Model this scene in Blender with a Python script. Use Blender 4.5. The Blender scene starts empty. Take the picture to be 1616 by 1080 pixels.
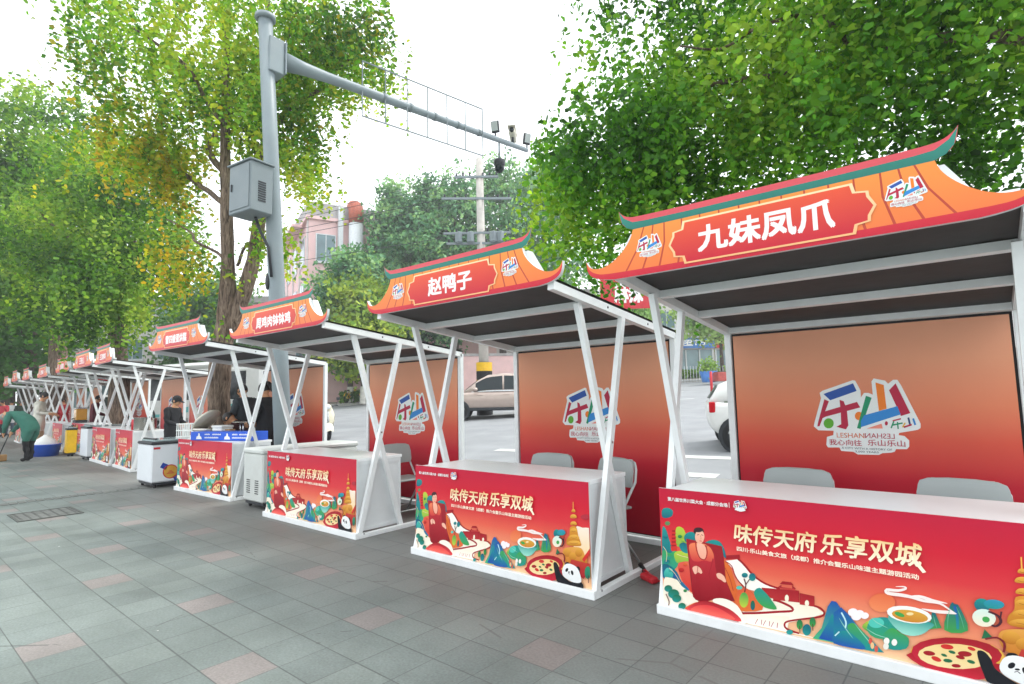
import bpy, math, random
import numpy as np
from mathutils import Vector, Matrix
from mathutils.geometry import tessellate_polygon

scene = bpy.context.scene
R = math.radians
# ---------------------------------------------------------------- camera
def set_camera():
    c, s = math.cos(-.7015), math.sin(-.7015)
    pitch, roll = 0.09507, -0.02025
    ex = Vector((c, -s, 0)); ey = Vector((s, c, 0)); ez = Vector((0, 0, 1))
    fwd = ey*math.cos(pitch) + ez*math.sin(pitch)
    up0 = -ey*math.sin(pitch) + ez*math.cos(pitch)
    right = ex*math.cos(roll) + up0*math.sin(roll)
    up = up0*math.cos(roll) - ex*math.sin(roll)
    cd = bpy.data.cameras.new('camera')
    cd.sensor_width = 36; cd.lens = 36*879.82/1616
    cd.clip_start = .05; cd.clip_end = 2000
    co = bpy.data.objects.new('camera', cd)
    m = Matrix((right, up, -fwd)).transposed().to_4x4()
    m.translation = Vector((1.776, -3.560, 1.457))
    co.matrix_world = m
    scene.collection.objects.link(co)
    scene.camera = co
set_camera()

# ---------------------------------------------------------------- sky, sun, exposure
SUN_EL, SUN_AZ = R(58), R(35)          # azimuth measured from +Y (the street side) towards +X
w = bpy.data.worlds.new('World'); scene.world = w; w.use_nodes = True
nt = w.node_tree; nt.nodes.clear()
out = nt.nodes.new('ShaderNodeOutputWorld'); bg = nt.nodes.new('ShaderNodeBackground')
sky = nt.nodes.new('ShaderNodeTexSky'); sky.sky_type = 'NISHITA'; sky.sun_disc = False
sky.sun_elevation = SUN_EL; sky.sun_rotation = SUN_AZ; sky.dust_density = 4.0; sky.air_density = 1.2; sky.ozone_density = 1.0
# thin bright overcast: cloud layer over the Nishita sky
tc = nt.nodes.new('ShaderNodeTexCoord'); nz = nt.nodes.new('ShaderNodeTexNoise')
nz.inputs['Scale'].default_value = 2.2; nz.inputs['Detail'].default_value = 5
rp = nt.nodes.new('ShaderNodeValToRGB')
rp.color_ramp.elements[0].position = .3; rp.color_ramp.elements[0].color = (.84, .84, .84, 1)
rp.color_ramp.elements[1].position = .7; rp.color_ramp.elements[1].color = (1, 1, 1, 1)
mx = nt.nodes.new('ShaderNodeMixRGB'); mx.inputs['Color2'].default_value = (11.4, 11.8, 12.2, 1)
nt.links.new(tc.outputs['Generated'], nz.inputs['Vector']); nt.links.new(nz.outputs['Fac'], rp.inputs['Fac'])
nt.links.new(rp.outputs['Color'], mx.inputs['Fac']); nt.links.new(sky.outputs['Color'], mx.inputs['Color1'])
nt.links.new(mx.outputs['Color'], bg.inputs['Color']); nt.links.new(bg.outputs['Background'], out.inputs['Surface'])
bg.inputs['Strength'].default_value = 0.12

sd = bpy.data.lights.new('sun', 'SUN'); sd.energy = 1.5; sd.angle = R(12); sd.color = (1, .96, .9)
so = bpy.data.objects.new('sun', sd); scene.collection.objects.link(so)
dirv = Vector((math.sin(SUN_AZ)*math.cos(SUN_EL), math.cos(SUN_AZ)*math.cos(SUN_EL), math.sin(SUN_EL)))
so.rotation_euler = dirv.to_track_quat('Z', 'Y').to_euler(); so.location = (0, 0, 30)
vs = scene.view_settings
scene.display_settings.display_device = 'sRGB'
vs.view_transform = 'Standard'; vs.look = 'None'; vs.exposure = 0.7; vs.gamma = 1; vs.use_curve_mapping = False
scene.cycles.max_bounces = 6; scene.cycles.transparent_max_bounces = 6
scene.cycles.diffuse_bounces = 4; scene.cycles.glossy_bounces = 2; scene.cycles.transmission_bounces = 4
scene.cycles.use_denoising = True

# ---------------------------------------------------------------- helpers
rnd = random.Random(7)
def hexc(h):
    f = lambda v: v/12.92 if v <= .04045 else ((v+.055)/1.055)**2.4
    return tuple(f(int(h[i:i+2], 16)/255) for i in (0, 2, 4))

def mat(name, col, rough=.6, metal=0, var=.12, scale=8., bump=0., bscale=60., dirt=0., dirtcol=(.12, .11, .1), spec=.4):
    if isinstance(col, str): col = hexc(col)
    m = bpy.data.materials.new(name); m.use_nodes = True
    t = m.node_tree; b = t.nodes['Principled BSDF']
    b.inputs['Roughness'].default_value = rough; b.inputs['Metallic'].default_value = metal
    b.inputs['Specular IOR Level'].default_value = spec
    co = t.nodes.new('ShaderNodeTexCoord'); n = t.nodes.new('ShaderNodeTexNoise')
    n.inputs['Scale'].default_value = scale; n.inputs['Detail'].default_value = 6
    t.links.new(co.outputs['Object'], n.inputs['Vector'])
    r = t.nodes.new('ShaderNodeValToRGB')
    r.color_ramp.elements[0].position = .3; r.color_ramp.elements[1].position = .7
    r.color_ramp.elements[0].color = tuple(c*(1-var) for c in col)+(1,)
    r.color_ramp.elements[1].color = tuple(min(1, c*(1+var*.6)) for c in col)+(1,)
    t.links.new(n.outputs['Fac'], r.inputs['Fac'])
    last = r.outputs['Color']
    if dirt > 0:
        n2 = t.nodes.new('ShaderNodeTexNoise'); n2.inputs['Scale'].default_value = 3.1; n2.inputs['Detail'].default_value = 9; n2.inputs['Roughness'].default_value = .7
        t.links.new(co.outputs['Object'], n2.inputs['Vector'])
        r2 = t.nodes.new('ShaderNodeValToRGB'); r2.color_ramp.elements[0].position = .5; r2.color_ramp.elements[1].position = .78
        r2.color_ramp.elements[0].color = (0, 0, 0, 1); r2.color_ramp.elements[1].color = (dirt, dirt, dirt, 1)
        x = t.nodes.new('ShaderNodeMixRGB'); x.inputs['Color2'].default_value = tuple(dirtcol)+(1,)
        t.links.new(n2.outputs['Fac'], r2.inputs['Fac']); t.links.new(r2.outputs['Color'], x.inputs['Fac'])
        t.links.new(last, x.inputs['Color1']); last = x.outputs['Color']
    t.links.new(last, b.inputs['Base Color'])
    if bump > 0:
        n3 = t.nodes.new('ShaderNodeTexNoise'); n3.inputs['Scale'].default_value = bscale; n3.inputs['Detail'].default_value = 5
        t.links.new(co.outputs['Object'], n3.inputs['Vector'])
        bp = t.nodes.new('ShaderNodeBump'); bp.inputs['Strength'].default_value = bump; bp.inputs['Distance'].default_value = .02
        t.links.new(n3.outputs['Fac'], bp.inputs['Height']); t.links.new(bp.outputs['Normal'], b.inputs['Normal'])
    return m

def mat_bark(name, c0, c1, c2):
    m = bpy.data.materials.new(name); m.use_nodes = True
    t = m.node_tree; b = t.nodes['Principled BSDF']; b.inputs['Roughness'].default_value = .9; b.inputs['Specular IOR Level'].default_value = .2
    co = t.nodes.new('ShaderNodeTexCoord'); mp = t.nodes.new('ShaderNodeMapping'); mp.inputs['Scale'].default_value = (1, 1, .16); t.links.new(co.outputs['Object'], mp.inputs['Vector'])
    n = t.nodes.new('ShaderNodeTexNoise'); n.inputs['Scale'].default_value = 26; n.inputs['Detail'].default_value = 7; n.inputs['Roughness'].default_value = .65; n.inputs['Distortion'].default_value = .6
    t.links.new(mp.outputs['Vector'], n.inputs['Vector'])
    r = t.nodes.new('ShaderNodeValToRGB'); e = r.color_ramp.elements; e.new(.5)
    for k, (q, h) in enumerate(((.36, c0), (.5, c1), (.66, c2))): e[k].position = q; e[k].color = hexc(h)+(1,)
    t.links.new(n.outputs['Fac'], r.inputs['Fac'])
    n2 = t.nodes.new('ShaderNodeTexNoise'); n2.inputs['Scale'].default_value = 2.2; n2.inputs['Detail'].default_value = 5; t.links.new(co.outputs['Object'], n2.inputs['Vector'])
    x = t.nodes.new('ShaderNodeMixRGB'); x.blend_type = 'OVERLAY'; x.inputs['Fac'].default_value = .5; t.links.new(r.outputs['Color'], x.inputs['Color1']); t.links.new(n2.outputs['Fac'], x.inputs['Color2'])
    t.links.new(x.outputs['Color'], b.inputs['Base Color'])
    bp = t.nodes.new('ShaderNodeBump'); bp.inputs['Strength'].default_value = 1; bp.inputs['Distance'].default_value = .03
    t.links.new(n.outputs['Fac'], bp.inputs['Height']); t.links.new(bp.outputs['Normal'], b.inputs['Normal'])
    return m

def mat_print():
    m = bpy.data.materials.new('printed_board'); m.use_nodes = True
    t = m.node_tree; b = t.nodes['Principled BSDF']
    a = t.nodes.new('ShaderNodeVertexColor'); a.layer_name = 'col'
    co = t.nodes.new('ShaderNodeTexCoord'); n = t.nodes.new('ShaderNodeTexNoise'); n.inputs['Scale'].default_value = 2.5; n.inputs['Detail'].default_value = 7
    t.links.new(co.outputs['Object'], n.inputs['Vector'])
    hs = t.nodes.new('ShaderNodeHueSaturation'); mr = t.nodes.new('ShaderNodeMapRange')
    mr.inputs['To Min'].default_value = .9; mr.inputs['To Max'].default_value = 1.06
    t.links.new(n.outputs['Fac'], mr.inputs['Value']); t.links.new(mr.outputs['Result'], hs.inputs['Value'])
    t.links.new(a.outputs['Color'], hs.inputs['Color']); t.links.new(hs.outputs['Color'], b.inputs['Base Color'])
    b.inputs['Roughness'].default_value = .42; b.inputs['Specular IOR Level'].default_value = .35
    bp = t.nodes.new('ShaderNodeBump'); bp.inputs['Strength'].default_value = .05
    t.links.new(n.outputs['Fac'], bp.inputs['Height']); t.links.new(bp.outputs['Normal'], b.inputs['Normal'])
    return m

def mat_leaf(name, trans=.42):
    m = bpy.data.materials.new(name); m.use_nodes = True
    t = m.node_tree; b = t.nodes['Principled BSDF']; o = t.nodes['Material Output']
    a = t.nodes.new('ShaderNodeVertexColor'); a.layer_name = 'col'
    b.inputs['Roughness'].default_value = .5; b.inputs['Specular IOR Level'].default_value = .3
    tr = t.nodes.new('ShaderNodeBsdfTranslucent'); mxs = t.nodes.new('ShaderNodeMixShader'); mxs.inputs['Fac'].default_value = trans
    g = t.nodes.new('ShaderNodeMixRGB'); g.blend_type = 'MULTIPLY'; g.inputs['Fac'].default_value = 1; g.inputs['Color2'].default_value = (1.9, 1.75, .7, 1)
    t.links.new(a.outputs['Color'], b.inputs['Base Color']); t.links.new(a.outputs['Color'], g.inputs['Color1'])
    t.links.new(g.outputs['Color'], tr.inputs['Color'])
    t.links.new(b.outputs['BSDF'], mxs.inputs[1]); t.links.new(tr.outputs['BSDF'], mxs.inputs[2]); t.links.new(mxs.outputs['Shader'], o.inputs['Surface'])
    return m

def mat_ramp_z(name, stops, z0, z1, rough=.45):
    """printed board whose print fades from one colour to another over its height"""
    m = bpy.data.materials.new(name); m.use_nodes = True
    t = m.node_tree; b = t.nodes['Principled BSDF']; b.inputs['Roughness'].default_value = rough; b.inputs['Specular IOR Level'].default_value = .3
    co = t.nodes.new('ShaderNodeTexCoord'); sx = t.nodes.new('ShaderNodeSeparateXYZ'); t.links.new(co.outputs['Object'], sx.inputs['Vector'])
    mr = t.nodes.new('ShaderNodeMapRange'); mr.inputs['From Min'].default_value = z0; mr.inputs['From Max'].default_value = z1
    t.links.new(sx.outputs['Z'], mr.inputs['Value'])
    r = t.nodes.new('ShaderNodeValToRGB'); e = r.color_ramp.elements
    while len(e) < len(stops): e.new(.5)
    for k, (p, h) in enumerate(stops): e[k].position = p; e[k].color = hexc(h)+(1,)
    t.links.new(mr.outputs['Result'], r.inputs['Fac'])
    n = t.nodes.new('ShaderNodeTexNoise'); n.inputs['Scale'].default_value = 1.7; n.inputs['Detail'].default_value = 6
    t.links.new(co.outputs['Object'], n.inputs['Vector'])
    x = t.nodes.new('ShaderNodeMixRGB'); x.blend_type = 'MULTIPLY'; x.inputs['Fac'].default_value = .16
    t.links.new(r.outputs['Color'], x.inputs['Color1']); t.links.new(n.outputs['Fac'], x.inputs['Color2'])
    t.links.new(x.outputs['Color'], b.inputs['Base Color'])
    bp = t.nodes.new('ShaderNodeBump'); bp.inputs['Strength'].default_value = .06
    t.links.new(n.outputs['Fac'], bp.inputs['Height']); t.links.new(bp.outputs['Normal'], b.inputs['Normal'])
    return m

def link(o): scene.collection.objects.link(o); return o

class MB:
    """collects shapes and links them as ONE mesh object"""
    def __init__(s): s.v = []; s.f = []; s.m = []; s.mats = []; s.c = []; s.smooth = []
    def mi(s, m):
        if m not in s.mats: s.mats.append(m)
        return s.mats.index(m)
    def add(s, vs_, fs, m, col=None, smooth=False):
        k = len(s.v); i = s.mi(m)
        s.v += [tuple(p) for p in vs_]
        if col is None: col = [(1, 1, 1)]*len(vs_)
        s.c += list(col)
        for f in fs: s.f.append(tuple(q+k for q in f)); s.m.append(i); s.smooth.append(smooth)
    def box(s, lo, hi, m, rot=None, bev=0.):
        c = [(lo[i]+hi[i])/2 for i in range(3)]; h = [abs(hi[i]-lo[i])/2 for i in range(3)]
        if bev > 0:
            b = min(bev, min(h)*.9); P = []; F = []
            for sx in (-1, 1):
                for sy in (-1, 1):
                    for sz in (-1, 1):
                        P += [(sx*h[0], sy*(h[1]-b), sz*(h[2]-b)), (sx*(h[0]-b), sy*h[1], sz*(h[2]-b)), (sx*(h[0]-b), sy*(h[1]-b), sz*h[2])]
            ix = lambda a, b_, c_, k: ((a*2+b_)*2+c_)*3+k
            for a in (0, 1):
                q = [ix(a, 0, 0, 0), ix(a, 1, 0, 0), ix(a, 1, 1, 0), ix(a, 0, 1, 0)]; F.append(q if a else q[::-1])
                q = [ix(0, a, 0, 1), ix(0, a, 1, 1), ix(1, a, 1, 1), ix(1, a, 0, 1)]; F.append(q if a else q[::-1])
                q = [ix(0, 0, a, 2), ix(1, 0, a, 2), ix(1, 1, a, 2), ix(0, 1, a, 2)]; F.append(q if a else q[::-1])
            for a in (0, 1):
                for b_ in (0, 1):
                    F.append([ix(a, b_, 0, 0), ix(a, b_, 0, 1), ix(a, b_, 1, 1), ix(a, b_, 1, 0)])
                    F.append([ix(a, 0, b_, 0), ix(a, 0, b_, 2), ix(a, 1, b_, 2), ix(a, 1, b_, 0)])
                    F.append([ix(0, a, b_, 1), ix(0, a, b_, 2), ix(1, a, b_, 2), ix(1, a, b_, 1)])
                    for c_ in (0, 1): F.append([ix(a, b_, c_, 0), ix(a, b_, c_, 1), ix(a, b_, c_, 2)])
        else:
            P = [(sx*h[0], sy*h[1], sz*h[2]) for sx in (-1, 1) for sy in (-1, 1) for sz in (-1, 1)]
            F = [(0, 1, 3, 2), (4, 6, 7, 5), (0, 4, 5, 1), (2, 3, 7, 6), (0, 2, 6, 4), (1, 5, 7, 3)]
        if rot is not None: P = [rot @ Vector(p) for p in P]
        s.add([(p[0]+c[0], p[1]+c[1], p[2]+c[2]) for p in P], F, m)
    def bar(s, p0, p1, wx, wy, m, side=(1, 0, 0), bev=0.):
        p0 = Vector(p0); p1 = Vector(p1); d = (p1-p0); L = d.length; d.normalize()
        sd_ = Vector(side); sd_ = (sd_-d*sd_.dot(d)).normalized(); n = d.cross(sd_)
        P = []
        ring = [(-1, -1), (1, -1), (1, 1), (-1, 1)]
        for q in (p0, p1):
            for a, b in ring: P.append(q+sd_*a*wx/2+n*b*wy/2)
        s.add(P, [(0, 1, 2, 3), (7, 6, 5, 4), (0, 4, 5, 1), (1, 5, 6, 2), (2, 6, 7, 3), (3, 7, 4, 0)], m)
    def tube(s, pts, rad, m, n=8, cap=True, smooth=True):
        pts = [Vector(p) for p in pts]
        if not hasattr(rad, '__len__'): rad = [rad]*len(pts)
        P = []; F = []
        ref = Vector((0, 0, 1))
        d0 = (pts[1]-pts[0]).normalized()
        if abs(d0.dot(ref)) > .95: ref = Vector((1, 0, 0))
        prev = (ref-d0*ref.dot(d0)).normalized()
        for i, p in enumerate(pts):
            d = (pts[min(i+1, len(pts)-1)]-pts[max(i-1, 0)]).normalized()
            a = (prev-d*prev.dot(d))
            a = a.normalized() if a.length > 1e-6 else d.orthogonal().normalized()
            prev = a; b = d.cross(a)
            for k in range(n):
                t = 2*math.pi*k/n; P.append(p+(a*math.cos(t)+b*math.sin(t))*rad[i])
        for i in range(len(pts)-1):
            for k in range(n):
                F.append((i*n+k, i*n+(k+1) % n, (i+1)*n+(k+1) % n, (i+1)*n+k))
        if cap: F.append(tuple(range(n))[::-1]); F.append(tuple((len(pts)-1)*n+k for k in range(n)))
        s.add(P, F, m, smooth=smooth)
    def lathe(s, prof, m, c=(0, 0, 0), n=20, axis='z', smooth=True):
        P = []; F = []
        for r, z in prof:
            for k in range(n):
                t = 2*math.pi*k/n; x, y = r*math.cos(t), r*math.sin(t)
                q = (x, y, z) if axis == 'z' else ((z, x, y) if axis == 'x' else (x, z, y))
                P.append((q[0]+c[0], q[1]+c[1], q[2]+c[2]))
        for i in range(len(prof)-1):
            for k in range(n): F.append((i*n+k, i*n+(k+1) % n, (i+1)*n+(k+1) % n, (i+1)*n+k))
        s.add(P, F, m, smooth=smooth)
    def ball(s, c, r, m, n=12, rot=None):
        if not hasattr(r, '__len__'): r = (r, r, r)
        P = []; F = []; k = n//2+1
        for i in range(k+1):
            a = math.pi*i/k
            for j in range(n):
                b = 2*math.pi*j/n; q = Vector((r[0]*math.sin(a)*math.cos(b), r[1]*math.sin(a)*math.sin(b), r[2]*math.cos(a)))
                if rot is not None: q = rot @ q
                P.append((q[0]+c[0], q[1]+c[1], q[2]+c[2]))
        for i in range(k):
            for j in range(n): F.append((i*n+j, (i+1)*n+j, (i+1)*n+(j+1) % n, i*n+(j+1) % n))
        s.add(P, F, m, smooth=True)
    def flat(s, pts2, fn, m, c1=(1, 1, 1), c2=None):
        """one printed patch: pts2 = outline in 2D, fn maps (x, y) to 3D; c1 at the top fades to c2 at the bottom"""
        tri = tessellate_polygon([[Vector((p[0], p[1], 0)) for p in pts2]])
        ys = [p[1] for p in pts2]; lo, hi = min(ys), max(ys)
        col = []
        for p in pts2:
            t = (hi-p[1])/(hi-lo+1e-9); cc = c2 or c1
            col.append(tuple(c1[i]*(1-t)+cc[i]*t for i in range(3)))
        s.add([fn(*p) for p in pts2], tri, m, col)
    def prism(s, pts2, y0, y1, m, mside=None):
        """outline in the xz plane pulled from y0 to y1"""
        n = len(pts2); tri = tessellate_polygon([[Vector((p[0], p[1], 0)) for p in pts2]])
        s.add([(p[0], y0, p[1]) for p in pts2], tri, m); s.add([(p[0], y1, p[1]) for p in pts2], tri, mside or m)
        s.add([(p[0], y0, p[1]) for p in pts2]+[(p[0], y1, p[1]) for p in pts2], [(i, (i+1) % n, n+(i+1) % n, n+i) for i in range(n)], mside or m)
    def mesh(s, name):
        me = bpy.data.meshes.new(name); me.from_pydata(s.v, [], s.f)
        for m in s.mats: me.materials.append(m)
        me.polygons.foreach_set('material_index', s.m); me.polygons.foreach_set('use_smooth', s.smooth)
        if any(c != (1, 1, 1) for c in s.c):
            a = me.color_attributes.new('col', 'FLOAT_COLOR', 'POINT')
            a.data.foreach_set('color', np.c_[np.array(s.c, 'f'), np.ones(len(s.c), 'f')].ravel())
        me.update(); return me
    def build(s, name, parent=None, loc=None):
        o = bpy.data.objects.new(name, s.mesh(name)); link(o)
        if parent is not None: o.parent = parent
        if loc is not None: o.location = loc
        return o

def tag(o, label=None, cat=None, group=None, kind=None):
    if label: o['label'] = label
    if cat: o['category'] = cat
    if group: o['group'] = group
    if kind: o['kind'] = kind
    return o
def thing(name, label, cat, loc=(0, 0, 0), rz=0, group=None, scale=None):
    o = bpy.data.objects.new(name, None); link(o); o.empty_display_size = .2
    o.location = loc; o.rotation_euler = (0, 0, rz)
    if scale: o.scale = scale
    return tag(o, label, cat, group)
KIDS = {}
def dup(root, label=None, loc=None, rz=None, scale=None):
    r = root.copy(); link(r)
    if label: r['label'] = label
    if loc is not None: r.location = loc
    if rz is not None: r.rotation_euler = (0, 0, rz)
    if scale is not None: r.scale = scale
    for ch in root.children:
        c = ch.copy(); link(c); c.parent = r
        for g in ch.children:
            d = g.copy(); link(d); d.parent = c
    return r

_tx = {}
def text_geo(body, res=3):
    key = body
    if key not in _tx:
        cu = bpy.data.curves.new('t', 'FONT'); cu.body = body; cu.size = 1; cu.resolution_u = res
        o = bpy.data.objects.new('t', cu); link(o)
        dg = bpy.context.evaluated_depsgraph_get(); me = bpy.data.meshes.new_from_object(o.evaluated_get(dg))
        V = np.array([v.co[:2] for v in me.vertices]); F = [tuple(p.vertices) for p in me.polygons]
        bpy.data.objects.remove(o); bpy.data.curves.remove(cu); bpy.data.meshes.remove(me)
        _tx[key] = (V-V.min(0), F)
    return _tx[key]
def put_text(mb, body, x0, y0, wd, ht, fn, m, c1, c2=None, bold=.02, shear=0., mirror=False, rough=0., slope=0.):
    """lettering fitted into a box; heavier weights are several copies of the letters a stroke apart, each a hair above the last"""
    V, F = text_geo(body); V = V.copy(); s = V.max(0)
    x = V[:, 0]/s[0]; y = V[:, 1]/s[1]
    if mirror: x = 1-x
    if rough:
        q = np.sin(V[:, 0]*37)*np.cos(V[:, 1]*29+V[:, 0]*11)
        x = x+rough*q/s[0]; y = y+rough*np.sin(V[:, 1]*41+V[:, 0]*23)
    c2 = c2 or c1; col = [tuple(c1[i]*t+c2[i]*(1-t) for i in range(3)) for t in y]
    e = bold*ht; steps = [(0, 0)] if bold <= 0 else [(-e, -e), (e, -e), (e, e), (-e, e), (0, 0)]
    for k, (dx, dy) in enumerate(steps):
        X = x0+x*wd+y*ht*shear+dx; Y = y0+y*ht+x*slope+dy
        P = [fn(a, b) for a, b in zip(X, Y)]
        mb.add([(p_[0], p_[1]-k*.00003, p_[2]) for p_ in P], F, m, col)
def catmull(P, n=4, closed=False):
    P = np.array(P, float); N = len(P); o = []
    g = (lambda k: P[k % N]) if closed else (lambda k: P[min(max(k, 0), N-1)])
    for i in range(N if closed else N-1):
        a, b, c, d = g(i-1), g(i), g(i+1), g(i+2)
        for k in range(n):
            t = k/n; o.append(.5*(2*b+(c-a)*t+(2*a-5*b+4*c-d)*t*t+(3*b-a-3*c+d)*t**3))
    if not closed: o.append(P[-1])
    return np.array(o)
def zroad(y): return .066*(y-3.2)
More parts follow.
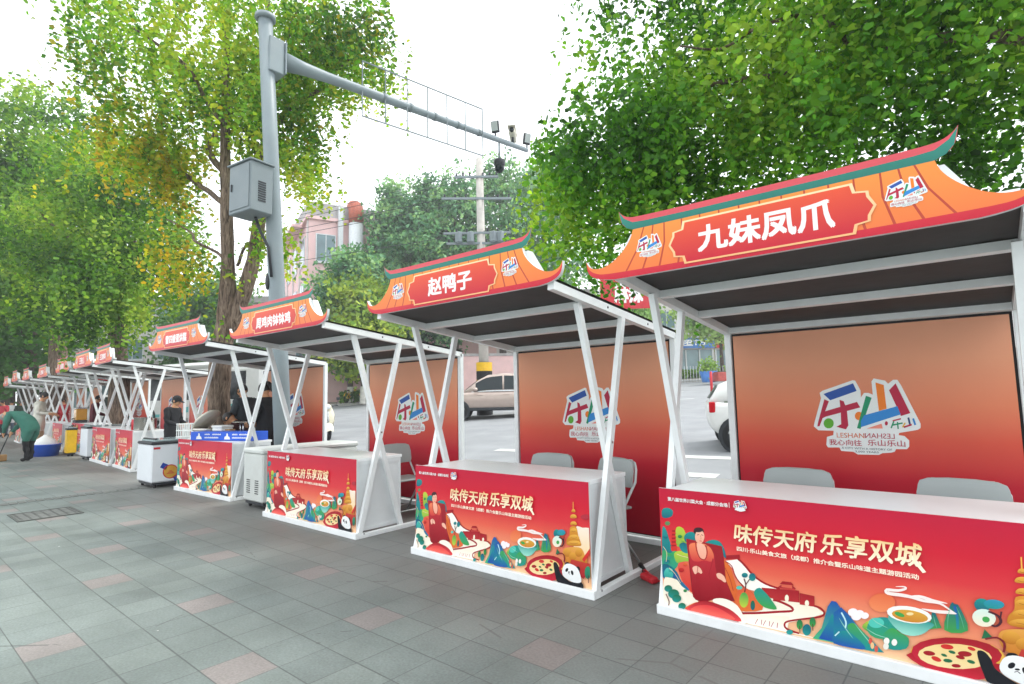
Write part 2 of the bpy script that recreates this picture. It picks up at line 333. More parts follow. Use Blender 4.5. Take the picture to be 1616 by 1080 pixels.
# printed artwork of the counter fronts and the round emblem: colour(s), then outline points
PAN_ROWS = [
[26,143,138,14,95,116,113,1346,132,1364,159,1374,186,1379,214,1376,241,1367,260,1353,266,1332,262,1306,252,1283,233,1267,206,1253,179,1245,153,1240,126,1240,108,1250,101,1278,103,1316],
[90,138,90,90,138,90,217,1180,214,1171,207,1161,197,1154,185,1149,172,1147,161,1149,151,1154,145,1162,143,1171,146,1181,153,1190,163,1197,175,1202,188,1204,200,1202,209,1197,215,1190],
[185,204,62,127,174,69,289,1092,296,1124,308,1142,324,1151,346,1155,373,1150,396,1136,414,1108,428,1071,436,1035,438,999,432,964,417,936,381,910,335,892,300,899,287,951,285,1029],
[26,143,138,14,95,116,100,1086,115,1131,133,1126,151,1102,167,1067,183,1013,197,961,213,918,227,877,234,830,230,770,219,705,203,649,183,607,158,576,135,559,113,549,93,555,81,608,81,752,88,944],
[207,47,42,207,47,42,233,1094,249,1124,282,1128,294,1102],
[160,19,34,160,19,34,243,1095,285,1101,284,1079,242,1074],
[207,47,42,207,47,42,226,1046,244,1076,282,1081,297,1056],
[160,19,34,160,19,34,237,1047,286,1054,285,1033,236,1026],
[207,47,42,207,47,42,219,998,239,1028,282,1034,299,1009],
[160,19,34,160,19,34,232,1000,287,1008,286,986,231,978],
[207,47,42,207,47,42,212,950,234,980,283,987,301,963],
[160,19,34,160,19,34,226,952,288,961,287,939,225,930],
[207,47,42,207,47,42,205,902,229,933,283,941,304,917],
[160,19,34,160,19,34,220,904,288,914,287,893,219,882],
[207,47,42,207,47,42,211,885,300,899,293,839,216,827],
[58,163,92,26,143,138,95,808,121,824,155,805,189,793,220,807,249,827,276,836,302,830,324,813,337,788,337,753,328,710,310,668,279,626,239,584,198,551,155,519,110,496,80,510,72,595,79,719],
[185,204,62,127,176,67,253,794,270,817,299,834,329,845,357,848,385,845,412,839,437,833,460,824,476,811,482,790,480,764,468,743,443,732,408,725,374,717,344,701,314,685,289,684,269,712,255,756],
[14,95,116,26,143,138,333,923,348,941,373,956,397,962,421,956,445,942,463,924,474,899,479,871,476,849,460,837,435,830,411,829,389,834,367,844,351,858,338,878,331,902],
[14,95,116,29,111,154,86,629,111,645,146,645,181,636,217,620,253,595,284,567,304,532,320,493,341,462,375,445,414,436,441,424,452,405,452,382,438,367,406,362,361,365,315,371,274,382,232,397,192,414,149,428,107,444,78,470,69,521,73,584],
[224,90,74,207,47,42,299,666,318,695,352,707,384,710,413,701,441,682,464,656,479,627,488,592,492,548,491,481,485,405,474,355,460,352,441,375,420,401,394,422,366,446,342,481,320,540,302,611],
[79,194,176,26,143,138,101,533,114,562,135,590,158,602,185,591,213,565,229,537,227,507,212,475,193,453,169,446,141,448,119,458,106,478,99,506],
[245,234,210,251,243,226,94,434,114,472,142,478,173,478,208,481,246,479,279,469,301,451,318,426,338,404,361,390,386,379,418,363,468,338,523,309,554,278,546,247,513,215,469,185,415,158,349,134,282,116,210,94,137,79,86,101,71,197,78,332],
[26,143,138,14,95,116,583,1046,576,1019,559,994,535,973,505,960,474,955,445,960,421,974,407,995,402,1020,409,1048,426,1073,452,1094,482,1107,513,1112,542,1107,565,1093,579,1072],
[26,143,138,14,95,116,671,984,685,1008,729,1033,772,1050,806,1055,839,1052,868,1041,890,1020,907,990,920,957,930,916,937,872,932,849,913,862,882,895,842,926,781,947,711,965],
[224,112,47,217,98,42,854,799,868,824,895,827,921,820,943,805,964,781,982,748,997,707,1009,659,1021,611,1035,565,1049,520,1059,474,1063,424,1063,373,1054,340,1035,327,1007,332,979,359,951,420,923,505,899,587,877,666,859,743],
[160,19,34,138,16,32,431,1015,633,1006,893,990,911,809,918,591,1015,358,941,342,477,337],
[196,44,56,140,0,24,468,944,489,971,518,979,551,983,590,987,633,988,671,984,701,977,726,967,747,949,765,922,779,887,790,844,794,786,796,719,808,662,841,629,883,607,917,573,945,512,965,439,958,382,906,352,825,336,751,320,699,297,655,275,613,263,565,261,518,270,485,301,476,370,481,461,484,546,478,612,471,671,465,733,462,808,461,885],
[238,132,88,207,58,58,468,940,488,960,518,973,551,981,590,986,633,987,671,984,701,976,726,963,747,945,765,917,779,883,784,852,780,824,766,799,748,781,722,777,691,781,660,781,632,773,606,761,579,752,552,748,525,747,503,755,489,773,479,799,473,829,466,866,462,907],
[243,185,160,240,165,138,575,979,599,988,633,984,660,973,676,955,686,930,690,902,689,870,682,836,671,809,655,793,635,786,617,789,603,806,590,834,581,866,574,905,569,949],
[160,19,34,160,19,34,551,983,552,962,553,931,557,899,567,863,580,826,597,799,621,785,649,782,674,792,691,818,701,852,707,886,705,920,697,953,692,975,680,971,686,948,693,916,695,884,690,852,680,820,667,800,650,794,627,796,607,808,591,833,578,869,569,903,565,935,564,964,564,985],
[160,19,34,160,19,34,765,822,759,797,750,761,740,725,728,692,714,657,705,625,707,595,715,570,721,552,730,557,725,574,717,599,715,626,723,656,737,690,749,724,759,761,768,797,774,822],
[58,31,38,58,31,38,671,1140,666,1123,654,1106,635,1093,613,1084,589,1080,567,1083,549,1092,538,1105,535,1122,540,1139,552,1156,571,1170,594,1179,618,1182,640,1179,657,1170,668,1157],
[243,185,160,240,168,142,676,1073,670,1043,658,1016,641,994,620,981,598,978,579,985,563,1002,553,1026,551,1055,557,1085,569,1113,587,1134,607,1148,629,1150,649,1143,664,1126,674,1102],
[58,31,38,58,31,38,661,1158,656,1147,645,1136,629,1127,609,1121,588,1118,569,1119,553,1124,543,1131,540,1141,544,1153,555,1163,571,1172,591,1179,612,1181,632,1180,648,1176,657,1168],
[122,42,42,122,42,42,582,1079,590,1082,602,1087,610,1090,608,1097,600,1094,588,1089,580,1086],
[122,42,42,122,42,42,632,1090,640,1089,651,1087,660,1086,662,1094,654,1095,643,1096,635,1097],
[207,47,42,207,47,42,608,1009,616,1010,628,1010,636,1010,638,1019,630,1019,618,1019,610,1019],
[201,128,106,201,128,106,622,1084,624,1072,627,1056,628,1044,626,1042,623,1041,619,1041,618,1035,622,1036,629,1037,634,1044,633,1057,630,1074,628,1086],
[243,185,160,243,185,160,498,663,510,676,528,687,546,694,563,694,580,689,595,680,608,666,619,648,624,632,623,621,616,612,607,607,597,610,585,617,572,619,558,610,543,596,531,589,521,593,514,604,508,617,502,631,497,648],
[243,185,160,243,185,160,803,639,813,650,829,658,846,660,864,656,882,646,898,633,909,614,917,591,921,573,917,564,908,560,897,560,886,564,874,573,861,580,847,584,832,588,820,594,810,608,804,625],
[251,246,234,251,246,234,927,821,1081,865,1149,796,1250,699,1385,637,1535,606,1415,564,1310,526,1170,533,1067,619,1001,752],
[160,19,34,160,19,34,1065,867,1084,852,1112,831,1142,805,1172,772,1205,733,1243,698,1285,670,1331,645,1380,626,1438,613,1498,605,1540,600,1547,621,1506,626,1446,634,1390,647,1343,666,1299,689,1258,717,1222,750,1190,789,1159,823,1128,849,1100,871,1080,886],
[160,19,34,160,19,34,923,810,944,801,973,787,997,766,1010,733,1020,690,1036,647,1067,606,1104,566,1130,539,1139,548,1113,575,1077,614,1046,654,1031,695,1021,738,1007,774,981,797,951,811,930,821],
[160,19,34,160,19,34,938,887,1102,923,1103,878,936,841],
[245,234,210,253,247,234,1054,402,1340,462,1529,502,1896,497,1998,438,1791,325,1595,245,1556,152,1147,139],
[245,234,210,253,247,234,1099,234,1632,321,1588,143,1781,157,1904,147,1111,131],
[160,19,34,160,19,34,1089,222,1142,235,1218,253,1295,272,1372,294,1450,317,1519,337,1578,352,1628,366,1665,381,1683,407,1675,431,1655,446,1619,459,1573,472,1532,480,1502,484,1478,484,1463,483,1457,457,1472,457,1494,457,1521,454,1561,446,1607,434,1640,422,1655,410,1659,404,1657,402,1628,391,1578,378,1519,362,1450,342,1372,320,1296,299,1219,279,1144,261,1091,249],
[160,19,34,160,19,34,1892,486,1909,485,1932,482,1951,476,1966,466,1978,453,1982,441,1980,431,1972,419,1948,403,1901,383,1838,361,1776,339,1716,317,1657,295,1610,275,1582,258,1566,240,1559,222,1557,202,1565,182,1585,167,1626,157,1678,151,1714,148,1722,168,1685,172,1634,178,1596,187,1581,198,1577,210,1579,223,1582,232,1591,242,1614,257,1659,276,1717,298,1777,320,1839,342,1903,364,1952,385,1981,405,1996,426,2000,448,1994,467,1979,483,1962,495,1940,502,1916,505,1899,507],
[176,69,90,176,69,90,1271,214,1236,148,1242,146,1277,212],
[176,69,90,176,69,90,1315,214,1305,155,1312,155,1322,215],
[176,69,90,176,69,90,1360,217,1326,152,1332,150,1366,215],
[176,69,90,176,69,90,1404,218,1394,159,1401,159,1411,218],
[176,69,90,176,69,90,1448,221,1414,156,1420,154,1454,219],
[176,69,90,176,69,90,1491,221,1481,163,1488,163,1498,222],
[160,19,34,181,42,46,1339,584,1748,632,1743,500,1477,474,1345,533],
[196,58,54,196,58,54,1537,640,1709,649,1707,623,1535,614],
[160,19,34,160,19,34,1545,666,1578,703,1669,710,1696,679],
[160,19,34,160,19,34,1519,623,1562,662,1680,675,1717,645],
[214,96,74,214,96,74,1563,666,1679,678,1676,642,1562,635],
[160,19,34,181,42,46,1754,608,1903,605,1898,489,1746,481],
[245,234,210,245,234,210,1633,524,1631,509,1627,496,1620,486,1613,479,1606,478,1599,481,1594,489,1591,501,1590,515,1592,529,1597,542,1603,553,1611,559,1618,561,1625,557,1630,549,1633,538],
[245,234,210,245,234,210,1844,515,1842,503,1838,492,1831,484,1824,478,1816,476,1809,479,1804,485,1800,494,1800,506,1802,517,1806,528,1813,537,1820,543,1828,544,1835,542,1840,536,1844,526],
[26,143,138,14,95,116,180,1008,178,999,172,990,162,983,151,979,138,977,127,978,118,983,113,990,111,998,113,1007,120,1016,129,1023,141,1027,153,1029,164,1027,173,1023,179,1016],
[63,158,74,31,107,69,378,1036,376,1029,371,1021,363,1015,353,1011,343,1010,333,1011,326,1015,321,1021,320,1028,322,1036,327,1043,335,1049,345,1053,355,1054,365,1053,372,1049,377,1043],
[185,204,62,63,158,74,413,989,411,983,407,976,400,971,392,968,383,966,375,967,368,971,364,976,363,982,365,988,370,995,377,1000,385,1003,394,1004,402,1003,408,1000,412,995],
[63,158,74,26,143,138,230,761,227,750,219,739,207,730,193,724,178,722,164,723,153,728,146,736,144,747,147,758,155,769,167,778,181,784,196,786,210,785,221,779,228,771],
[14,95,116,26,143,138,190,686,187,676,180,666,170,658,157,653,143,650,131,651,120,656,114,663,112,673,115,683,122,693,133,701,146,706,159,708,172,707,182,703,188,695],
[224,112,47,207,47,42,433,689,430,681,425,674,417,668,408,664,398,662,388,663,381,666,376,672,375,679,377,687,382,694,390,700,400,705,410,706,419,705,427,702,431,696],
[207,47,42,160,19,34,386,614,383,604,376,594,366,586,353,581,340,579,328,580,318,584,312,591,310,600,313,610,320,620,330,628,343,634,356,636,368,635,378,630,384,623],
[79,194,176,26,143,138,230,586,228,578,222,571,214,564,204,560,194,558,184,559,176,562,171,568,170,575,172,583,177,591,186,597,196,601,206,603,216,602,224,599,228,593],
[29,79,163,14,95,116,293,511,291,502,285,493,275,486,264,481,252,479,241,479,233,483,227,490,225,498,228,507,234,515,244,523,255,528,267,530,277,529,286,525,292,519],
[63,158,74,31,107,69,412,362,410,355,405,349,398,343,390,339,381,338,373,338,367,341,363,346,362,352,364,358,368,365,375,370,383,374,392,376,400,375,406,372,410,368],
[243,217,176,243,217,176,104,867,120,850,141,826,154,797,153,757,144,710,137,677,144,678,150,711,159,757,160,799,146,830,125,854,109,871],
[243,217,176,243,217,176,294,798,316,793,347,787,377,782,405,781,431,781,449,781,450,787,432,787,406,787,379,788,349,793,319,799,297,804],
[243,217,176,243,217,176,178,604,199,589,230,567,259,541,285,506,309,467,326,439,332,443,315,471,290,510,264,545,235,572,204,594,182,609],
[160,19,34,160,19,34,680,954,709,966,750,981,788,989,820,985,850,974,871,966,875,971,853,979,823,990,789,995,750,986,708,971,679,960],
[160,19,34,160,19,34,906,752,922,723,944,681,964,635,980,581,993,522,1001,480,1007,483,998,524,985,583,970,638,949,684,927,726,911,755],
[160,19,34,160,19,34,574,714,565,664,552,591,544,520,545,450,550,382,554,334,560,336,556,384,551,452,550,521,558,592,571,664,580,714],
[160,19,34,160,19,34,799,531,806,508,817,475,832,445,856,421,884,401,904,387,909,392,889,406,861,426,837,449,822,478,811,511,804,534],
[216,90,58,224,112,47,1060,493,1089,527,1129,542,1170,542,1212,523,1254,489,1288,451,1320,411,1344,367,1333,330,1252,295,1134,265,1047,267,1024,327,1037,420],
[90,31,42,90,31,42,1147,491,1153,516,1161,552,1165,585,1161,613,1153,638,1147,655,1135,648,1141,631,1148,608,1152,582,1148,551,1140,516,1134,491],
[90,31,42,90,31,42,1163,581,1179,606,1201,639,1217,663,1209,667,1193,643,1170,610,1154,586],
[26,143,138,14,95,116,1188,699,1186,689,1179,679,1169,671,1157,666,1144,663,1133,664,1123,669,1118,677,1116,686,1119,696,1126,706,1136,714,1148,720,1160,722,1172,721,1181,716,1187,709],
[14,95,116,26,143,138,1280,695,1276,679,1269,664,1258,651,1245,643,1231,641,1219,644,1209,652,1203,665,1201,681,1205,697,1212,712,1223,725,1237,732,1250,735,1263,732,1272,723,1278,711],
[79,194,176,79,194,176,1116,540,1114,532,1107,524,1097,517,1085,512,1072,510,1061,510,1051,513,1045,518,1043,525,1046,533,1053,541,1063,548,1075,553,1088,555,1099,555,1109,552,1115,547],
[26,143,138,63,158,74,1248,513,1262,541,1287,566,1313,579,1335,575,1357,559,1379,540,1401,519,1423,494,1443,467,1468,434,1492,400,1496,375,1465,363,1415,360,1369,364,1336,375,1309,393,1286,416,1266,446,1251,481],
[63,158,74,185,204,62,1180,411,1175,380,1164,351,1149,328,1131,313,1112,309,1095,316,1081,333,1073,358,1072,388,1077,419,1088,449,1104,472,1122,486,1141,490,1158,483,1171,466,1179,441],
[31,107,69,14,95,116,1253,365,1251,345,1245,327,1237,313,1228,304,1219,302,1210,307,1204,318,1200,334,1200,353,1203,373,1208,391,1216,406,1225,414,1235,416,1243,411,1249,400,1253,384],
[31,107,69,26,143,138,212,350,208,335,197,320,182,307,163,298,144,295,126,296,111,303,102,314,100,328,104,343,114,358,130,371,148,380,168,384,186,382,200,375,209,364],
[31,107,69,26,143,138,303,302,298,280,284,260,263,242,238,230,211,225,186,226,167,235,154,251,150,270,156,292,170,312,192,330,217,342,244,347,268,345,288,336,300,321],
[31,107,69,26,143,138,330,250,325,232,314,215,296,201,275,190,253,186,233,187,217,194,206,207,203,223,208,241,220,258,237,273,258,283,280,287,301,286,317,278,327,266],
[31,107,69,26,143,138,387,167,383,153,374,138,359,126,342,118,324,114,307,115,294,121,285,131,283,144,287,159,297,173,311,186,328,194,346,198,363,197,376,191,385,180],
[106,42,34,106,42,34,114,260,126,236,142,202,152,173,151,150,144,129,139,115,151,114,156,129,163,151,165,178,154,209,138,243,126,268],
[224,112,47,224,112,47,375,136,384,153,415,177,450,200,488,224,528,246,553,250,551,220,534,173,507,137,462,126,407,128],
[251,243,226,251,243,226,742,318,759,334,793,349,830,359,866,364,904,365,942,360,980,350,1017,334,1049,312,1075,278,1097,238,1115,202,1133,176,1148,154,1147,139,1126,128,1089,122,1039,132,965,166,876,216,805,258,765,284,745,302],
[160,19,34,232,69,74,405,111,383,134,424,170,474,205,520,236,575,266,633,286,696,292,762,289,825,281,885,271,942,256,990,236,1038,205,1078,169,1085,142,1046,132,973,131,873,129,720,119,534,109],
[226,58,66,238,106,90,456,126,455,150,497,184,551,212,609,230,679,243,747,246,814,236,880,216,933,196,977,177,1008,156,1003,141,942,134,843,132,741,131,634,126,525,121],
[31,107,69,63,158,74,1764,269,1761,250,1755,232,1745,218,1735,209,1723,207,1713,210,1705,220,1701,235,1700,253,1703,272,1710,290,1719,304,1730,313,1741,315,1751,312,1759,301,1764,287],
[90,42,34,90,42,34,1727,243,1726,168,1734,170,1735,245],
[31,107,69,63,158,74,1900,325,1897,307,1890,290,1881,276,1871,267,1860,264,1850,268,1843,278,1838,293,1837,311,1840,329,1847,347,1856,361,1867,369,1878,372,1887,368,1895,358,1899,343],
[90,42,34,90,42,34,1864,300,1862,226,1870,228,1872,303],
[14,95,116,26,143,138,1848,231,1844,209,1835,188,1822,171,1807,160,1792,156,1778,160,1767,171,1760,188,1759,209,1763,232,1772,253,1785,270,1800,281,1815,285,1829,281,1840,269,1846,252],
[26,143,138,26,143,138,1657,160,1655,150,1648,140,1638,132,1626,126,1613,122,1602,123,1593,126,1587,133,1585,142,1588,152,1595,162,1605,170,1617,176,1629,179,1641,179,1650,175,1656,168],
[226,105,63,238,138,90,2664,699,2655,666,2633,633,2601,605,2562,585,2521,576,2483,579,2453,593,2434,617,2429,649,2438,683,2461,717,2494,745,2534,764,2575,772,2612,769,2642,754,2660,730],
[246,238,240,246,238,240,2322,526,2318,511,2309,496,2296,483,2279,474,2262,470,2247,472,2234,479,2227,490,2225,504,2229,520,2238,535,2252,547,2268,556,2285,560,2301,558,2313,551,2320,540],
[246,238,240,246,238,240,2377,525,2373,511,2365,498,2353,487,2338,479,2323,475,2309,477,2298,483,2292,493,2290,505,2293,519,2302,533,2314,544,2329,552,2344,555,2357,554,2368,548,2375,538],
[246,238,240,246,238,240,2418,515,2415,503,2408,491,2397,481,2384,474,2371,471,2359,472,2349,477,2343,486,2342,497,2345,510,2352,521,2363,531,2376,538,2389,541,2401,540,2411,535,2417,526],
[246,238,240,246,238,240,2350,492,2346,477,2337,462,2323,450,2307,441,2290,437,2275,438,2262,445,2255,456,2253,470,2257,486,2266,501,2280,513,2296,522,2313,526,2328,524,2340,518,2348,507],
[14,95,116,63,158,74,2933,502,2966,677,2992,677,3033,539],
[14,95,116,63,158,74,3052,525,3058,599,3092,706,3122,785,3135,807,3143,801,3153,792,3164,793,3177,792,3190,770,3214,708,3239,627,3238,564,3185,528,3105,510],
[29,79,163,26,143,138,3140,768,3144,740,3149,701,3152,662,3152,623,3150,582,3149,554,3171,560,3172,589,3174,630,3174,671,3171,712,3166,751,3162,779],
[185,204,62,63,158,74,2348,386,2362,415,2394,448,2425,470,2444,474,2462,468,2481,457,2513,445,2546,429,2558,411,2532,386,2484,358,2439,343,2401,347,2365,365],
[26,143,138,47,158,106,2664,450,2654,410,2628,371,2591,337,2546,313,2499,301,2455,303,2419,319,2397,347,2392,384,2403,425,2429,464,2468,498,2514,522,2561,533,2604,530,2638,513,2659,485],
[79,194,176,79,194,176,2551,474,2546,455,2532,436,2513,420,2490,408,2466,402,2443,403,2425,410,2414,424,2411,441,2416,460,2430,479,2449,495,2473,507,2497,512,2520,511,2537,504,2548,491],
[63,158,74,26,143,138,2530,340,2550,379,2584,416,2616,438,2642,437,2667,421,2691,405,2716,396,2740,387,2754,370,2755,337,2747,296,2724,262,2677,237,2616,220,2567,221,2541,249,2529,295],
[26,143,138,154,220,200,2597,562,2703,577,2854,578,2958,570,2979,553,2958,527,2933,502,2914,479,2891,456,2865,436,2834,419,2800,405,2766,399,2733,399,2701,406,2670,426,2628,467,2587,522],
[242,243,234,242,243,234,2960,614,2944,586,2907,560,2855,539,2792,526,2727,522,2666,529,2618,546,2590,570,2584,598,2601,628,2640,655,2696,676,2760,688,2825,690,2884,682,2929,666,2955,642],
[217,162,58,201,128,42,2930,600,2917,580,2888,561,2845,545,2795,536,2742,533,2693,538,2655,549,2631,566,2626,587,2640,608,2671,628,2715,643,2766,652,2819,654,2866,649,2903,637,2925,620],
[63,158,74,63,158,74,2734,582,2729,575,2719,571,2707,568,2693,568,2679,571,2666,576,2657,583,2652,591,2652,599,2657,605,2667,610,2679,613,2693,612,2708,609,2720,604,2729,597,2734,590],
[240,217,160,240,217,160,2813,624,2811,618,2805,612,2797,607,2786,603,2776,600,2766,600,2758,602,2753,605,2751,610,2754,616,2759,621,2768,627,2778,631,2789,633,2798,634,2806,632,2811,629],
[244,230,224,244,230,224,2679,861,2698,864,2725,868,2745,870,2757,866,2762,862,2762,868,2750,862,2726,851,2700,842,2666,838,2627,835,2596,830,2575,805,2580,779,2601,767,2634,766,2676,768,2715,771,2745,771,2772,772,2801,771,2833,767,2869,761,2907,757,2950,760,2994,764,3032,763,3061,752,3087,736,3109,722,3130,713,3148,705,3160,700,3162,705,3151,712,3135,722,3116,734,3095,750,3070,769,3039,783,2999,786,2955,784,2914,784,2878,790,2843,797,2810,802,2779,804,2752,805,2721,805,2682,803,2641,800,2613,801,2603,806,2602,804,2599,800,2623,805,2662,809,2699,815,2729,827,2755,841,2772,855,2776,875,2763,882,2748,883,2726,879,2699,872,2680,866],
[244,230,224,244,230,224,2761,775,2790,780,2830,788,2868,793,2901,789,2934,782,2971,777,3016,777,3063,780,3096,784,3098,788,3066,794,3021,799,2978,804,2944,812,2910,819,2873,820,2831,810,2790,793,2761,780],
[244,230,224,244,230,224,2883,687,2908,681,2945,676,2985,673,3028,676,3073,683,3109,689,3132,693,3149,696,3160,700,3161,705,3152,711,3137,716,3113,718,3077,715,3033,709,2990,703,2950,699,2912,696,2884,692],
[29,79,163,63,174,122,1858,143,1958,282,2034,527,2076,593,2120,594,2175,510,2245,399,2271,154,2084,153],
[26,143,138,29,79,163,1920,159,2022,346,2071,454,2115,400,2153,313,2229,159],
[29,79,163,26,143,138,2087,473,2166,545,2224,490,2323,367,2433,263,2530,172,2426,157,2065,142],
[63,158,74,26,143,138,2207,339,2214,372,2239,396,2266,407,2291,397,2319,373,2346,346,2373,319,2399,288,2422,260,2445,234,2465,209,2463,193,2426,187,2367,190,2312,206,2268,244,2229,295],
[26,143,138,29,79,163,2070,225,2099,255,2138,285,2175,304,2203,309,2229,302,2258,285,2303,250,2351,204,2369,168,2336,151,2274,144,2212,140,2157,138,2103,140,2065,149,2052,169,2056,197],
[191,230,234,191,230,234,2156,485,2167,462,2183,430,2192,401,2192,376,2186,352,2182,335,2196,335,2201,352,2207,379,2207,408,2196,440,2181,473,2169,496],
[191,230,234,191,230,234,2087,224,2134,279,2126,287,2079,232],
[143,208,184,143,208,184,2133,429,2146,403,2165,367,2186,332,2210,298,2236,266,2255,244,2256,245,2240,269,2216,304,2192,338,2171,372,2150,406,2134,430],
[143,208,184,143,208,184,2278,409,2296,382,2322,345,2352,306,2387,263,2424,219,2451,190,2452,191,2427,223,2392,269,2358,312,2328,350,2299,386,2279,410],
[143,208,184,143,208,184,2438,499,2450,487,2468,471,2491,456,2522,445,2557,435,2581,429,2582,430,2559,439,2525,452,2495,464,2472,477,2453,491,2439,500],
[143,208,184,143,208,184,2383,381,2405,367,2436,348,2471,334,2512,328,2555,327,2586,327,2586,328,2557,332,2515,336,2475,342,2440,355,2407,371,2384,382],
[111,192,154,111,192,154,2974,648,2976,628,2978,600,2982,575,2987,554,2992,536,2996,523,2997,524,2995,537,2991,557,2987,578,2983,603,2979,629,2975,648],
[111,192,154,111,192,154,3114,753,3107,727,3097,689,3089,650,3084,609,3080,567,3078,537,3079,537,3083,567,3088,610,3094,651,3102,689,3110,727,3115,753],
[111,192,154,111,192,154,3165,764,3172,740,3181,707,3191,672,3198,635,3204,596,3209,569,3210,569,3207,598,3202,637,3195,675,3186,710,3174,742,3166,765],
[214,90,74,214,90,74,2432,263,2430,251,2427,240,2422,231,2416,226,2410,224,2405,227,2402,233,2399,243,2399,255,2401,267,2405,278,2410,287,2415,292,2421,294,2426,291,2430,284,2432,275],
[240,192,138,240,192,138,2447,221,2445,209,2441,198,2436,189,2431,184,2425,182,2420,185,2416,192,2414,201,2414,213,2415,225,2419,236,2424,245,2430,250,2435,252,2440,249,2444,242,2446,233],
[214,90,74,214,90,74,2479,197,2478,185,2474,174,2469,166,2464,160,2458,159,2453,161,2449,168,2447,177,2447,189,2448,201,2452,212,2457,221,2463,226,2468,228,2473,225,2477,218,2479,209],
[244,239,230,244,239,230,2586,302,2584,290,2579,279,2572,270,2563,264,2554,261,2546,263,2540,269,2537,278,2536,289,2538,302,2543,313,2551,322,2559,328,2568,331,2576,329,2582,323,2586,314],
[233,230,218,233,230,218,2577,249,2574,237,2569,225,2562,216,2554,210,2545,208,2537,209,2531,215,2527,224,2526,236,2529,248,2534,259,2541,268,2550,275,2558,277,2566,275,2572,269,2576,260],
[241,238,230,241,238,230,2653,307,2651,295,2646,284,2639,274,2630,268,2622,266,2614,268,2608,274,2604,283,2603,294,2606,306,2611,317,2618,326,2626,333,2635,335,2643,333,2649,327,2652,318],
[244,228,210,243,207,149,3697,952,3732,988,3780,984,3829,976,3881,984,3935,987,3972,955,3991,856,3994,722,3966,620,3883,568,3767,548,3683,574,3661,681,3672,836],
[226,162,74,201,118,31,3484,623,3520,644,3568,660,3620,672,3677,682,3737,688,3785,684,3814,666,3832,637,3846,601,3871,550,3891,491,3873,448,3782,428,3650,423,3545,431,3495,454,3474,489,3463,525,3458,559,3465,594],
[216,143,46,192,122,28,3611,954,3641,972,3682,981,3714,974,3731,942,3741,895,3751,852,3765,819,3779,789,3788,764,3796,742,3799,724,3778,709,3712,696,3621,687,3554,688,3532,708,3534,738,3543,768,3557,792,3577,815,3593,843,3598,880,3599,922],
[233,177,74,200,132,31,3649,1178,3642,1182,3641,1188,3643,1195,3646,1203,3652,1212,3660,1218,3671,1222,3683,1223,3694,1222,3701,1217,3707,1210,3710,1203,3711,1196,3709,1189,3702,1184,3686,1180,3665,1178],
[168,100,26,168,100,26,3654,1190,3659,1188,3667,1186,3676,1185,3684,1188,3692,1192,3698,1195,3695,1200,3689,1197,3682,1193,3676,1191,3670,1191,3663,1194,3658,1195],
[233,177,74,200,132,31,3627,1088,3616,1093,3614,1101,3616,1110,3622,1121,3632,1133,3646,1141,3664,1147,3685,1149,3703,1148,3715,1142,3725,1133,3730,1124,3731,1115,3729,1107,3718,1100,3690,1094,3654,1089],
[168,100,26,168,100,26,3637,1106,3646,1104,3659,1101,3673,1101,3686,1104,3699,1110,3708,1114,3706,1119,3697,1115,3685,1109,3673,1106,3661,1106,3649,1109,3640,1111],
[233,177,74,200,132,31,3625,987,3614,991,3612,999,3614,1008,3620,1019,3630,1031,3644,1040,3662,1045,3683,1048,3700,1047,3713,1041,3723,1032,3728,1023,3729,1014,3727,1006,3715,998,3688,992,3652,988],
[168,100,26,168,100,26,3635,1004,3644,1002,3657,999,3671,999,3684,1003,3697,1009,3706,1013,3704,1018,3695,1013,3682,1008,3671,1004,3659,1005,3647,1007,3638,1009],
[233,177,74,200,132,31,3616,883,3603,887,3601,895,3604,905,3611,917,3623,929,3638,939,3660,945,3684,948,3705,948,3720,942,3731,933,3737,923,3739,914,3736,905,3723,897,3691,890,3648,884],
[168,100,26,168,100,26,3629,901,3639,899,3654,897,3670,897,3686,901,3701,908,3711,913,3709,917,3699,913,3684,906,3670,902,3656,903,3642,905,3632,907],
[233,177,74,200,132,31,3596,782,3578,787,3574,796,3578,807,3588,820,3605,835,3627,846,3656,854,3691,859,3720,859,3741,854,3756,844,3765,834,3768,824,3764,814,3745,804,3701,795,3641,786],
[168,100,26,168,100,26,3615,804,3629,803,3650,801,3672,801,3693,807,3714,815,3729,821,3727,825,3712,820,3692,812,3672,807,3652,806,3631,808,3617,810],
[233,177,74,200,132,31,3572,701,3548,703,3544,711,3548,721,3560,734,3582,748,3610,760,3648,769,3693,775,3730,777,3757,774,3777,766,3788,757,3792,749,3787,739,3763,730,3706,718,3630,707],
[168,100,26,168,100,26,3596,721,3615,721,3642,720,3669,722,3696,728,3722,737,3741,743,3740,748,3721,742,3695,734,3669,728,3643,726,3616,726,3598,726],
[233,177,74,233,177,74,3672,1327,3668,1218,3679,1219,3683,1328],
[224,162,60,184,110,24,3614,590,3609,569,3598,549,3580,533,3559,523,3537,519,3516,523,3499,533,3489,549,3485,569,3490,590,3502,610,3520,626,3541,637,3563,640,3584,636,3600,626,3611,610],
[224,162,60,184,110,24,3703,551,3699,530,3687,511,3670,495,3649,484,3627,480,3607,484,3590,494,3580,510,3577,530,3581,551,3593,571,3611,587,3632,597,3654,601,3674,597,3690,587,3700,571],
[224,162,60,184,110,24,3812,622,3807,601,3796,582,3779,566,3758,556,3737,552,3717,556,3701,566,3690,582,3687,602,3692,623,3703,642,3721,658,3741,668,3763,671,3783,668,3799,657,3809,641],
[224,162,60,184,110,24,3889,542,3885,522,3873,502,3856,487,3836,476,3815,473,3795,476,3779,486,3769,502,3766,522,3770,542,3782,562,3799,577,3819,588,3841,591,3860,588,3876,577,3886,561],
[192,57,47,160,19,34,3614,496,3953,488,3934,406,3817,254,3577,396],
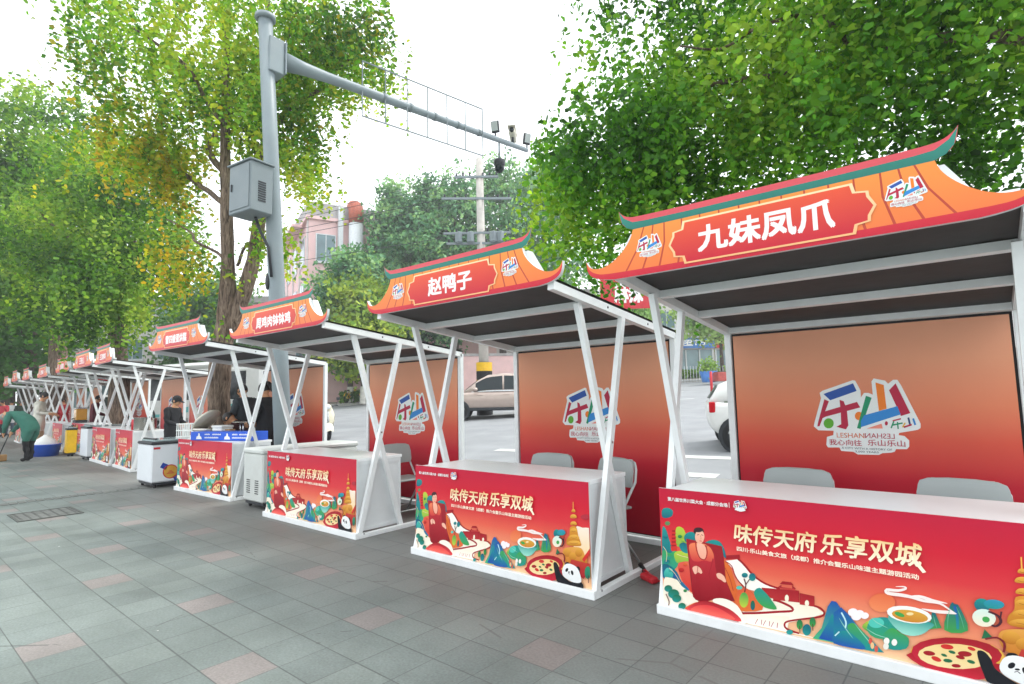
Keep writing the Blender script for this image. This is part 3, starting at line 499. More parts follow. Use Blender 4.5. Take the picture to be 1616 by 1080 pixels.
[207,47,42,207,47,42,3803,528,3954,697,3955,619,3842,495],
[176,42,58,176,42,58,3979,1148,3974,1134,3958,1121,3934,1110,3905,1102,3874,1098,3845,1099,3822,1104,3807,1114,3802,1126,3808,1140,3824,1153,3848,1164,3877,1172,3908,1176,3937,1174,3960,1169,3975,1160],
[26,143,138,14,95,116,3421,839,3417,818,3406,798,3390,782,3371,772,3350,770,3331,774,3315,785,3306,802,3303,823,3307,844,3318,864,3334,880,3354,890,3375,892,3394,888,3409,876,3419,859],
[47,143,176,26,143,138,3525,867,3520,852,3506,837,3486,824,3461,815,3435,812,3410,813,3390,820,3377,832,3373,846,3378,862,3392,877,3413,890,3438,898,3464,902,3489,900,3508,893,3521,882],
[207,231,220,240,227,200,3454,728,3447,699,3432,672,3408,650,3379,636,3349,631,3321,636,3298,651,3284,674,3279,702,3286,731,3302,758,3326,780,3355,794,3385,798,3413,793,3435,778,3449,755],
[63,158,74,63,158,74,3408,707,3406,697,3401,689,3394,681,3384,677,3375,675,3366,677,3359,682,3354,690,3353,699,3355,709,3360,718,3367,725,3377,729,3386,731,3395,729,3402,724,3407,716],
[74,31,42,74,31,42,3398,773,3418,768,3444,760,3463,751,3472,737,3476,721,3476,705,3469,690,3457,675,3446,666,3440,665,3431,667,3422,669,3412,652,3421,650,3436,647,3456,652,3473,666,3488,685,3498,705,3499,726,3493,747,3480,764,3457,777,3429,785,3409,791],
[74,31,42,74,31,42,3491,732,3495,753,3501,782,3506,803,3492,802,3488,781,3482,753,3478,732],
[31,107,69,31,107,69,3334,518,3363,611,3421,545],
[233,184,74,217,160,60,3494,394,3475,335,3417,273,3324,216,3207,168,3079,137,2955,127,2851,139,2781,173,2754,224,2774,286,2838,351,2938,410,3060,457,3188,485,3308,492,3406,477,3470,443],
[160,19,34,194,31,53,2765,240,2721,204,2765,167,2827,137,2890,121,2970,112,3046,108,3116,108,3183,111,3242,121,3290,135,3330,154,3366,182,3426,231,3483,288,3456,321,3263,312,2976,277],
[160,19,34,200,32,58,3472,407,3454,354,3398,297,3310,244,3198,200,3076,171,2958,161,2860,171,2793,201,2768,246,2787,302,2848,361,2943,415,3059,459,3182,485,3296,493,3388,481,3449,451],
[241,207,134,243,219,164,3397,363,3383,321,3336,276,3263,233,3172,197,3072,174,2976,165,2896,172,2842,195,2821,231,2837,275,2887,322,2964,366,3058,401,3159,423,3252,430,3328,421,3379,398],
[207,47,42,207,47,42,3114,378,3110,370,3100,361,3086,354,3069,350,3052,348,3036,349,3023,353,3015,360,3013,368,3017,377,3027,385,3042,392,3059,397,3076,398,3092,397,3105,393,3112,386],
[160,19,34,160,19,34,2963,278,2959,270,2949,262,2936,256,2920,251,2903,249,2888,250,2876,254,2869,260,2867,268,2871,276,2880,284,2894,291,2910,295,2926,297,2942,296,2954,292,2961,286],
[207,47,42,207,47,42,3004,221,2996,215,2985,211,2972,210,2959,212,2947,216,2937,223,2931,230,2930,239,2933,246,2941,252,2952,256,2965,257,2978,255,2991,251,3000,244,3006,236,3008,228],
[160,19,34,160,19,34,3250,352,3247,343,3237,334,3223,326,3205,319,3187,316,3170,316,3155,319,3146,326,3143,334,3147,343,3157,353,3171,361,3189,367,3207,370,3224,370,3238,367,3247,361],
[160,19,34,160,19,34,3157,219,3155,213,3149,206,3139,201,3127,197,3115,194,3103,194,3094,196,3088,200,3086,206,3088,212,3094,218,3104,224,3116,228,3128,230,3140,231,3149,228,3155,224],
[31,107,69,31,107,69,3267,276,3263,272,3255,268,3246,266,3235,266,3225,268,3217,271,3211,276,3209,282,3210,287,3215,292,3223,296,3232,298,3243,298,3253,296,3261,293,3266,288,3269,282],
[31,107,69,31,107,69,3096,247,3093,241,3086,235,3076,230,3064,226,3051,225,3040,225,3030,228,3025,233,3024,239,3027,245,3034,251,3044,256,3056,259,3068,261,3080,260,3089,257,3094,253],
[31,107,69,31,107,69,3124,328,3120,324,3113,320,3105,319,3095,319,3086,320,3079,324,3074,328,3072,333,3073,338,3077,342,3084,346,3093,348,3102,348,3111,346,3118,343,3124,338,3126,333],
[160,19,34,160,19,34,3193,299,3189,293,3180,288,3170,285,3158,284,3146,286,3136,289,3129,294,3126,300,3127,306,3132,312,3140,316,3151,319,3162,320,3174,319,3184,316,3191,311,3194,305],
[31,107,69,31,107,69,3056,281,3052,277,3045,275,3038,274,3030,274,3022,276,3016,280,3012,284,3011,288,3012,293,3016,297,3023,299,3030,300,3038,300,3046,298,3052,294,3056,290,3057,286],
[207,47,42,207,47,42,3279,397,3274,393,3266,389,3257,388,3246,389,3237,392,3229,396,3224,401,3223,407,3225,413,3230,418,3238,421,3247,422,3257,421,3267,418,3274,414,3279,409,3281,403],
[122,18,38,122,18,38,3364,515,3388,527,3420,542,3446,549,3463,544,3478,531,3488,514,3488,488,3482,457,3477,434,3495,434,3500,458,3507,491,3506,520,3495,541,3475,557,3449,564,3416,556,3381,540,3357,528],
[47,143,106,31,107,85,3952,370,3947,339,3937,311,3922,288,3904,274,3885,271,3868,278,3854,295,3845,321,3843,351,3848,382,3858,411,3874,433,3892,447,3911,450,3928,443,3942,425,3950,400],
[74,31,42,74,31,42,3902,322,3898,217,3909,219,3913,324],
[21,24,31,21,24,31,3290,380,3300,403,3320,409,3339,406,3357,394,3374,373,3389,349,3396,325,3400,298,3412,272,3437,249,3470,227,3503,208,3532,192,3563,179,3602,173,3662,182,3731,198,3783,202,3810,180,3821,147,3812,122,3781,116,3731,118,3666,120,3574,116,3465,112,3381,117,3344,136,3332,163,3323,202,3307,260,3294,328],
[21,24,31,21,24,31,3588,425,3585,414,3577,404,3565,395,3551,389,3535,386,3521,387,3510,392,3502,400,3500,409,3503,420,3511,430,3523,439,3538,445,3553,448,3567,447,3578,442,3586,434],
[21,24,31,21,24,31,3767,379,3764,363,3757,348,3746,336,3733,329,3719,326,3707,329,3696,337,3690,350,3688,365,3691,381,3699,396,3710,408,3723,415,3736,418,3749,415,3759,406,3765,394],
[244,244,242,233,236,235,3447,306,3456,336,3472,368,3493,395,3517,412,3546,424,3578,430,3616,429,3658,422,3693,410,3719,391,3740,366,3756,335,3772,293,3784,245,3780,208,3748,188,3699,179,3652,176,3611,180,3571,190,3536,201,3506,212,3481,225,3462,241,3450,260,3445,281],
[21,24,31,21,24,31,3554,328,3547,318,3538,309,3529,304,3520,302,3513,303,3508,308,3506,316,3507,325,3511,336,3519,346,3527,354,3537,360,3545,362,3553,360,3558,355,3560,348,3558,338],
[21,24,31,21,24,31,3648,317,3650,306,3649,295,3646,285,3640,279,3633,276,3625,277,3617,282,3610,290,3606,300,3604,312,3604,323,3608,332,3613,338,3621,341,3629,340,3637,335,3643,327],
[21,24,31,21,24,31,3589,311,3588,308,3584,304,3579,301,3573,299,3567,298,3561,298,3556,299,3553,301,3552,304,3553,308,3556,311,3561,314,3567,316,3574,318,3580,318,3585,316,3588,314],
[21,24,31,21,24,31,3549,275,3555,279,3563,285,3569,287,3575,284,3581,278,3586,273,3592,277,3587,282,3580,289,3571,293,3560,289,3551,283,3546,278]]
LOGO_ROWS = [
[233,236,234,233,236,234,1501,2850,1542,2884,1977,3041,2012,3033,2073,2880,2071,2771,2117,2839,2175,2838,2231,2810,2227,3012,2259,3059,2404,3020,2440,2972,2505,3030,2560,3028,2598,2948,2796,2377,2791,2313,2753,2286,2525,2235,2517,2203,2587,2192,2641,2129,2635,2039,2605,1999,2470,1993,2450,1953,2405,1938,2294,1925,2247,1897,1970,1889,1913,1927,1746,1932,1725,1986,1564,1979,1544,2020,1560,2146,1652,2176,1662,2246,1443,2248,1380,2310,1393,2367,1515,2764],
[29,79,163,29,79,163,1555,2832,1980,2992,2021,2871,1645,2729],
[181,18,60,181,18,60,1562,2747,1625,2714,1572,2580,1466,2314,1431,2308,1453,2396],
[181,18,60,181,18,60,1532,2545,2013,2701,2052,2615,1565,2468,1480,2425],
[181,18,60,181,18,60,1777,2736,1834,2712,1868,2581,1872,2334,1835,2271,1704,2309,1774,2352,1781,2553],
[91,168,41,91,168,41,1671,2363,1665,2335,1651,2311,1631,2292,1607,2282,1581,2282,1558,2291,1540,2309,1529,2333,1526,2361,1533,2389,1547,2413,1568,2432,1592,2442,1617,2442,1640,2433,1658,2415,1669,2391],
[239,125,26,239,125,26,2078,2483,2074,2461,2063,2441,2048,2427,2029,2419,2011,2419,1994,2426,1980,2441,1972,2460,1970,2482,1975,2505,1986,2525,2001,2539,2019,2547,2038,2547,2055,2540,2069,2525,2077,2506],
[15,143,98,15,143,98,2139,2795,2213,2763,2045,2310,2032,2282,1986,2295],
[239,125,26,239,125,26,2278,2997,2382,2954,2394,2595,2293,2561],
[181,18,60,181,18,60,2444,2873,2534,2976,2684,2530,2565,2487],
[43,134,207,43,134,207,2093,2493,2532,2634,2564,2510,2040,2310,2046,2405],
[240,143,122,240,143,122,2114,2291,2313,2369,2325,2296],
[181,18,60,181,18,60,2395,2375,2393,2364,2389,2355,2383,2348,2377,2344,2370,2344,2363,2347,2359,2354,2356,2364,2355,2375,2357,2385,2361,2395,2367,2402,2374,2406,2381,2406,2387,2402,2392,2396,2395,2386],
[181,18,60,181,18,60,2456,2423,2563,2457,2563,2435,2460,2404],
[15,143,98,15,143,98,2439,2301,2480,2404,2464,2412,2423,2308],
[15,143,98,15,143,98,2458,2341,2580,2373,2578,2394,2456,2362],
[15,143,98,15,143,98,2509,2397,2510,2293,2526,2295,2525,2399],
[232,179,26,232,179,26,2581,2316,2618,2382,2605,2392,2568,2326],
[29,63,111,29,63,111,2643,2461,2657,2358,2680,2365,2666,2469],
[181,18,60,181,18,60,2593,2309,2692,2350,2687,2374,2588,2334],
[43,134,207,43,134,207,2701,2448,2720,2352,2743,2361,2724,2457]]
# ---------------------------------------------------------------- materials
M = {}
M['white'] = mat('white_painted_steel', 'e9ecec', .36, var=.04, dirt=.2, dirtcol=(.33, .33, .31))
M['board_white'] = mat('white_board', 'dde1e2', .3, var=.04, scale=3, dirt=.2, dirtcol=(.42, .42, .4))
M['top_white'] = mat('counter_laminate', 'f0f2f2', .3, var=.04, scale=3, dirt=.1, dirtcol=(.5, .5, .48), spec=.5)
M['canvas'] = mat('dark_canvas', '403d3c', .7, var=.15, scale=3, bump=.25, bscale=5)
M['black'] = mat('black_rubber', '16171a', .6, var=.2)
M['print'] = mat_print()
M['backprint'] = mat_ramp_z('back_panel_print', [(0, 'a81028'), (.36, 'c41c30'), (.52, 'da5540'), (.66, 'e6845f'), (.84, 'ea9f7a'), (1, 'e9a685')], .1, 1.95)
M['steel_grey'] = mat('grey_painted_pole', '8a969b', .45, var=.1, scale=2.5, bump=.05, dirt=.3, dirtcol=(.32, .33, .32))
M['grey_box'] = mat('grey_cabinet', '7b868a', .5, var=.06, scale=3, dirt=.2, dirtcol=(.3, .3, .29))
M['dark'] = mat('dark_plastic', '2a2e33', .5, var=.2)
M['glass'] = mat('dark_glass', '1a2529', .12, var=.3, scale=1.5, spec=.35)
M['chrome'] = mat('bare_metal', 'b9bcbd', .25, 1, var=.1)
M['stainless'] = mat('stainless_pot', 'c2bfb8', .25, 1, var=.15, scale=3)
M['bark'] = mat_bark('bark', '43382e', '78675a', '9d8c7a')
M['bark_dark'] = mat_bark('dark_bark', '2c2620', '51473e', '6c6055')
M['limewash'] = mat('limewashed_bark', 'd9d6cf', .85, var=.2, scale=7, bump=.5, bscale=18)
M['leaf'] = mat_leaf('ginkgo_leaf'); M['leaf_far'] = mat_leaf('far_leaf', .3)
M['concrete'] = mat('pole_concrete', 'b9b5ae', .8, var=.14, scale=4, dirt=.3)
M['yellow'] = mat('yellow_paint', 'e0b321', .45, var=.12)
M['red'] = mat('red_sheet', 'c0202c', .45, var=.1)
M['blue'] = mat('blue_plastic', '1c56c8', .38, var=.08)
M['foam'] = mat('foam_box', 'e9ebe8', .7, var=.05)
M['carton'] = mat('brown_card', 'b08a5c', .8, var=.12)

# ---------------------------------------------------------------- ground
def pavement_material():
    m = bpy.data.materials.new('stone_paving'); m.use_nodes = True
    t = m.node_tree; b = t.nodes['Principled BSDF']; L = t.links.new
    def N(tp, **k):
        n = t.nodes.new(tp)
        for a, v in k.items(): setattr(n, a, v)
        return n
    def math_(op, a, b_=None, clamp=False):
        n = N('ShaderNodeMath', operation=op, use_clamp=clamp)
        for i, v in enumerate((a, b_)):
            if v is None: continue
            if isinstance(v, (int, float)): n.inputs[i].default_value = v
            else: L(v, n.inputs[i])
        return n.outputs[0]
    co = N('ShaderNodeTexCoord'); sx = N('ShaderNodeSeparateXYZ'); L(co.outputs['Object'], sx.inputs[0])
    PX, PY = .3026, .2935
    gx = math_('DIVIDE', math_('ADD', sx.outputs['X'], .3917+40*PX*4), PX)
    gy = math_('DIVIDE', math_('ADD', sx.outputs['Y'], 1.0768+60*PY*6), PY)
    ix = math_('FLOOR', gx); iy = math_('FLOOR', gy); fx = math_('FRACT', gx); fy = math_('FRACT', gy)
    ex = math_('MULTIPLY', math_('MINIMUM', fx, math_('SUBTRACT', 1, fx)), PX)
    ey = math_('MULTIPLY', math_('MINIMUM', fy, math_('SUBTRACT', 1, fy)), PY)
    # wider joints along the slab courses
    nj = N('ShaderNodeTexNoise'); nj.inputs['Scale'].default_value = 1.3; L(co.outputs['Object'], nj.inputs['Vector'])
    jw = math_('MULTIPLY', nj.outputs['Fac'], .0075)
    jx = math_('LESS_THAN', ex, math_('MULTIPLY', jw, .75)); jy = math_('LESS_THAN', ey, jw)
    joint = math_('MAXIMUM', jx, jy)
    # every slab its own tone
    cmb = N('ShaderNodeCombineXYZ'); L(ix, cmb.inputs[0]); L(iy, cmb.inputs[1])
    wn = N('ShaderNodeTexWhiteNoise', noise_dimensions='2D'); L(cmb.outputs[0], wn.inputs['Vector'])
    tone = N('ShaderNodeValToRGB'); tone.color_ramp.elements[0].color = hexc('76807d')+(1,); tone.color_ramp.elements[1].color = hexc('828c88')+(1,)
    L(wn.outputs['Value'], tone.inputs['Fac'])
    # pink slabs: every fourth column, every third row, rows stepping from column to column
    c4 = math_('DIVIDE', ix, 4); isc = math_('LESS_THAN', math_('FRACT', math_('ADD', c4, .05)), .2)
    cpar = math_('MODULO', math_('FLOOR', math_('ADD', c4, .05)), 2)
    rr = math_('DIVIDE', math_('ADD', iy, cpar), 3); isr = math_('LESS_THAN', math_('FRACT', math_('ADD', rr, .05)), .2)
    front = math_('LESS_THAN', sx.outputs['Y'], -.55)
    pink = math_('MULTIPLY', math_('MULTIPLY', isc, isr), front)
    px = N('ShaderNodeMixRGB'); px.inputs['Color2'].default_value = hexc('8f8986')+(1,); L(tone.outputs['Color'], px.inputs['Color1']); L(pink, px.inputs['Fac'])
    # stains, scuffs
    n1 = N('ShaderNodeTexNoise'); n1.inputs['Scale'].default_value = .9; n1.inputs['Detail'].default_value = 9; n1.inputs['Roughness'].default_value = .68; L(co.outputs['Object'], n1.inputs['Vector'])
    r1 = N('ShaderNodeValToRGB'); r1.color_ramp.elements[0].position = .32; r1.color_ramp.elements[1].position = .72
    r1.color_ramp.elements[0].color = (.62, .63, .62, 1); r1.color_ramp.elements[1].color = (1.12, 1.12, 1.12, 1); L(n1.outputs['Fac'], r1.inputs['Fac'])
    m1 = N('ShaderNodeMixRGB', blend_type='MULTIPLY'); m1.inputs['Fac'].default_value = 1; L(px.outputs['Color'], m1.inputs['Color1']); L(r1.outputs['Color'], m1.inputs['Color2'])
    n2 = N('ShaderNodeTexNoise'); n2.inputs['Scale'].default_value = 70; n2.inputs['Detail'].default_value = 4; L(co.outputs['Object'], n2.inputs['Vector'])
    r2 = N('ShaderNodeValToRGB'); r2.color_ramp.elements[0].position = .3; r2.color_ramp.elements[1].position = .75
    r2.color_ramp.elements[0].color = (.8, .8, .8, 1); r2.color_ramp.elements[1].color = (1.15, 1.15, 1.15, 1); L(n2.outputs['Fac'], r2.inputs['Fac'])
    m2 = N('ShaderNodeMixRGB', blend_type='MULTIPLY'); m2.inputs['Fac'].default_value = 1; L(m1.outputs['Color'], m2.inputs['Color1']); L(r2.outputs['Color'], m2.inputs['Color2'])
    # pale lime scuffs stretched along the courses
    mp = N('ShaderNodeMapping'); mp.inputs['Scale'].default_value = (1.5, 6, 1); L(co.outputs['Object'], mp.inputs['Vector'])
    n3 = N('ShaderNodeTexNoise'); n3.inputs['Scale'].default_value = 1.6; n3.inputs['Detail'].default_value = 10; n3.inputs['Roughness'].default_value = .75; L(mp.outputs['Vector'], n3.inputs['Vector'])
    r3 = N('ShaderNodeValToRGB'); r3.color_ramp.elements[0].position = .66; r3.color_ramp.elements[1].position = .8; r3.color_ramp.elements[1].color = (.5, .5, .5, 1); L(n3.outputs['Fac'], r3.inputs['Fac'])
    m3 = N('ShaderNodeMixRGB'); m3.inputs['Color2'].default_value = hexc('a9b0ae')+(1,); L(m2.outputs['Color'], m3.inputs['Color1']); L(r3.outputs['Color'], m3.inputs['Fac'])
    # trodden-in gum and drip spots, each with its own size
    vo = N('ShaderNodeTexVoronoi'); vo.inputs['Scale'].default_value = 2.6; vo.inputs['Randomness'].default_value = 1; L(co.outputs['Object'], vo.inputs['Vector'])
    sp = math_('LESS_THAN', vo.outputs['Distance'], math_('MULTIPLY', n1.outputs['Fac'], .085))
    m6 = N('ShaderNodeMixRGB'); m6.inputs['Color2'].default_value = hexc('565a58')+(1,); L(math_('MULTIPLY', sp, .55), m6.inputs['Fac']); L(m3.outputs['Color'], m6.inputs['Color1']); m3 = m6
    vw = N('ShaderNodeTexVoronoi'); vw.inputs['Scale'].default_value = 3.4; L(co.outputs['Object'], vw.inputs['Vector'])
    wsx = N('ShaderNodeSeparateXYZ'); L(vw.outputs['Color'], wsx.inputs[0])
    ws_ = math_('MULTIPLY', math_('LESS_THAN', vw.outputs['Distance'], math_('MULTIPLY', wsx.outputs['Y'], .05)), math_('GREATER_THAN', wsx.outputs['X'], .72))
    m8 = N('ShaderNodeMixRGB'); m8.inputs['Color2'].default_value = hexc('c3c6c2')+(1,); L(math_('MULTIPLY', ws_, .8), m8.inputs['Fac']); L(m3.outputs['Color'], m8.inputs['Color1']); m3 = m8
    # hairline cracks across some slabs
    vc = N('ShaderNodeTexVoronoi', feature='DISTANCE_TO_EDGE'); vc.inputs['Scale'].default_value = .55; L(N('ShaderNodeMapping').outputs['Vector'] if False else co.outputs['Object'], vc.inputs['Vector'])
    ck = math_('MULTIPLY', math_('LESS_THAN', vc.outputs['Distance'], .0035), math_('GREATER_THAN', n1.outputs['Fac'], .53))
    m7 = N('ShaderNodeMixRGB'); m7.inputs['Color2'].default_value = hexc('4c504e')+(1,); L(math_('MULTIPLY', ck, .6), m7.inputs['Fac']); L(m3.outputs['Color'], m7.inputs['Color1']); m3 = m7
    # browner, darker tone towards the stalls and beneath them, edge broken by noise
    ws = N('ShaderNodeMapRange'); ws.inputs['From Min'].default_value = -1.35; ws.inputs['From Max'].default_value = -.25; L(math_('ADD', sx.outputs['Y'], math_('MULTIPLY', math_('SUBTRACT', n1.outputs['Fac'], .5), 1.6)), ws.inputs['Value'])
    m5 = N('ShaderNodeMixRGB'); m5.inputs['Color2'].default_value = hexc('6e6a67')+(1,); L(math_('MULTIPLY', ws.outputs['Result'], .62), m5.inputs['Fac']); L(m3.outputs['Color'], m5.inputs['Color1'])
    m4 = N('ShaderNodeMixRGB'); m4.inputs['Color2'].default_value = hexc('4a4e4d')+(1,); L(math_('MULTIPLY', joint, .75), m4.inputs['Fac']); L(m5.outputs['Color'], m4.inputs['Color1'])
    L(m4.outputs['Color'], b.inputs['Base Color'])
    rgh = N('ShaderNodeMapRange'); rgh.inputs['To Min'].default_value = .42; rgh.inputs['To Max'].default_value = .75; L(n1.outputs['Fac'], rgh.inputs['Value']); L(rgh.outputs['Result'], b.inputs['Roughness'])
    hh = math_('SUBTRACT', math_('ADD', math_('MULTIPLY', n2.outputs['Fac'], .16), math_('MULTIPLY', wn.outputs['Value'], .22)), joint)
    bp = N('ShaderNodeBump'); bp.inputs['Strength'].default_value = .55; bp.inputs['Distance'].default_value = .006; L(hh, bp.inputs['Height']); L(bp.outputs['Normal'], b.inputs['Normal'])
    return m

def sheet(name, pts, m, kind='structure'):
    mb = MB(); mb.add(pts, [tuple(range(len(pts)))], m); return tag(mb.build(name), kind=kind)
M['paving'] = pavement_material()
sheet('pavement', [(-90, -60, 0), (40, -60, 0), (40, 2.6, 0), (-90, 2.6, 0)], M['paving'])
M['kerbstone'] = mat('kerb_granite', 'a9a8a2', .7, var=.2, scale=14, bump=.3)
mb = MB()
for i in range(60):
    x0 = -52+i; mb.box((x0+.004, 2.604, -.2), (x0+.996, 2.78, .03), M['kerbstone'], bev=.012)
tag(mb.build('kerb'), kind='structure')
M['asphalt'] = mat('asphalt', '8e9194', .85, var=.14, scale=1.2, bump=.35, bscale=140, dirt=.25, dirtcol=(.36, .36, .36))
K1 = (-45.8, 2.9); K2 = (24.0, 74.0)                                   # far kerb line of the street
mb = MB(); mb.add([(60, 2.78, zroad(2.78)), (60, 90, zroad(90)), (-120, 90, zroad(90)), (-120, 2.78, zroad(2.78))], [(0, 1, 2, 3)], M['asphalt']); tag(mb.build('road'), kind='structure')
kd = Vector((K2[0]-K1[0], K2[1]-K1[1], 0)).normalized(); kn = Vector((-kd.y, kd.x, 0))
def onroad(p, h=0.): return (p.x, p.y, zroad(p.y)+h)
def K(s, off=0.): return Vector((K1[0], K1[1], 0))+kd*s+kn*off
M['far_paving'] = mat('far_paving', 'b3aca4', .8, var=.15, scale=2)
mb = MB(); mb.add([onroad(K(-5), .14), onroad(K(110), .14), onroad(K(110, 60), .14), onroad(K(-5, 60), .14)], [(0, 1, 2, 3)], M['far_paving'])
for i in range(58):
    a, b = K(-4+2*i), K(-4+2*i+1.98); c, d = K(-4+2*i+1.98, .18), K(-4+2*i, .18)
    mb.add([onroad(p, h) for h in (-.05, .17) for p in (a, b, c, d)], [(4, 5, 6, 7), (0, 1, 5, 4), (1, 2, 6, 5), (2, 3, 7, 6), (3, 0, 4, 7)], M['kerbstone'])
tag(mb.build('far_pavement'), kind='structure')
# painted lines on the carriageway
M['roadpaint'] = mat('road_paint', 'c9cbc8', .7, var=.12, scale=3, dirt=.35, dirtcol=(.4, .4, .4))
mb = MB()
def stripe(p, d, L_, wd):
    d = Vector(d).normalized(); n = Vector((-d.y, d.x, 0))*wd/2; p = Vector(p); q = p+d*L_
    mb.add([onroad(k, .006) for k in (p-n, q-n, q+n, p+n)], [(0, 1, 2, 3)], M['roadpaint'])
for k in range(9): stripe(K(30+4.2*k, -9.5), kd, 2.2, .15)
for k in range(9): stripe(K(14+5.5*k, -14.5), kd, 3, .15)
for k in range(5): stripe((-7+3.1*k, 4.6+.35*k, 0), (1, .12, 0), 2.4, .32)
for k in range(5): stripe((-7+3.1*k, 6.2+.35*k, 0), (1, .12, 0), 2.4, .3)
tag(mb.build('road_markings'), kind='structure')

# covers set in the paving
def drain(loc, wd, ln, rz, label):
    t = thing('manhole_cover', label, 'manhole cover', loc, rz)
    f = MB()
    for a in ((-wd/2, -ln/2, wd/2, -ln/2+.03), (-wd/2, ln/2-.03, wd/2, ln/2), (-wd/2, -ln/2+.03, -wd/2+.03, ln/2-.03), (wd/2-.03, -ln/2+.03, wd/2, ln/2-.03)):
        f.box((a[0], a[1], .001), (a[2], a[3], .010), M['iron'])
    f.build('frame', t)
    p = MB(); p.box((-wd/2+.032, -ln/2+.032, .001), (wd/2-.032, ln/2-.032, .006), M['ironlid'])
    for i in range(9):
        for j in range(7): 
            x = -wd/2+.06+i*(wd-.12)/8; y = -ln/2+.06+j*(ln-.12)/6
            p.box((x-.016, y-.012, .006), (x+.016, y+.012, .009), M['iron'])
    p.build('lid', t)
M['iron'] = mat('cast_iron', '5d605d', .6, .4, var=.25, scale=12); M['ironlid'] = mat('worn_lid', '6f726e', .75, var=.3, scale=7, bump=.4)
drain((-7.93, -1.79, 0), .72, .68, 0, 'square grey iron cover in the paving left of the freezer stall')
drain((-4.42, -2.98, 0), .5, .5, 0, 'dark cover cut off by the photo in the foreground')
mb = MB()
for i in range(26): 
    y = -2.9+i*.105; mb.box((-9.53+.02*math.sin(i), y, .001), (-9.31+.02*math.sin(i), y+.085, .007), M['ironlid'])
tag(mb.build('drain_channel'), 'grey slotted drain channel crossing the paving by the white freezer', 'drain')

# ---------------------------------------------------------------- stalls
W, D, D1, HB, FR, HF, HC = 2.007, 1.571, .624, 1.986, -.412, 2.21, .815
T1, T2, TB1, TB2 = .193, .487, .283, .629
def beam(u, t): return Vector((u, FR+(D-FR)*t, HF+(HB-HF)*t))
def decode(rows):
    """rows of plain numbers: two colours (0-255), then x, y pairs in half millimetres"""
    lin = lambda q: tuple((v/255/12.92 if v < 11 else ((v/255+.055)/1.055)**2.4) for v in q)
    return [(lin(r[0:3]), lin(r[3:6]), [(r[k]/2000, r[k+1]/2000) for k in range(6, len(r), 2)]) for r in rows]
PAN = decode(PAN_ROWS); LOGO = decode(LOGO_ROWS)
LCX, LCY, LW = (.7548+1.5369)/2*.9087, (1.0371+1.6833)/2*.9087, (1.5369-.7548)*.9087
WHT = (.8, .8, .78)
class Plane:
    """layers of print on a face looking towards -Y"""
    def __init__(s, v, step=.00008): s.v = v; s.st = step
    def fn(s):
        s.v -= s.st; v = s.v
        return lambda x, y: (x, v, y)
def put_logo(mb, pl, cx, cy, wd, text=True):
    k = wd/LW
    for c1, c2, P in LOGO: mb.flat([(cx+(x-LCX)*k, cy+(y-LCY)*k) for x, y in P], pl.fn(), M['print'], c1, c2)
    q = lambda x, y: (cx+(x*.9087-LCX)*k, cy+(y*.9087-LCY)*k)
    if text:
        s = .9087*k; cm = hexc('b5123c'); og = hexc('d8642a'); f = pl.fn(); gr = hexc('3a4a55')
        x, y = q(.936, 1.178); put_text(mb, 'LESHAN', x, y, .206*s, .042*s, f, M['print'], og, bold=0)
        x, y = q(1.148, 1.18); put_text(mb, 'LESHAN', x, y, .209*s, .042*s, f, M['print'], cm, bold=0, mirror=True)
        x, y = q(.874, 1.112); put_text(mb, '我心向往', x, y, .245*s, .05*s, f, M['print'], cm, bold=.01)
        x, y = q(1.163, 1.118); put_text(mb, '乐山乐山', x, y, .262*s, .05*s, f, M['print'], cm, bold=.01)
        x, y = q(.966, 1.082); put_text(mb, 'A CITY WITH A HISTORY OF', x, y, .366*s, .017*s, f, M['print'], gr, bold=0)
        x, y = q(1.067, 1.055); put_text(mb, '3,000 YEARS', x, y, .17*s, .017*s, f, M['print'], gr, bold=0)

def front_panel_mesh():
    mb = MB(); u0, u1, z0, z1 = .038, W-.038, .06, HC
    mb.box((u0, .0005, z0), (u1, .018, z1), M['board_white'])
    stops = [(0, 'f6c79a'), (.1, 'f2b48a'), (.26, 'ec8f6a'), (.42, 'e2604a'), (.58, 'd6333a'), (.75, 'cc142e'), (1, 'bc0a34')]
    pl = Plane(0.); f = pl.fn()
    for (a, ca), (b, cb) in zip(stops, stops[1:]):
        mb.flat([(u0, z0+(z1-z0)*a), (u1, z0+(z1-z0)*a), (u1, z0+(z1-z0)*b), (u0, z0+(z1-z0)*b)], f, M['print'], hexc(cb), hexc(ca))
    for c1, c2, P in PAN:
        mb.flat([(min(max(x, u0), u1), min(max(y, z0), z1)) for x, y in P], pl.fn(), M['print'], c1, c2)
    f = pl.fn(); cr = hexc('fff3d6'); go = hexc('f3c98a')
    put_text(mb, '味传天府', .526, .537, .447, .112, f, M['print'], go, cr, bold=.018, shear=.14, rough=.016, slope=.004)
    put_text(mb, '乐享双城', 1.0, .545, .452, .115, f, M['print'], go, cr, bold=.018, shear=.14, rough=.016, slope=.004)
    mb.flat([(1.405, .60), (1.425, .603), (1.475, .53), (1.46, .523)], f, M['print'], cr)
    put_text(mb, '四川·乐山美食文旅（成都）推介会暨乐山味道主题游园活动', .542, .486, .9, .027, pl.fn(), M['print'], hexc('fbe9d2'), bold=.03)
    put_text(mb, '第八届世界川菜大会 · 成都分会场', .107, .74, .392, .024, f, M['print'], WHT, bold=.03)
    mb.flat([(.508, .738), (.511, .738), (.511, .77), (.508, .77)], f, M['print'], WHT)
    put_logo(mb, pl, .574, .757, .082, text=False)
    return mb.mesh('front_panel')

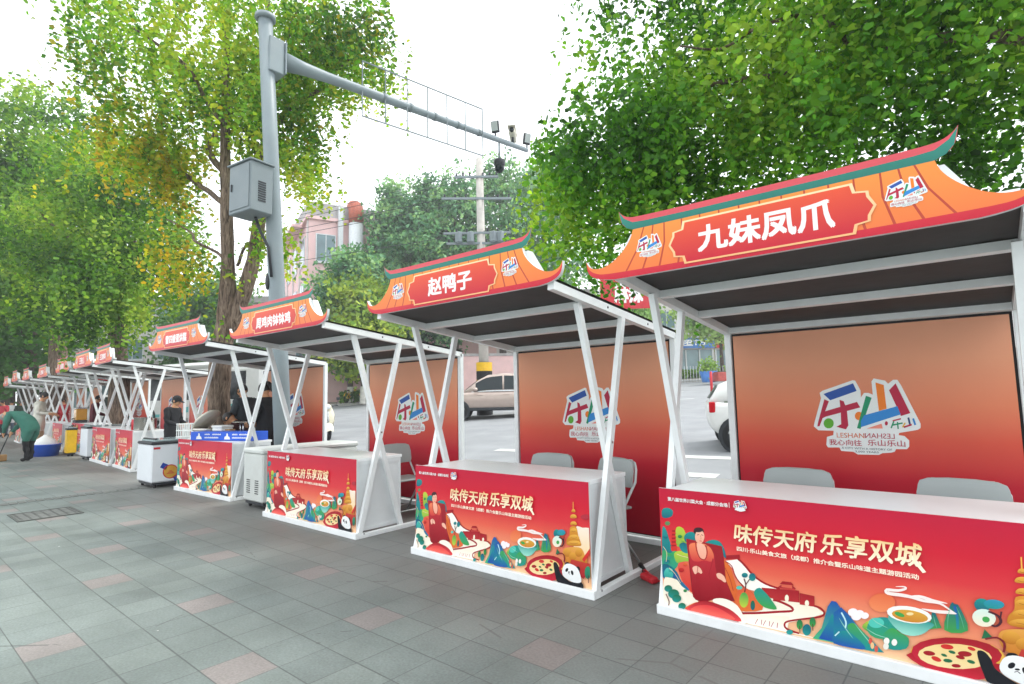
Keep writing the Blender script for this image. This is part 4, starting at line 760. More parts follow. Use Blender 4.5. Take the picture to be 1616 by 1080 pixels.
def back_panel_meshes():
    a = MB(); a.box((.075, D-.046, .1), (W-.075, D-.026, HB-.045), M['backprint'])
    b = MB(); put_logo(b, Plane(D-.0475), LCX-.01, LCY, LW)
    t = MB(); t.box((.057, D-.0255, .085), (W-.057, D-.012, HB-.02), M['black'])
    return a.mesh('back_panel'), b.mesh('logo'), t.mesh('edge_trim')

SIGN_Z = .9087
def sign_outline():
    c = W/2
    lower = [(.89, 2.212), (.95, 2.218), (1.02, 2.232), (1.075, 2.26), (1.10, 2.30), (1.107, 2.357)]
    eave = [(1.107, 2.357), (1.085, 2.322), (1.045, 2.302), (.985, 2.30), (.92, 2.322), (.86, 2.362), (.81, 2.41), (.775, 2.46), (.757, 2.512)]
    L_ = catmull(lower, 3).tolist()+catmull(eave, 3).tolist()[1:]
    right = [(c+x, z) for x, z in L_]; left = [(c-x, z) for x, z in reversed(L_)]
    return right+left
def ridge_outline(lo, hi, tip):
    c = W/2
    P = catmull([(.757, lo), (.80, lo+.02), (.835, lo+.06), (.852, tip)], 3).tolist()
    Q = catmull([(.852, tip), (.825, hi+.03), (.78, hi+.008), (.70, hi), (.4, hi-.004)], 3).tolist()[1:]
    L_ = P+Q
    return [(c+x, z) for x, z in L_]+[(c-x, z) for x, z in reversed(L_)]
VS = -.452
def sign_meshes(text, wide):
    c = W/2; mb = MB(); o = sign_outline()
    mb.prism(o, VS, VS+.028, M['board_white'])
    pl = Plane(VS); mb.flat(o, pl.fn(), M['print'], hexc('f0913c'), hexc('e8713a'))
    # red band along the foot of the board, lifted at the ends
    lowR = catmull([(.89, 2.212), (.95, 2.218), (1.02, 2.232), (1.075, 2.26), (1.10, 2.30), (1.107, 2.357)], 3).tolist()
    upR = catmull([(1.107, 2.357), (1.088, 2.305), (1.03, 2.268), (.93, 2.254), (.6, 2.25)], 3).tolist()[1:]
    band = [(c+x, z) for x, z in lowR+upR]+[(c-x, z) for x, z in reversed(lowR+upR)]
    f = pl.fn(); ln = hexc('b8402a')
    for k in range(-8, 9):
        if abs(k) < 6:
            xb = k*.118+(.0); xt = xb*.93
        else: xb = math.copysign(.70+(abs(k)-6)*.115, k); xt = math.copysign(.62+(abs(k)-6)*.06, k)
        if abs(k) > 7: continue
        mb.flat([(c+xb-.006, 2.25), (c+xb+.006, 2.25), (c+(xb+xt)/2*.97+.005, 2.39), (c+xt+.004, 2.515), (c+xt-.004, 2.515), (c+(xb+xt)/2*.97-.005, 2.39)], f, M['print'], ln)
    mb.flat(band, pl.fn(), M['print'], hexc('d83a40'), hexc('c4122f'))
    mb.flat(ridge_outline(2.508, 2.585, 2.645), pl.fn(), M['print'], hexc('d6505a'), hexc('d6505a'))
    g = [(.757, 2.508), (.80, 2.526), (.832, 2.562), (.85, 2.64), (.815, 2.59), (.76, 2.556), (.68, 2.55), (.4, 2.546)]
    mb.flat([(c+x, z) for x, z in g]+[(c-x, z) for x, z in reversed(g)], pl.fn(), M['print'], hexc('2f8f7d'), hexc('1f7468'))
    put_logo(mb, pl, c-.655, 2.385, .17, text=True); put_logo(mb, pl, c+.64, 2.39, .165, text=True)
    # straight return behind the board
    bk = MB(); bk.prism([(c-.95, 2.235), (c+.95, 2.235), (c+.79, 2.49), (c-.79, 2.49)], VS+.029, VS+.085, M['board_white'])
    # name plaque
    pq = MB(); pp = Plane(pl.v)
    h = [(.42, 2.243), (.43, 2.282), (.485, 2.29), (.487, 2.315), (.513, 2.358), (.487, 2.405), (.485, 2.428), (.43, 2.436), (.42, 2.478)]
    shape = lambda k, dz: [(c+x+k, 2.36+(z-2.36)*(1+dz)) for x, z in h]+[(c-x-k, 2.36+(z-2.36)*(1+dz)) for x, z in reversed(h)]
    pq.flat(shape(.013, .09), pp.fn(), M['print'], hexc('f6d9a8'), hexc('f0b27a'))
    pq.flat(shape(0, 0), pp.fn(), M['print'], hexc('e2512f'), hexc('c4162f'))
    put_text(pq, text, c-wide/2, 2.29, wide, .145 if len(text) < 5 else .125, pp.fn(), M['print'], (.86, .85, .83), bold=.032)
    return mb.mesh('sign_board'), bk.mesh('sign_return'), pq.mesh('name_plaque')

def stall_frame():
    parts = []
    def P(name, mb): parts.append((name, mb.mesh(name)))
    m = M['white']; b = MB()
    a0, a1 = Vector((0, .02, .03)), beam(0, T2); c0, c1 = Vector((0, D1-.02, .03)), beam(0, T1)      # where the two braces of a side meet
    d1_, d2_ = a1-a0, c1-c0; k_ = ((c0.y-a0.y)*d2_.z-(c0.z-a0.z)*d2_.y)/(d1_.y*d2_.z-d1_.z*d2_.y); CROSS = a0+d1_*k_
    b.box((0, -.032, .0), (W, .02, .062), m, bev=.004)
    b.box((0, .0225, 0), (.05, D-.06, .045), m, bev=.003); b.box((W-.05, .0225, 0), (W, D-.06, .045), m, bev=.003)
    b.box((.0575, D-.05, .01), (W-.0575, D, .06), m, bev=.003)
    P('base_frame', b)
    for x in (0, W-.055):
        b = MB(); b.box((x, D-.055, 0), (x+.055, D, HB+.012), m, bev=.003); P('post', b)
    for s in (0, 1):
        xo = .022 if s == 0 else W-.022; xi = .068 if s == 0 else W-.068
        b = MB(); b.bar((xo, .02, .03), beam(xo, T2)-Vector((0, 0, .03)), .042, .052, m); P('brace', b)
        b = MB(); b.bar((xi, D1-.02, .03), beam(xi, T1)-Vector((0, 0, .03)), .042, .052, m); P('brace', b)
        x = .0275 if s == 0 else W-.0275
        b = MB(); b.bar(beam(x, 0), beam(x, .985), .055, .06, m); P('side_beam', b)
    for s in (0, 1):
        xo = -.0005 if s == 0 else W+.0005; e = .006 if s else -.006
        for q, z, r in ((.30, .68, .011), (.02+.05, .045, .008)):
            b = MB(); b.lathe([(0, e), (r*.7, e), (r, e*.6), (r, 0)], M['chrome'], (xo-(0 if q != .30 else (.0 if s == 0 else 0)), q if q != .30 else CROSS[1], z if q != .30 else CROSS[2]), 10, 'x', False); P('bolt', b)
        for t in (.36, .70):
            p_ = beam(xo, t); b = MB(); b.lathe([(0, e*.5), (.008, e*.5), (.010, 0)], M['dark'], tuple(p_), 10, 'x', False); P('screw', b)
    for t, dz in ((.02, .058), (TB1, .004), (TB2, .004), (.965, -.006)):
        b = MB(); b.bar(beam(.056, t)+Vector((0, 0, dz)), beam(W-.056, t)+Vector((0, 0, dz)), .055, .05, m, side=(0, 1, -.11)); P('cross_beam', b)
    # canopy: a slightly sagging dark sheet over the beams
    b = MB(); V = []; n, k = 13, 9
    for i in range(n):
        for j in range(k):
            u = -.006+(W+.012)*i/(n-1); t = j/(k-1)*1.0
            p = beam(u, t); sag = .0
            V.append((p.x, p.y, p.z+.036+.004*math.sin(i*1.9+j)*math.sin(j*2.3)))
    F = [(i*k+j, (i+1)*k+j, (i+1)*k+j+1, i*k+j+1) for i in range(n-1) for j in range(k-1)]
    b.add(V+[(x, y, z+.012) for x, y, z in V], F+[tuple(q+n*k for q in f_[::-1]) for f_ in F], M['canvas'], smooth=True); P('canopy', b)
    # counter
    for x0, x1 in ((.094, .108), (W-.108, W-.094)):
        b = MB(); b.box((x0, .0185, .05), (x1, D1, HC-.036), M['board_white'])
        a0 = x1 if x0 > 1 else x0-.006
        for q in ((.02, .05, .05, HC-.04), (D1-.03, D1, .05, HC-.04), (.051, D1-.031, .05, .085), (.051, D1-.031, HC-.075, HC-.04)):
            b.box((a0, q[0], q[2]), (a0+.006, q[1], q[3]), M['board_white'])
        P('side_panel', b)
    b = MB(); b.box((.09, .0185, HC-.0355), (W-.09, D1+.02, HC-.004), M['top_white'], bev=.003); P('countertop', b)
    return parts
FRAME = stall_frame(); FPAN = front_panel_mesh(); BPAN, BLOGO, BTRIM = back_panel_meshes()
SG = 'red market stalls in a row along the pavement'
def stall(loc, rz, sx, sz, text, wide, label, shift=(0, 0, 0)):
    t = thing('market_stall', label, 'market stall', loc, rz, SG, (sx, 1, sz))
    def part(name, me, par=t):
        o = bpy.data.objects.new(name, me); link(o); o.parent = par; return o
    for name, me in FRAME: part(name, me)
    part('front_panel', FPAN); bp = part('back_panel', BPAN); part('logo', BLOGO, bp); part('edge_trim', BTRIM, bp)
    a, b, c = sign_meshes(text, wide)
    s = part('sign_board', a); s.location = shift; part('sign_return', b, s); part('name_plaque', c, s)
    return t
stall((0, 0, 0), 0, 1, 1, '九妹凤爪', .69, 'largest red stall at the right edge, its empty counter backed by two folding chairs', (-.085, 0, -.032))
stall((-2.453, -.056, 0), 0, 1, 1, '赵鸭子', .5, 'red stall with a bare counter, second from the right edge, three characters on its sign')
stall((-5.313, -.087, 0), .005, 1, 1, '周鸡肉钵钵鸡', .78, 'red stall right of the grey camera pole, six white characters on its sign')
stall((-8.681, .034, 0), .039, .976, 1.034, '雷四嫂蛋烘糕', .78, 'red stall with a blue carton on its counter beside the big tree trunk')
stall((-13.75, .46, 0), -.06, .80, 1.055, '三江钵钵鸡', .72, 'narrow red stall with steel pots, first one beyond the tall white freezer')
stall((-15.95, .52, 0), -.049, 1, 1.06, '王浩儿', .56, 'red stall right beside the low glass topped freezer, seen at a sharp slant')
stall((-19.802, .877, 0), -.05, 1, 1.086, '豆腐脑', .56, 'red stall with the small yellow freezer standing in front of it')
stall((-21.9, .80, 0), -.05, .92, 1.05, '油炸串串', .62, 'small far stall with wooden boards leaning on its counter')
stall((-24.281, .783, 0), -.05, .8, 1.05, '甜皮鸭', .56, 'far stall behind the woman in white, its roof just over her head')
stall((-26.1, .75, 0), -.05, .8, 1.05, '冰粉', .5, 'farthest stall with a readable red sign, left of all the others')
stall((-28.2, .8, 0), -.05, .8, 1.0, '麻辣烫', .56, 'last stall of the row, cut off by the left edge of the photo')

# ---------------------------------------------------------------- folding chairs
def chair_parts():
    out_ = []; fr = M['chair_frame']; se = M['chair_seat']
    b = MB(); b.box((-.20, -.19, .425), (.20, .19, .445), se, bev=.012); out_.append(('seat', b.mesh('seat')))
    b = MB(); V = []; F = []
    prof = catmull([(-.222, .68), (-.215, .61), (-.16, .595), (.16, .595), (.215, .61), (.222, .68), (.218, .75), (.165, .815), (-.165, .815), (-.218, .75)], 3, True)
    fnb = lambda x, z, o=0: (x, .185+o+(z-.6)*.16-.02*(x/.2)**2, z)
    n = len(prof); tri = tessellate_polygon([[Vector((p[0], p[1], 0)) for p in prof]])
    b.add([fnb(*p) for p in prof]+[fnb(p[0], p[1], .016) for p in prof], list(tri)+[tuple(n+q for q in t_) for t_ in tri]+[(i, (i+1) % n, n+(i+1) % n, n+i) for i in range(n)], se, smooth=False)
    out_.append(('backrest', b.mesh('backrest')))
    for s in (-1, 1):
        b = MB(); b.tube([(s*.215, -.24, 0), (s*.215, .0, .33), (s*.215, .215, .64), (s*.21, .232, .74), (s*.185, .243, .79), (s*.14, .247, .803)], .0115, fr, 8); out_.append(('back_leg', b.mesh('back_leg')))
        b = MB(); b.tube([(s*.195, .24, 0), (s*.195, .02, .30), (s*.195, -.15, .425)], .011, fr, 8); out_.append(('leg', b.mesh('leg')))
    b = MB(); b.tube([(-.15, .2475, .8035), (.15, .2475, .8035)], .0115, fr, 8); out_.append(('top_rail', b.mesh('top_rail')))
    for q in ((.195, .17), (.215, -.165)):
        b = MB(); b.tube([(-q[0], q[1], .10), (q[0], q[1], .10)], .008, fr, 6); out_.append(('stretcher', b.mesh('stretcher')))
    return out_
M['chair_frame'] = mat('chair_tube', 'c6cccb', .35, .2, var=.06); M['chair_seat'] = mat('chair_plastic', 'a2a9a8', .5, var=.06, scale=4)
CH = chair_parts()
for x, y, rz, lb in ((.66, .83, .05, 'white folding chair by the left end of the nearest back panel'),
                     (1.60, .80, -.05, 'white folding chair at the right edge of the photo behind the nearest counter'),
                     (-1.58, .80, .08, 'left folding chair behind the bare counter of the second stall'),
                     (-.92, .78, -.35, 'folding chair turned sideways at the right end of the second stall'),
                     (-3.80, .92, 1.5, 'open folding chair standing sideways between two counters, its seat and legs in view')):
    t = thing('folding_chair', lb, 'chair', (x, y, 0), rz, 'white folding chairs behind the counters', (1.06, 1.06, 1.06))
    for nme, me in CH:
        o = bpy.data.objects.new(nme, me); link(o); o.parent = t

# ---------------------------------------------------------------- trees
def leaf_cloud(name, P, size, col, parent, m, seed, droop=.55, fan=True):
    """P (N,3) leaf positions, size (N,), col (N,3): N small folded fan leaves in one mesh"""
    g = np.random.default_rng(seed); N = len(P)
    d = g.normal(size=(N, 3)); d /= np.linalg.norm(d, axis=1)[:, None]
    d = d*(1-droop)+np.array([0, 0, -1.])*droop; d /= np.linalg.norm(d, axis=1)[:, None]
    t = np.cross(d, g.normal(size=(N, 3))); t /= np.linalg.norm(t, axis=1)[:, None]+1e-9
    n = np.cross(d, t); s = size[:, None]
    V = np.empty((N, 6, 3)); V[:, 0] = P
    for k, (a, r, f) in enumerate(((-58, .82, .16), (-27, 1., .05), (0, .84, 0), (27, 1., .05), (58, .82, .16))):
        a = math.radians(a); V[:, k+1] = P+(d*(r*math.cos(a))+t*(r*math.sin(a))+n*f)*s
    me = bpy.data.meshes.new(name)
    me.vertices.add(N*6); me.vertices.foreach_set('co', V.astype('f').ravel())
    tri = np.array([[0, 1, 2], [0, 2, 3], [0, 3, 4], [0, 4, 5]]); idx = (np.arange(N)[:, None, None]*6+tri[None]).ravel()
    me.loops.add(N*12); me.loops.foreach_set('vertex_index', idx.astype('i'))
    me.polygons.add(N*4); me.polygons.foreach_set('loop_start', np.arange(0, N*12, 3, dtype='i'))
    me.update(calc_edges=True)
    a = me.color_attributes.new('col', 'FLOAT_COLOR', 'POINT')
    C = np.repeat(np.c_[col, np.ones(N)], 6, axis=0).astype('f'); a.data.foreach_set('color', C.ravel())
    me.materials.append(m); me.validate()
    o = bpy.data.objects.new(name, me); link(o); o.parent = parent; return o

def strands(ells, seed, step=.05, spread=.06, bundle=4):
    """hanging leafy shoots in bundles: from points inside ellipsoids (centre, radii, count, (min, max) length)"""
    g = np.random.default_rng(seed); out_ = []
    for c, r, k, (l0, l1) in ells:
        nb = max(1, k//bundle)
        q = g.normal(size=(nb, 3)); q /= np.linalg.norm(q, axis=1)[:, None]
        q *= (g.random((nb, 1))**.42)
        an = np.array(c)+q*np.array(r); sp = .055*(np.mean(r)**.5)+spread
        for p0 in an:
            lb = l0+(l1-l0)*g.random()**1.4; side = g.normal(size=2)*.25
            for _ in range(bundle):
                p = p0+g.normal(size=3)*[sp*1.5, sp*1.5, sp]; l = lb*(.65+.5*g.random())
                n = max(4, int(l/step)); h = np.linspace(0, 1, n); dx = g.normal(size=2)*.1
                path = np.stack([p[0]+side[0]*h**.6*l*.7+dx[0]*h, p[1]+side[1]*h**.6*l*.7+dx[1]*h, p[2]+.12*np.sin(h*2.2)*l-h**1.4*l], 1)
                out_.append(path+g.normal(size=(n, 3))*spread*(1-.45*h)[:, None])
    return np.concatenate(out_)

def leaf_colours(P, pal, seed, fn=None, clump=.9):
    g = np.random.default_rng(seed); N = len(P); pal = np.array([hexc(h) for h in pal])
    # clumps of slightly different tone, plus leaf to leaf variation
    w_ = np.sin(P[:, 0]/clump*2.1+1)+np.sin(P[:, 1]/clump*1.7+2.2*np.sin(P[:, 2]/clump))+np.sin(P[:, 2]/clump*2.6+P[:, 0])
    t = np.clip((w_+3)/6+g.normal(size=N)*.16, 0, .999)*(len(pal)-1)
    i = t.astype(int); f = (t-i)[:, None]; C = pal[i]*(1-f)+pal[i+1]*f
    if fn is not None: C = fn(P, C, g)
    return np.clip(C*.88*(1+g.normal(size=(N, 1))*.2), .004, .9)

def trunk_mb(paths, m, n=12, seed=1, gnarl=.05):
    g = random.Random(seed); mb = MB()
    for pts, rad in paths:
        P = catmull(pts, 5); Rr = np.interp(np.linspace(0, len(pts)-1, len(P)), range(len(pts)), rad)
        P = [Vector(p)+Vector((g.uniform(-1, 1), g.uniform(-1, 1), 0))*gnarl*r for p, r in zip(P, Rr)]
        mb.tube(P, [r*(1+g.uniform(-.06, .06)) for r in Rr], m, n)
    return mb

def tree(name, label, group, base, trunks, limbs, ells, pal, leaf, seed, m_leaf=None, m_bark=None, fn=None, droop=.55, step=.05, spread=.085, extra=None, white=None):
    t = thing(name, label, 'tree', base, 0, group)
    off = Vector(base)
    loc = lambda pts: [tuple(Vector(p)-off) for p in pts]
    mk = m_bark or M['bark']
    for pts, rad in trunks: trunk_mb([(loc(pts), rad)], mk, seed=seed).build('trunk', t)
    for pts, rad in limbs: trunk_mb([(loc(pts), rad)], mk, 8, seed=seed+1, gnarl=.25).build('limb', t)
    if white:
        pts, rad = white; trunk_mb([(loc(pts), rad)], M['limewash'], seed=seed, gnarl=.0).build('limewash', t)
    P = strands(ells, seed, step, spread)
    if extra is not None: P = np.concatenate([P, extra])
    C = leaf_colours(P, pal, seed+3, fn)
    g = np.random.default_rng(seed+5); S_ = leaf*(.6+.7*g.random(len(P)))
    leaf_cloud('crown', P-np.array(base), S_, C, t, m_leaf or M['leaf'], seed+9, droop)
    return t
GT = 'ginkgo trees along the pavement'
GREEN = ['2f5a1c', '3f7222', '528a2b', '669635', '78a53f']
RGREEN = ['28540f', '3b7417', '549020', '74a82d', '9ec044']
# --- right: low spreading canopy behind the nearest stalls, trunk outside the frame
def limb(a, b, r0, r1, seed, sag=.25):
    g = random.Random(seed); a = Vector(a); b = Vector(b); P = []
    for k in range(6):
        t = k/5; P.append(tuple(a.lerp(b, t)+Vector((g.uniform(-.15, .15), g.uniform(-.15, .15), sag*math.sin(t*3.1)+g.uniform(-.08, .08)))))
    return (P, [r0+(r1-r0)*k/5 for k in range(6)])
RT = (3.75, 2.05, 0)
tree('ginkgo_tree', 'leafy green ginkgo whose branches hang over the nearest stalls at the upper right', GT, RT,
     [([(3.75, 2.05, -.1), (3.7, 2.05, 1.6), (3.6, 2.1, 3.4), (3.4, 2.3, 5.6), (3.1, 2.6, 8.2)], [.34, .27, .22, .15, .06])],
     [limb((3.6, 2.1, 3.6), (-1.2, 2.5, 4.9), .07, .015, 2), limb((3.55, 2.2, 4.0), (.6, 4.4, 5.3), .08, .02, 3), limb((3.5, 2.2, 4.4), (-.6, 2.6, 6.6), .07, .015, 4),
      limb((3.5, 2.3, 4.6), (1.2, 1.9, 5.9), .06, .015, 5), limb((3.4, 2.4, 5.2), (2.2, 5.4, 7), .07, .02, 6), limb((1.2, 2.5, 4.6), (-.2, 1.7, 4.9), .03, .01, 8), limb((3.5, 2.1, 4), (5.8, 2, 6), .1, .02, 9)],
     [((-1.15, 2.15, 4.35), (1.15, .95, .9), 500, (.6, 1.7)), ((.2, 2.6, 4.7), (1.4, 1.3, 1.05), 560, (.5, 1.5)), ((2.0, 3.1, 4.9), (1.6, 1.5, 1.3), 600, (.4, 1.4)),
      ((-.65, 2.4, 6.0), (1.15, 1.1, .9), 330, (.3, .9)), ((.9, 3.2, 6.4), (2.0, 1.9, 1.4), 560, (.3, 1.0)), ((3.0, 3.0, 6.9), (2.2, 2.2, 2.0), 650, (.3, 1.0)), ((1.55, 1.75, 5.0), (1.25, .6, .85), 280, (.3, .9)), ((2.4, 2.2, 5.6), (1.0, .8, 1.1), 300, (.3, .9)), ((1.6, -1.2, 7.0), (2.6, 2.2, .8), 520, (.2, .6)), ((-2.4, -.9, 7.6), (2.4, 2.0, .8), 420, (.2, .6)), ((3.6, -4.0, 6.6), (2.6, 2.2, .9), 420, (.2, .7))],  # last three crown clumps hang unseen overhead, added to shade the pavement
     RGREEN, .053, 21, spread=.05, step=.036)
# --- left: the tall yellowing ginkgo behind the stalls, two stems
def yellowing(P, C, g):
    """autumn colour runs down single shoots, strongest on the lower, left hanging ones"""
    band = np.clip((7.6-P[:, 2])/2.2, 0, 1)*np.clip((P[:, 2]-2.6)/1.0, 0, 1)
    streak = np.sin(P[:, 0]*9.1+1.7*np.sin(P[:, 1]*7.3))*np.sin(P[:, 1]*8.3+P[:, 0]*3.1)
    left = np.clip((-P[:, 0]-8.2)/1.6, .2, 1)*np.clip((P[:, 0]+12.2)/1.6, .25, 1)
    k = band*(.30+.62*np.clip(streak*1.6, -.4, 1))*left+.12*(g.random(len(P)) < .12)
    f = np.clip(k+g.normal(size=len(P))*.16, 0, .74)[:, None]
    yel = np.array(hexc('d2c234')); org = np.array(hexc('eab02a')); q = g.random((len(P), 1))
    return C*(1-f)+(yel*q+org*(1-q))*f
tree('ginkgo_tree', 'tall ginkgo turning yellow, its two brown stems rising behind the stall with the blue carton', GT, (-9.25, .92, 0),
     [([(-9.25, .92, -.1), (-9.2, .9, .9), (-9.1, .86, 2.1), (-8.9, .86, 3.1), (-8.82, .82, 4.2), (-8.79, .74, 5.4), (-8.7, .66, 6.6), (-8.6, .6, 8.6)], [.27, .21, .185, .165, .115, .10, .085, .04]),
      ([(-8.93, .9, 2.7), (-8.62, 1.12, 3.7), (-8.52, 1.25, 4.8), (-8.45, 1.33, 6.7), (-8.5, 1.36, 8.1), (-8.5, 1.3, 9.6)], [.15, .13, .115, .095, .08, .04])],
     [limb((-8.8, .8, 5.0), (-10.6, -.4, 6.3), .06, .015, 11), limb((-8.75, .75, 5.6), (-10.9, .8, 8.1), .07, .015, 12), limb((-8.7, 1.1, 5.9), (-6.6, 2.4, 8.0), .07, .012, 13), limb((-8.7, 1.2, 6.6), (-7.0, 1.4, 8.6), .05, .01, 14),
      limb((-8.7, .7, 6.5), (-9.4, -1.1, 8.3), .05, .01, 15), limb((-8.75, 1.0, 4.0), (-7.7, 1.2, 4.7), .03, .01, 16), limb((-8.85, .8, 3.9), (-9.9, .1, 4.8), .035, .01, 17)],
     [((-9.1, .5, 8.1), (2.4, 2.3, 1.7), 900, (.4, 1.4)), ((-7.3, 2.0, 8.3), (1.3, 1.3, 1.2), 560, (.3, 1.1)), ((-10.1, -.2, 6.5), (1.15, .9, .65), 230, (.5, 1.3)), ((-9.7, .1, 6.0), (.6, .5, .4), 60, (.5, 1.2)),
      ((-8.1, 1.4, 6.7), (1.0, .9, .8), 220, (.4, 1.2)), ((-9.75, .2, 4.1), (.55, .5, .5), 90, (.25, .7)), ((-8.0, 1.2, 4.5), (.4, .4, .6), 60, (.2, .5)), ((-8.8, .9, 3.4), (.35, .35, 1.1), 30, (.1, .3)), ((-7.6, 1.7, 5.8), (.5, .5, .5), 40, (.3, .9))],
     ['36671a', '4c8722', '6aa22c', '8fb837', 'b0c440'], .064, 31, fn=yellowing, step=.038, spread=.05)
# --- the bigger green ones farther along the row
FG = ['28500f', '41701c', '5f8e28', '7fa636', 'a4bc4a']
tree('ginkgo_tree', 'full green ginkgo at the left, hanging low over the roofs of the far stalls', GT, (-19.2, 1.9, 0),
     [([(-19.2, 1.9, 0), (-19.15, 1.9, 2.2), (-19.4, 1.8, 4.4), (-19.5, 1.8, 8)], [.34, .28, .22, .08]), ([(-19.2, 1.9, 2.4), (-18.6, 1.8, 4.4), (-18.2, 1.9, 6.5)], [.2, .15, .06])],
     [limb((-19.3, 1.9, 4), (-17, .9, 5.6), .09, .02, 21), limb((-19.3, 1.9, 4), (-21.5, 2.4, 6.3), .09, .02, 22), limb((-19.4, 1.8, 5), (-18.6, -.4, 7), .07, .02, 23)],
     [((-19.0, 1.3, 7.2), (3.1, 2.6, 2.9), 1500, (.5, 2.2)), ((-17.2, .8, 4.9), (1.5, 1.2, 1.1), 300, (.5, 1.9)), ((-20.3, .9, 4.9), (1.8, 1.4, 1.0), 170, (.5, 1.5))],
     FG, .088, 41, step=.06, spread=.1)
tree('ginkgo_tree', 'tallest green tree at the left edge, its crown reaching the pale sky', GT, (-26.5, 1.7, 0),
     [([(-26.5, 1.7, 0), (-26.4, 1.7, 3), (-26.6, 1.6, 6), (-26.5, 1.5, 11)], [.4, .32, .25, .08]), ([(-26.4, 1.7, 3.2), (-25.6, 1.6, 5.5), (-25.0, 1.5, 8)], [.2, .16, .06])],
     [limb((-26.5, 1.6, 5), (-23.5, .6, 7.5), .1, .02, 31), limb((-26.5, 1.6, 5), (-29, 1.5, 8), .1, .02, 32), limb((-26.5, 1.6, 6), (-25.5, -1.2, 9), .1, .02, 33)],
     [((-26.2, .6, 10.6), (4.0, 3.3, 3.6), 1500, (.6, 2.6)), ((-24.4, .4, 6.4), (2.2, 1.8, 1.5), 300, (.6, 2.0)), ((-27.5, -.4, 6.4), (2.6, 2.0, 1.4), 240, (.6, 1.9))],
     FG, .115, 51, step=.08, spread=.14)
tree('ginkgo_tree', 'dark green tree behind the last stalls, between the two big left crowns', GT, (-35.5, 2.2, 0),
     [([(-35.5, 2.2, 0), (-35.4, 2.2, 4), (-35.6, 2.1, 10)], [.42, .32, .1])], [limb((-35.4, 2.2, 4), (-32, 1, 6), .12, .02, 41)],
     [((-35, 1, 7.4), (5, 4, 4.4), 1300, (.7, 2.2)), ((-33, -.6, 4.6), (3, 2, 1.6), 320, (.6, 1.6))], ['244a1c', '2f5c22', '3c6c2b', '4c7c35'], .22, 61, step=.2, spread=.28, m_bark=M['bark_dark'])
tree('ginkgo_tree', 'farthest dark tree closing the row at the left edge', GT, (-47, 3, 0),
     [([(-47, 3, 0), (-47, 3, 5), (-47, 3, 10)], [.45, .35, .1])], [],
     [((-47, 1.5, 7.4), (6, 6, 5.2), 1200, (.8, 2.4))], ['213f1c', '2a5220', '386428', '466f30'], .3, 71, step=.26, spread=.35, m_bark=M['bark_dark'])

# --- across the street: bluish evergreen camphors, each with its own crown
CG = ['2f5f42', '467a57', '60936a', '7dab7b', '9cc28a']
def far_tree(label, p, h, cr, seed, pal=CG, cone=False, lean=(0, 0), white=True, leaf=.22, low=.28):
    x, y = p; z = zroad(y)+.14; g = random.Random(seed); top = (x+lean[0], y+lean[1], z+h*.86)
    mid = (x+lean[0]*.7, y+lean[1]*.7, z+h*.42)
    ells = []
    n = 12
    for k in range(n):
        t = k/(n-1); zz = z+h*(low+.05+(.93-low)*t)
        r = cr*((1-t)**.75+.12) if cone else cr*(.55+.5*math.sin(math.pi*min(1, t*.9+.12)))*.75
        a = k*2.4+seed; o = r*.45 if 0 < k < n-1 else 0
        ells.append(((x+lean[0]*t+o*math.cos(a), y+lean[1]*t+o*math.sin(a), zz), (r*.72, r*.72, h*.085), 170, (.3, .9)))
    ex = (mid[0]-x)*.33, (mid[1]-y)*.33
    tree('street_tree', label, 'trees across the street', (x, y, z), [([(x, y, z-.1), (x+ex[0], y+ex[1], z+h*.14), mid, top], [.03*h**.9, .022*h**.9, .015*h**.9, .05])],
         [limb((mid[0], mid[1], mid[2]-.5), (x+cr*.6*math.cos(k*2.1+seed), y+cr*.6*math.sin(k*2.1+seed), z+h*.62), .012*h, .03, seed+k) for k in range(3)],
         ells, pal, leaf, seed*3+100, M['leaf_far'], M['bark_dark'], droop=.3, step=.075, spread=.3,
         white=([(x, y, z-.1), (x+ex[0]*.5, y+ex[1]*.5, z+1.1)], [.031*h**.9, .0275*h**.9]) if white else None)
far_tree('lower round bluish tree in front of the pink building corner', (-31.6, 18.6), 10.0, 4.2, 1)
far_tree('tall pointed evergreen just right of the pink building', (-32.9, 23.3), 16.0, 3.6, 2, cone=True)
far_tree('second pointed evergreen, between two others left of the utility pole', (-31.4, 25.2), 16.4, 4.2, 3, cone=True)
far_tree('dense evergreen left of the utility pole, behind the middle stall sign', (-29.2, 26.4), 16.4, 5.6, 10)
far_tree('broad tall evergreen directly behind the utility pole', (-27.9, 30.4), 18.4, 6.4, 4)
far_tree('evergreen right of the utility pole, half hidden by the ginkgo strands', (-25.0, 32.2), 17.2, 6.0, 5)
far_tree('bright yellow green low tree behind the sign of the middle stall', (-29.7, 18.3), 8.0, 3.4, 6, pal=['5f8a2e', '7fa03a', '9cb548', 'b3bf55'], low=.3)
far_tree('pale green tree above the plaza seen through the gap beside the nearest stall', (-13.2, 38.5), 8.2, 3.6, 7, pal=['6f9a4e', '88b062', 'a3c27a', 'b5cf8c'], low=.42, white=False)
far_tree('sparse young tree over the shopfront between the two nearest stalls', (-18.5, 33.2), 6.4, 2.4, 8, pal=['6f9a4e', '88b062', 'a3c27a'], low=.5, white=False)
far_tree('bushy tree by the bus behind the far stalls', (-39.5, 12.5), 9.0, 4.2, 9, pal=['3f6f3a', '528046', '6a9455'])
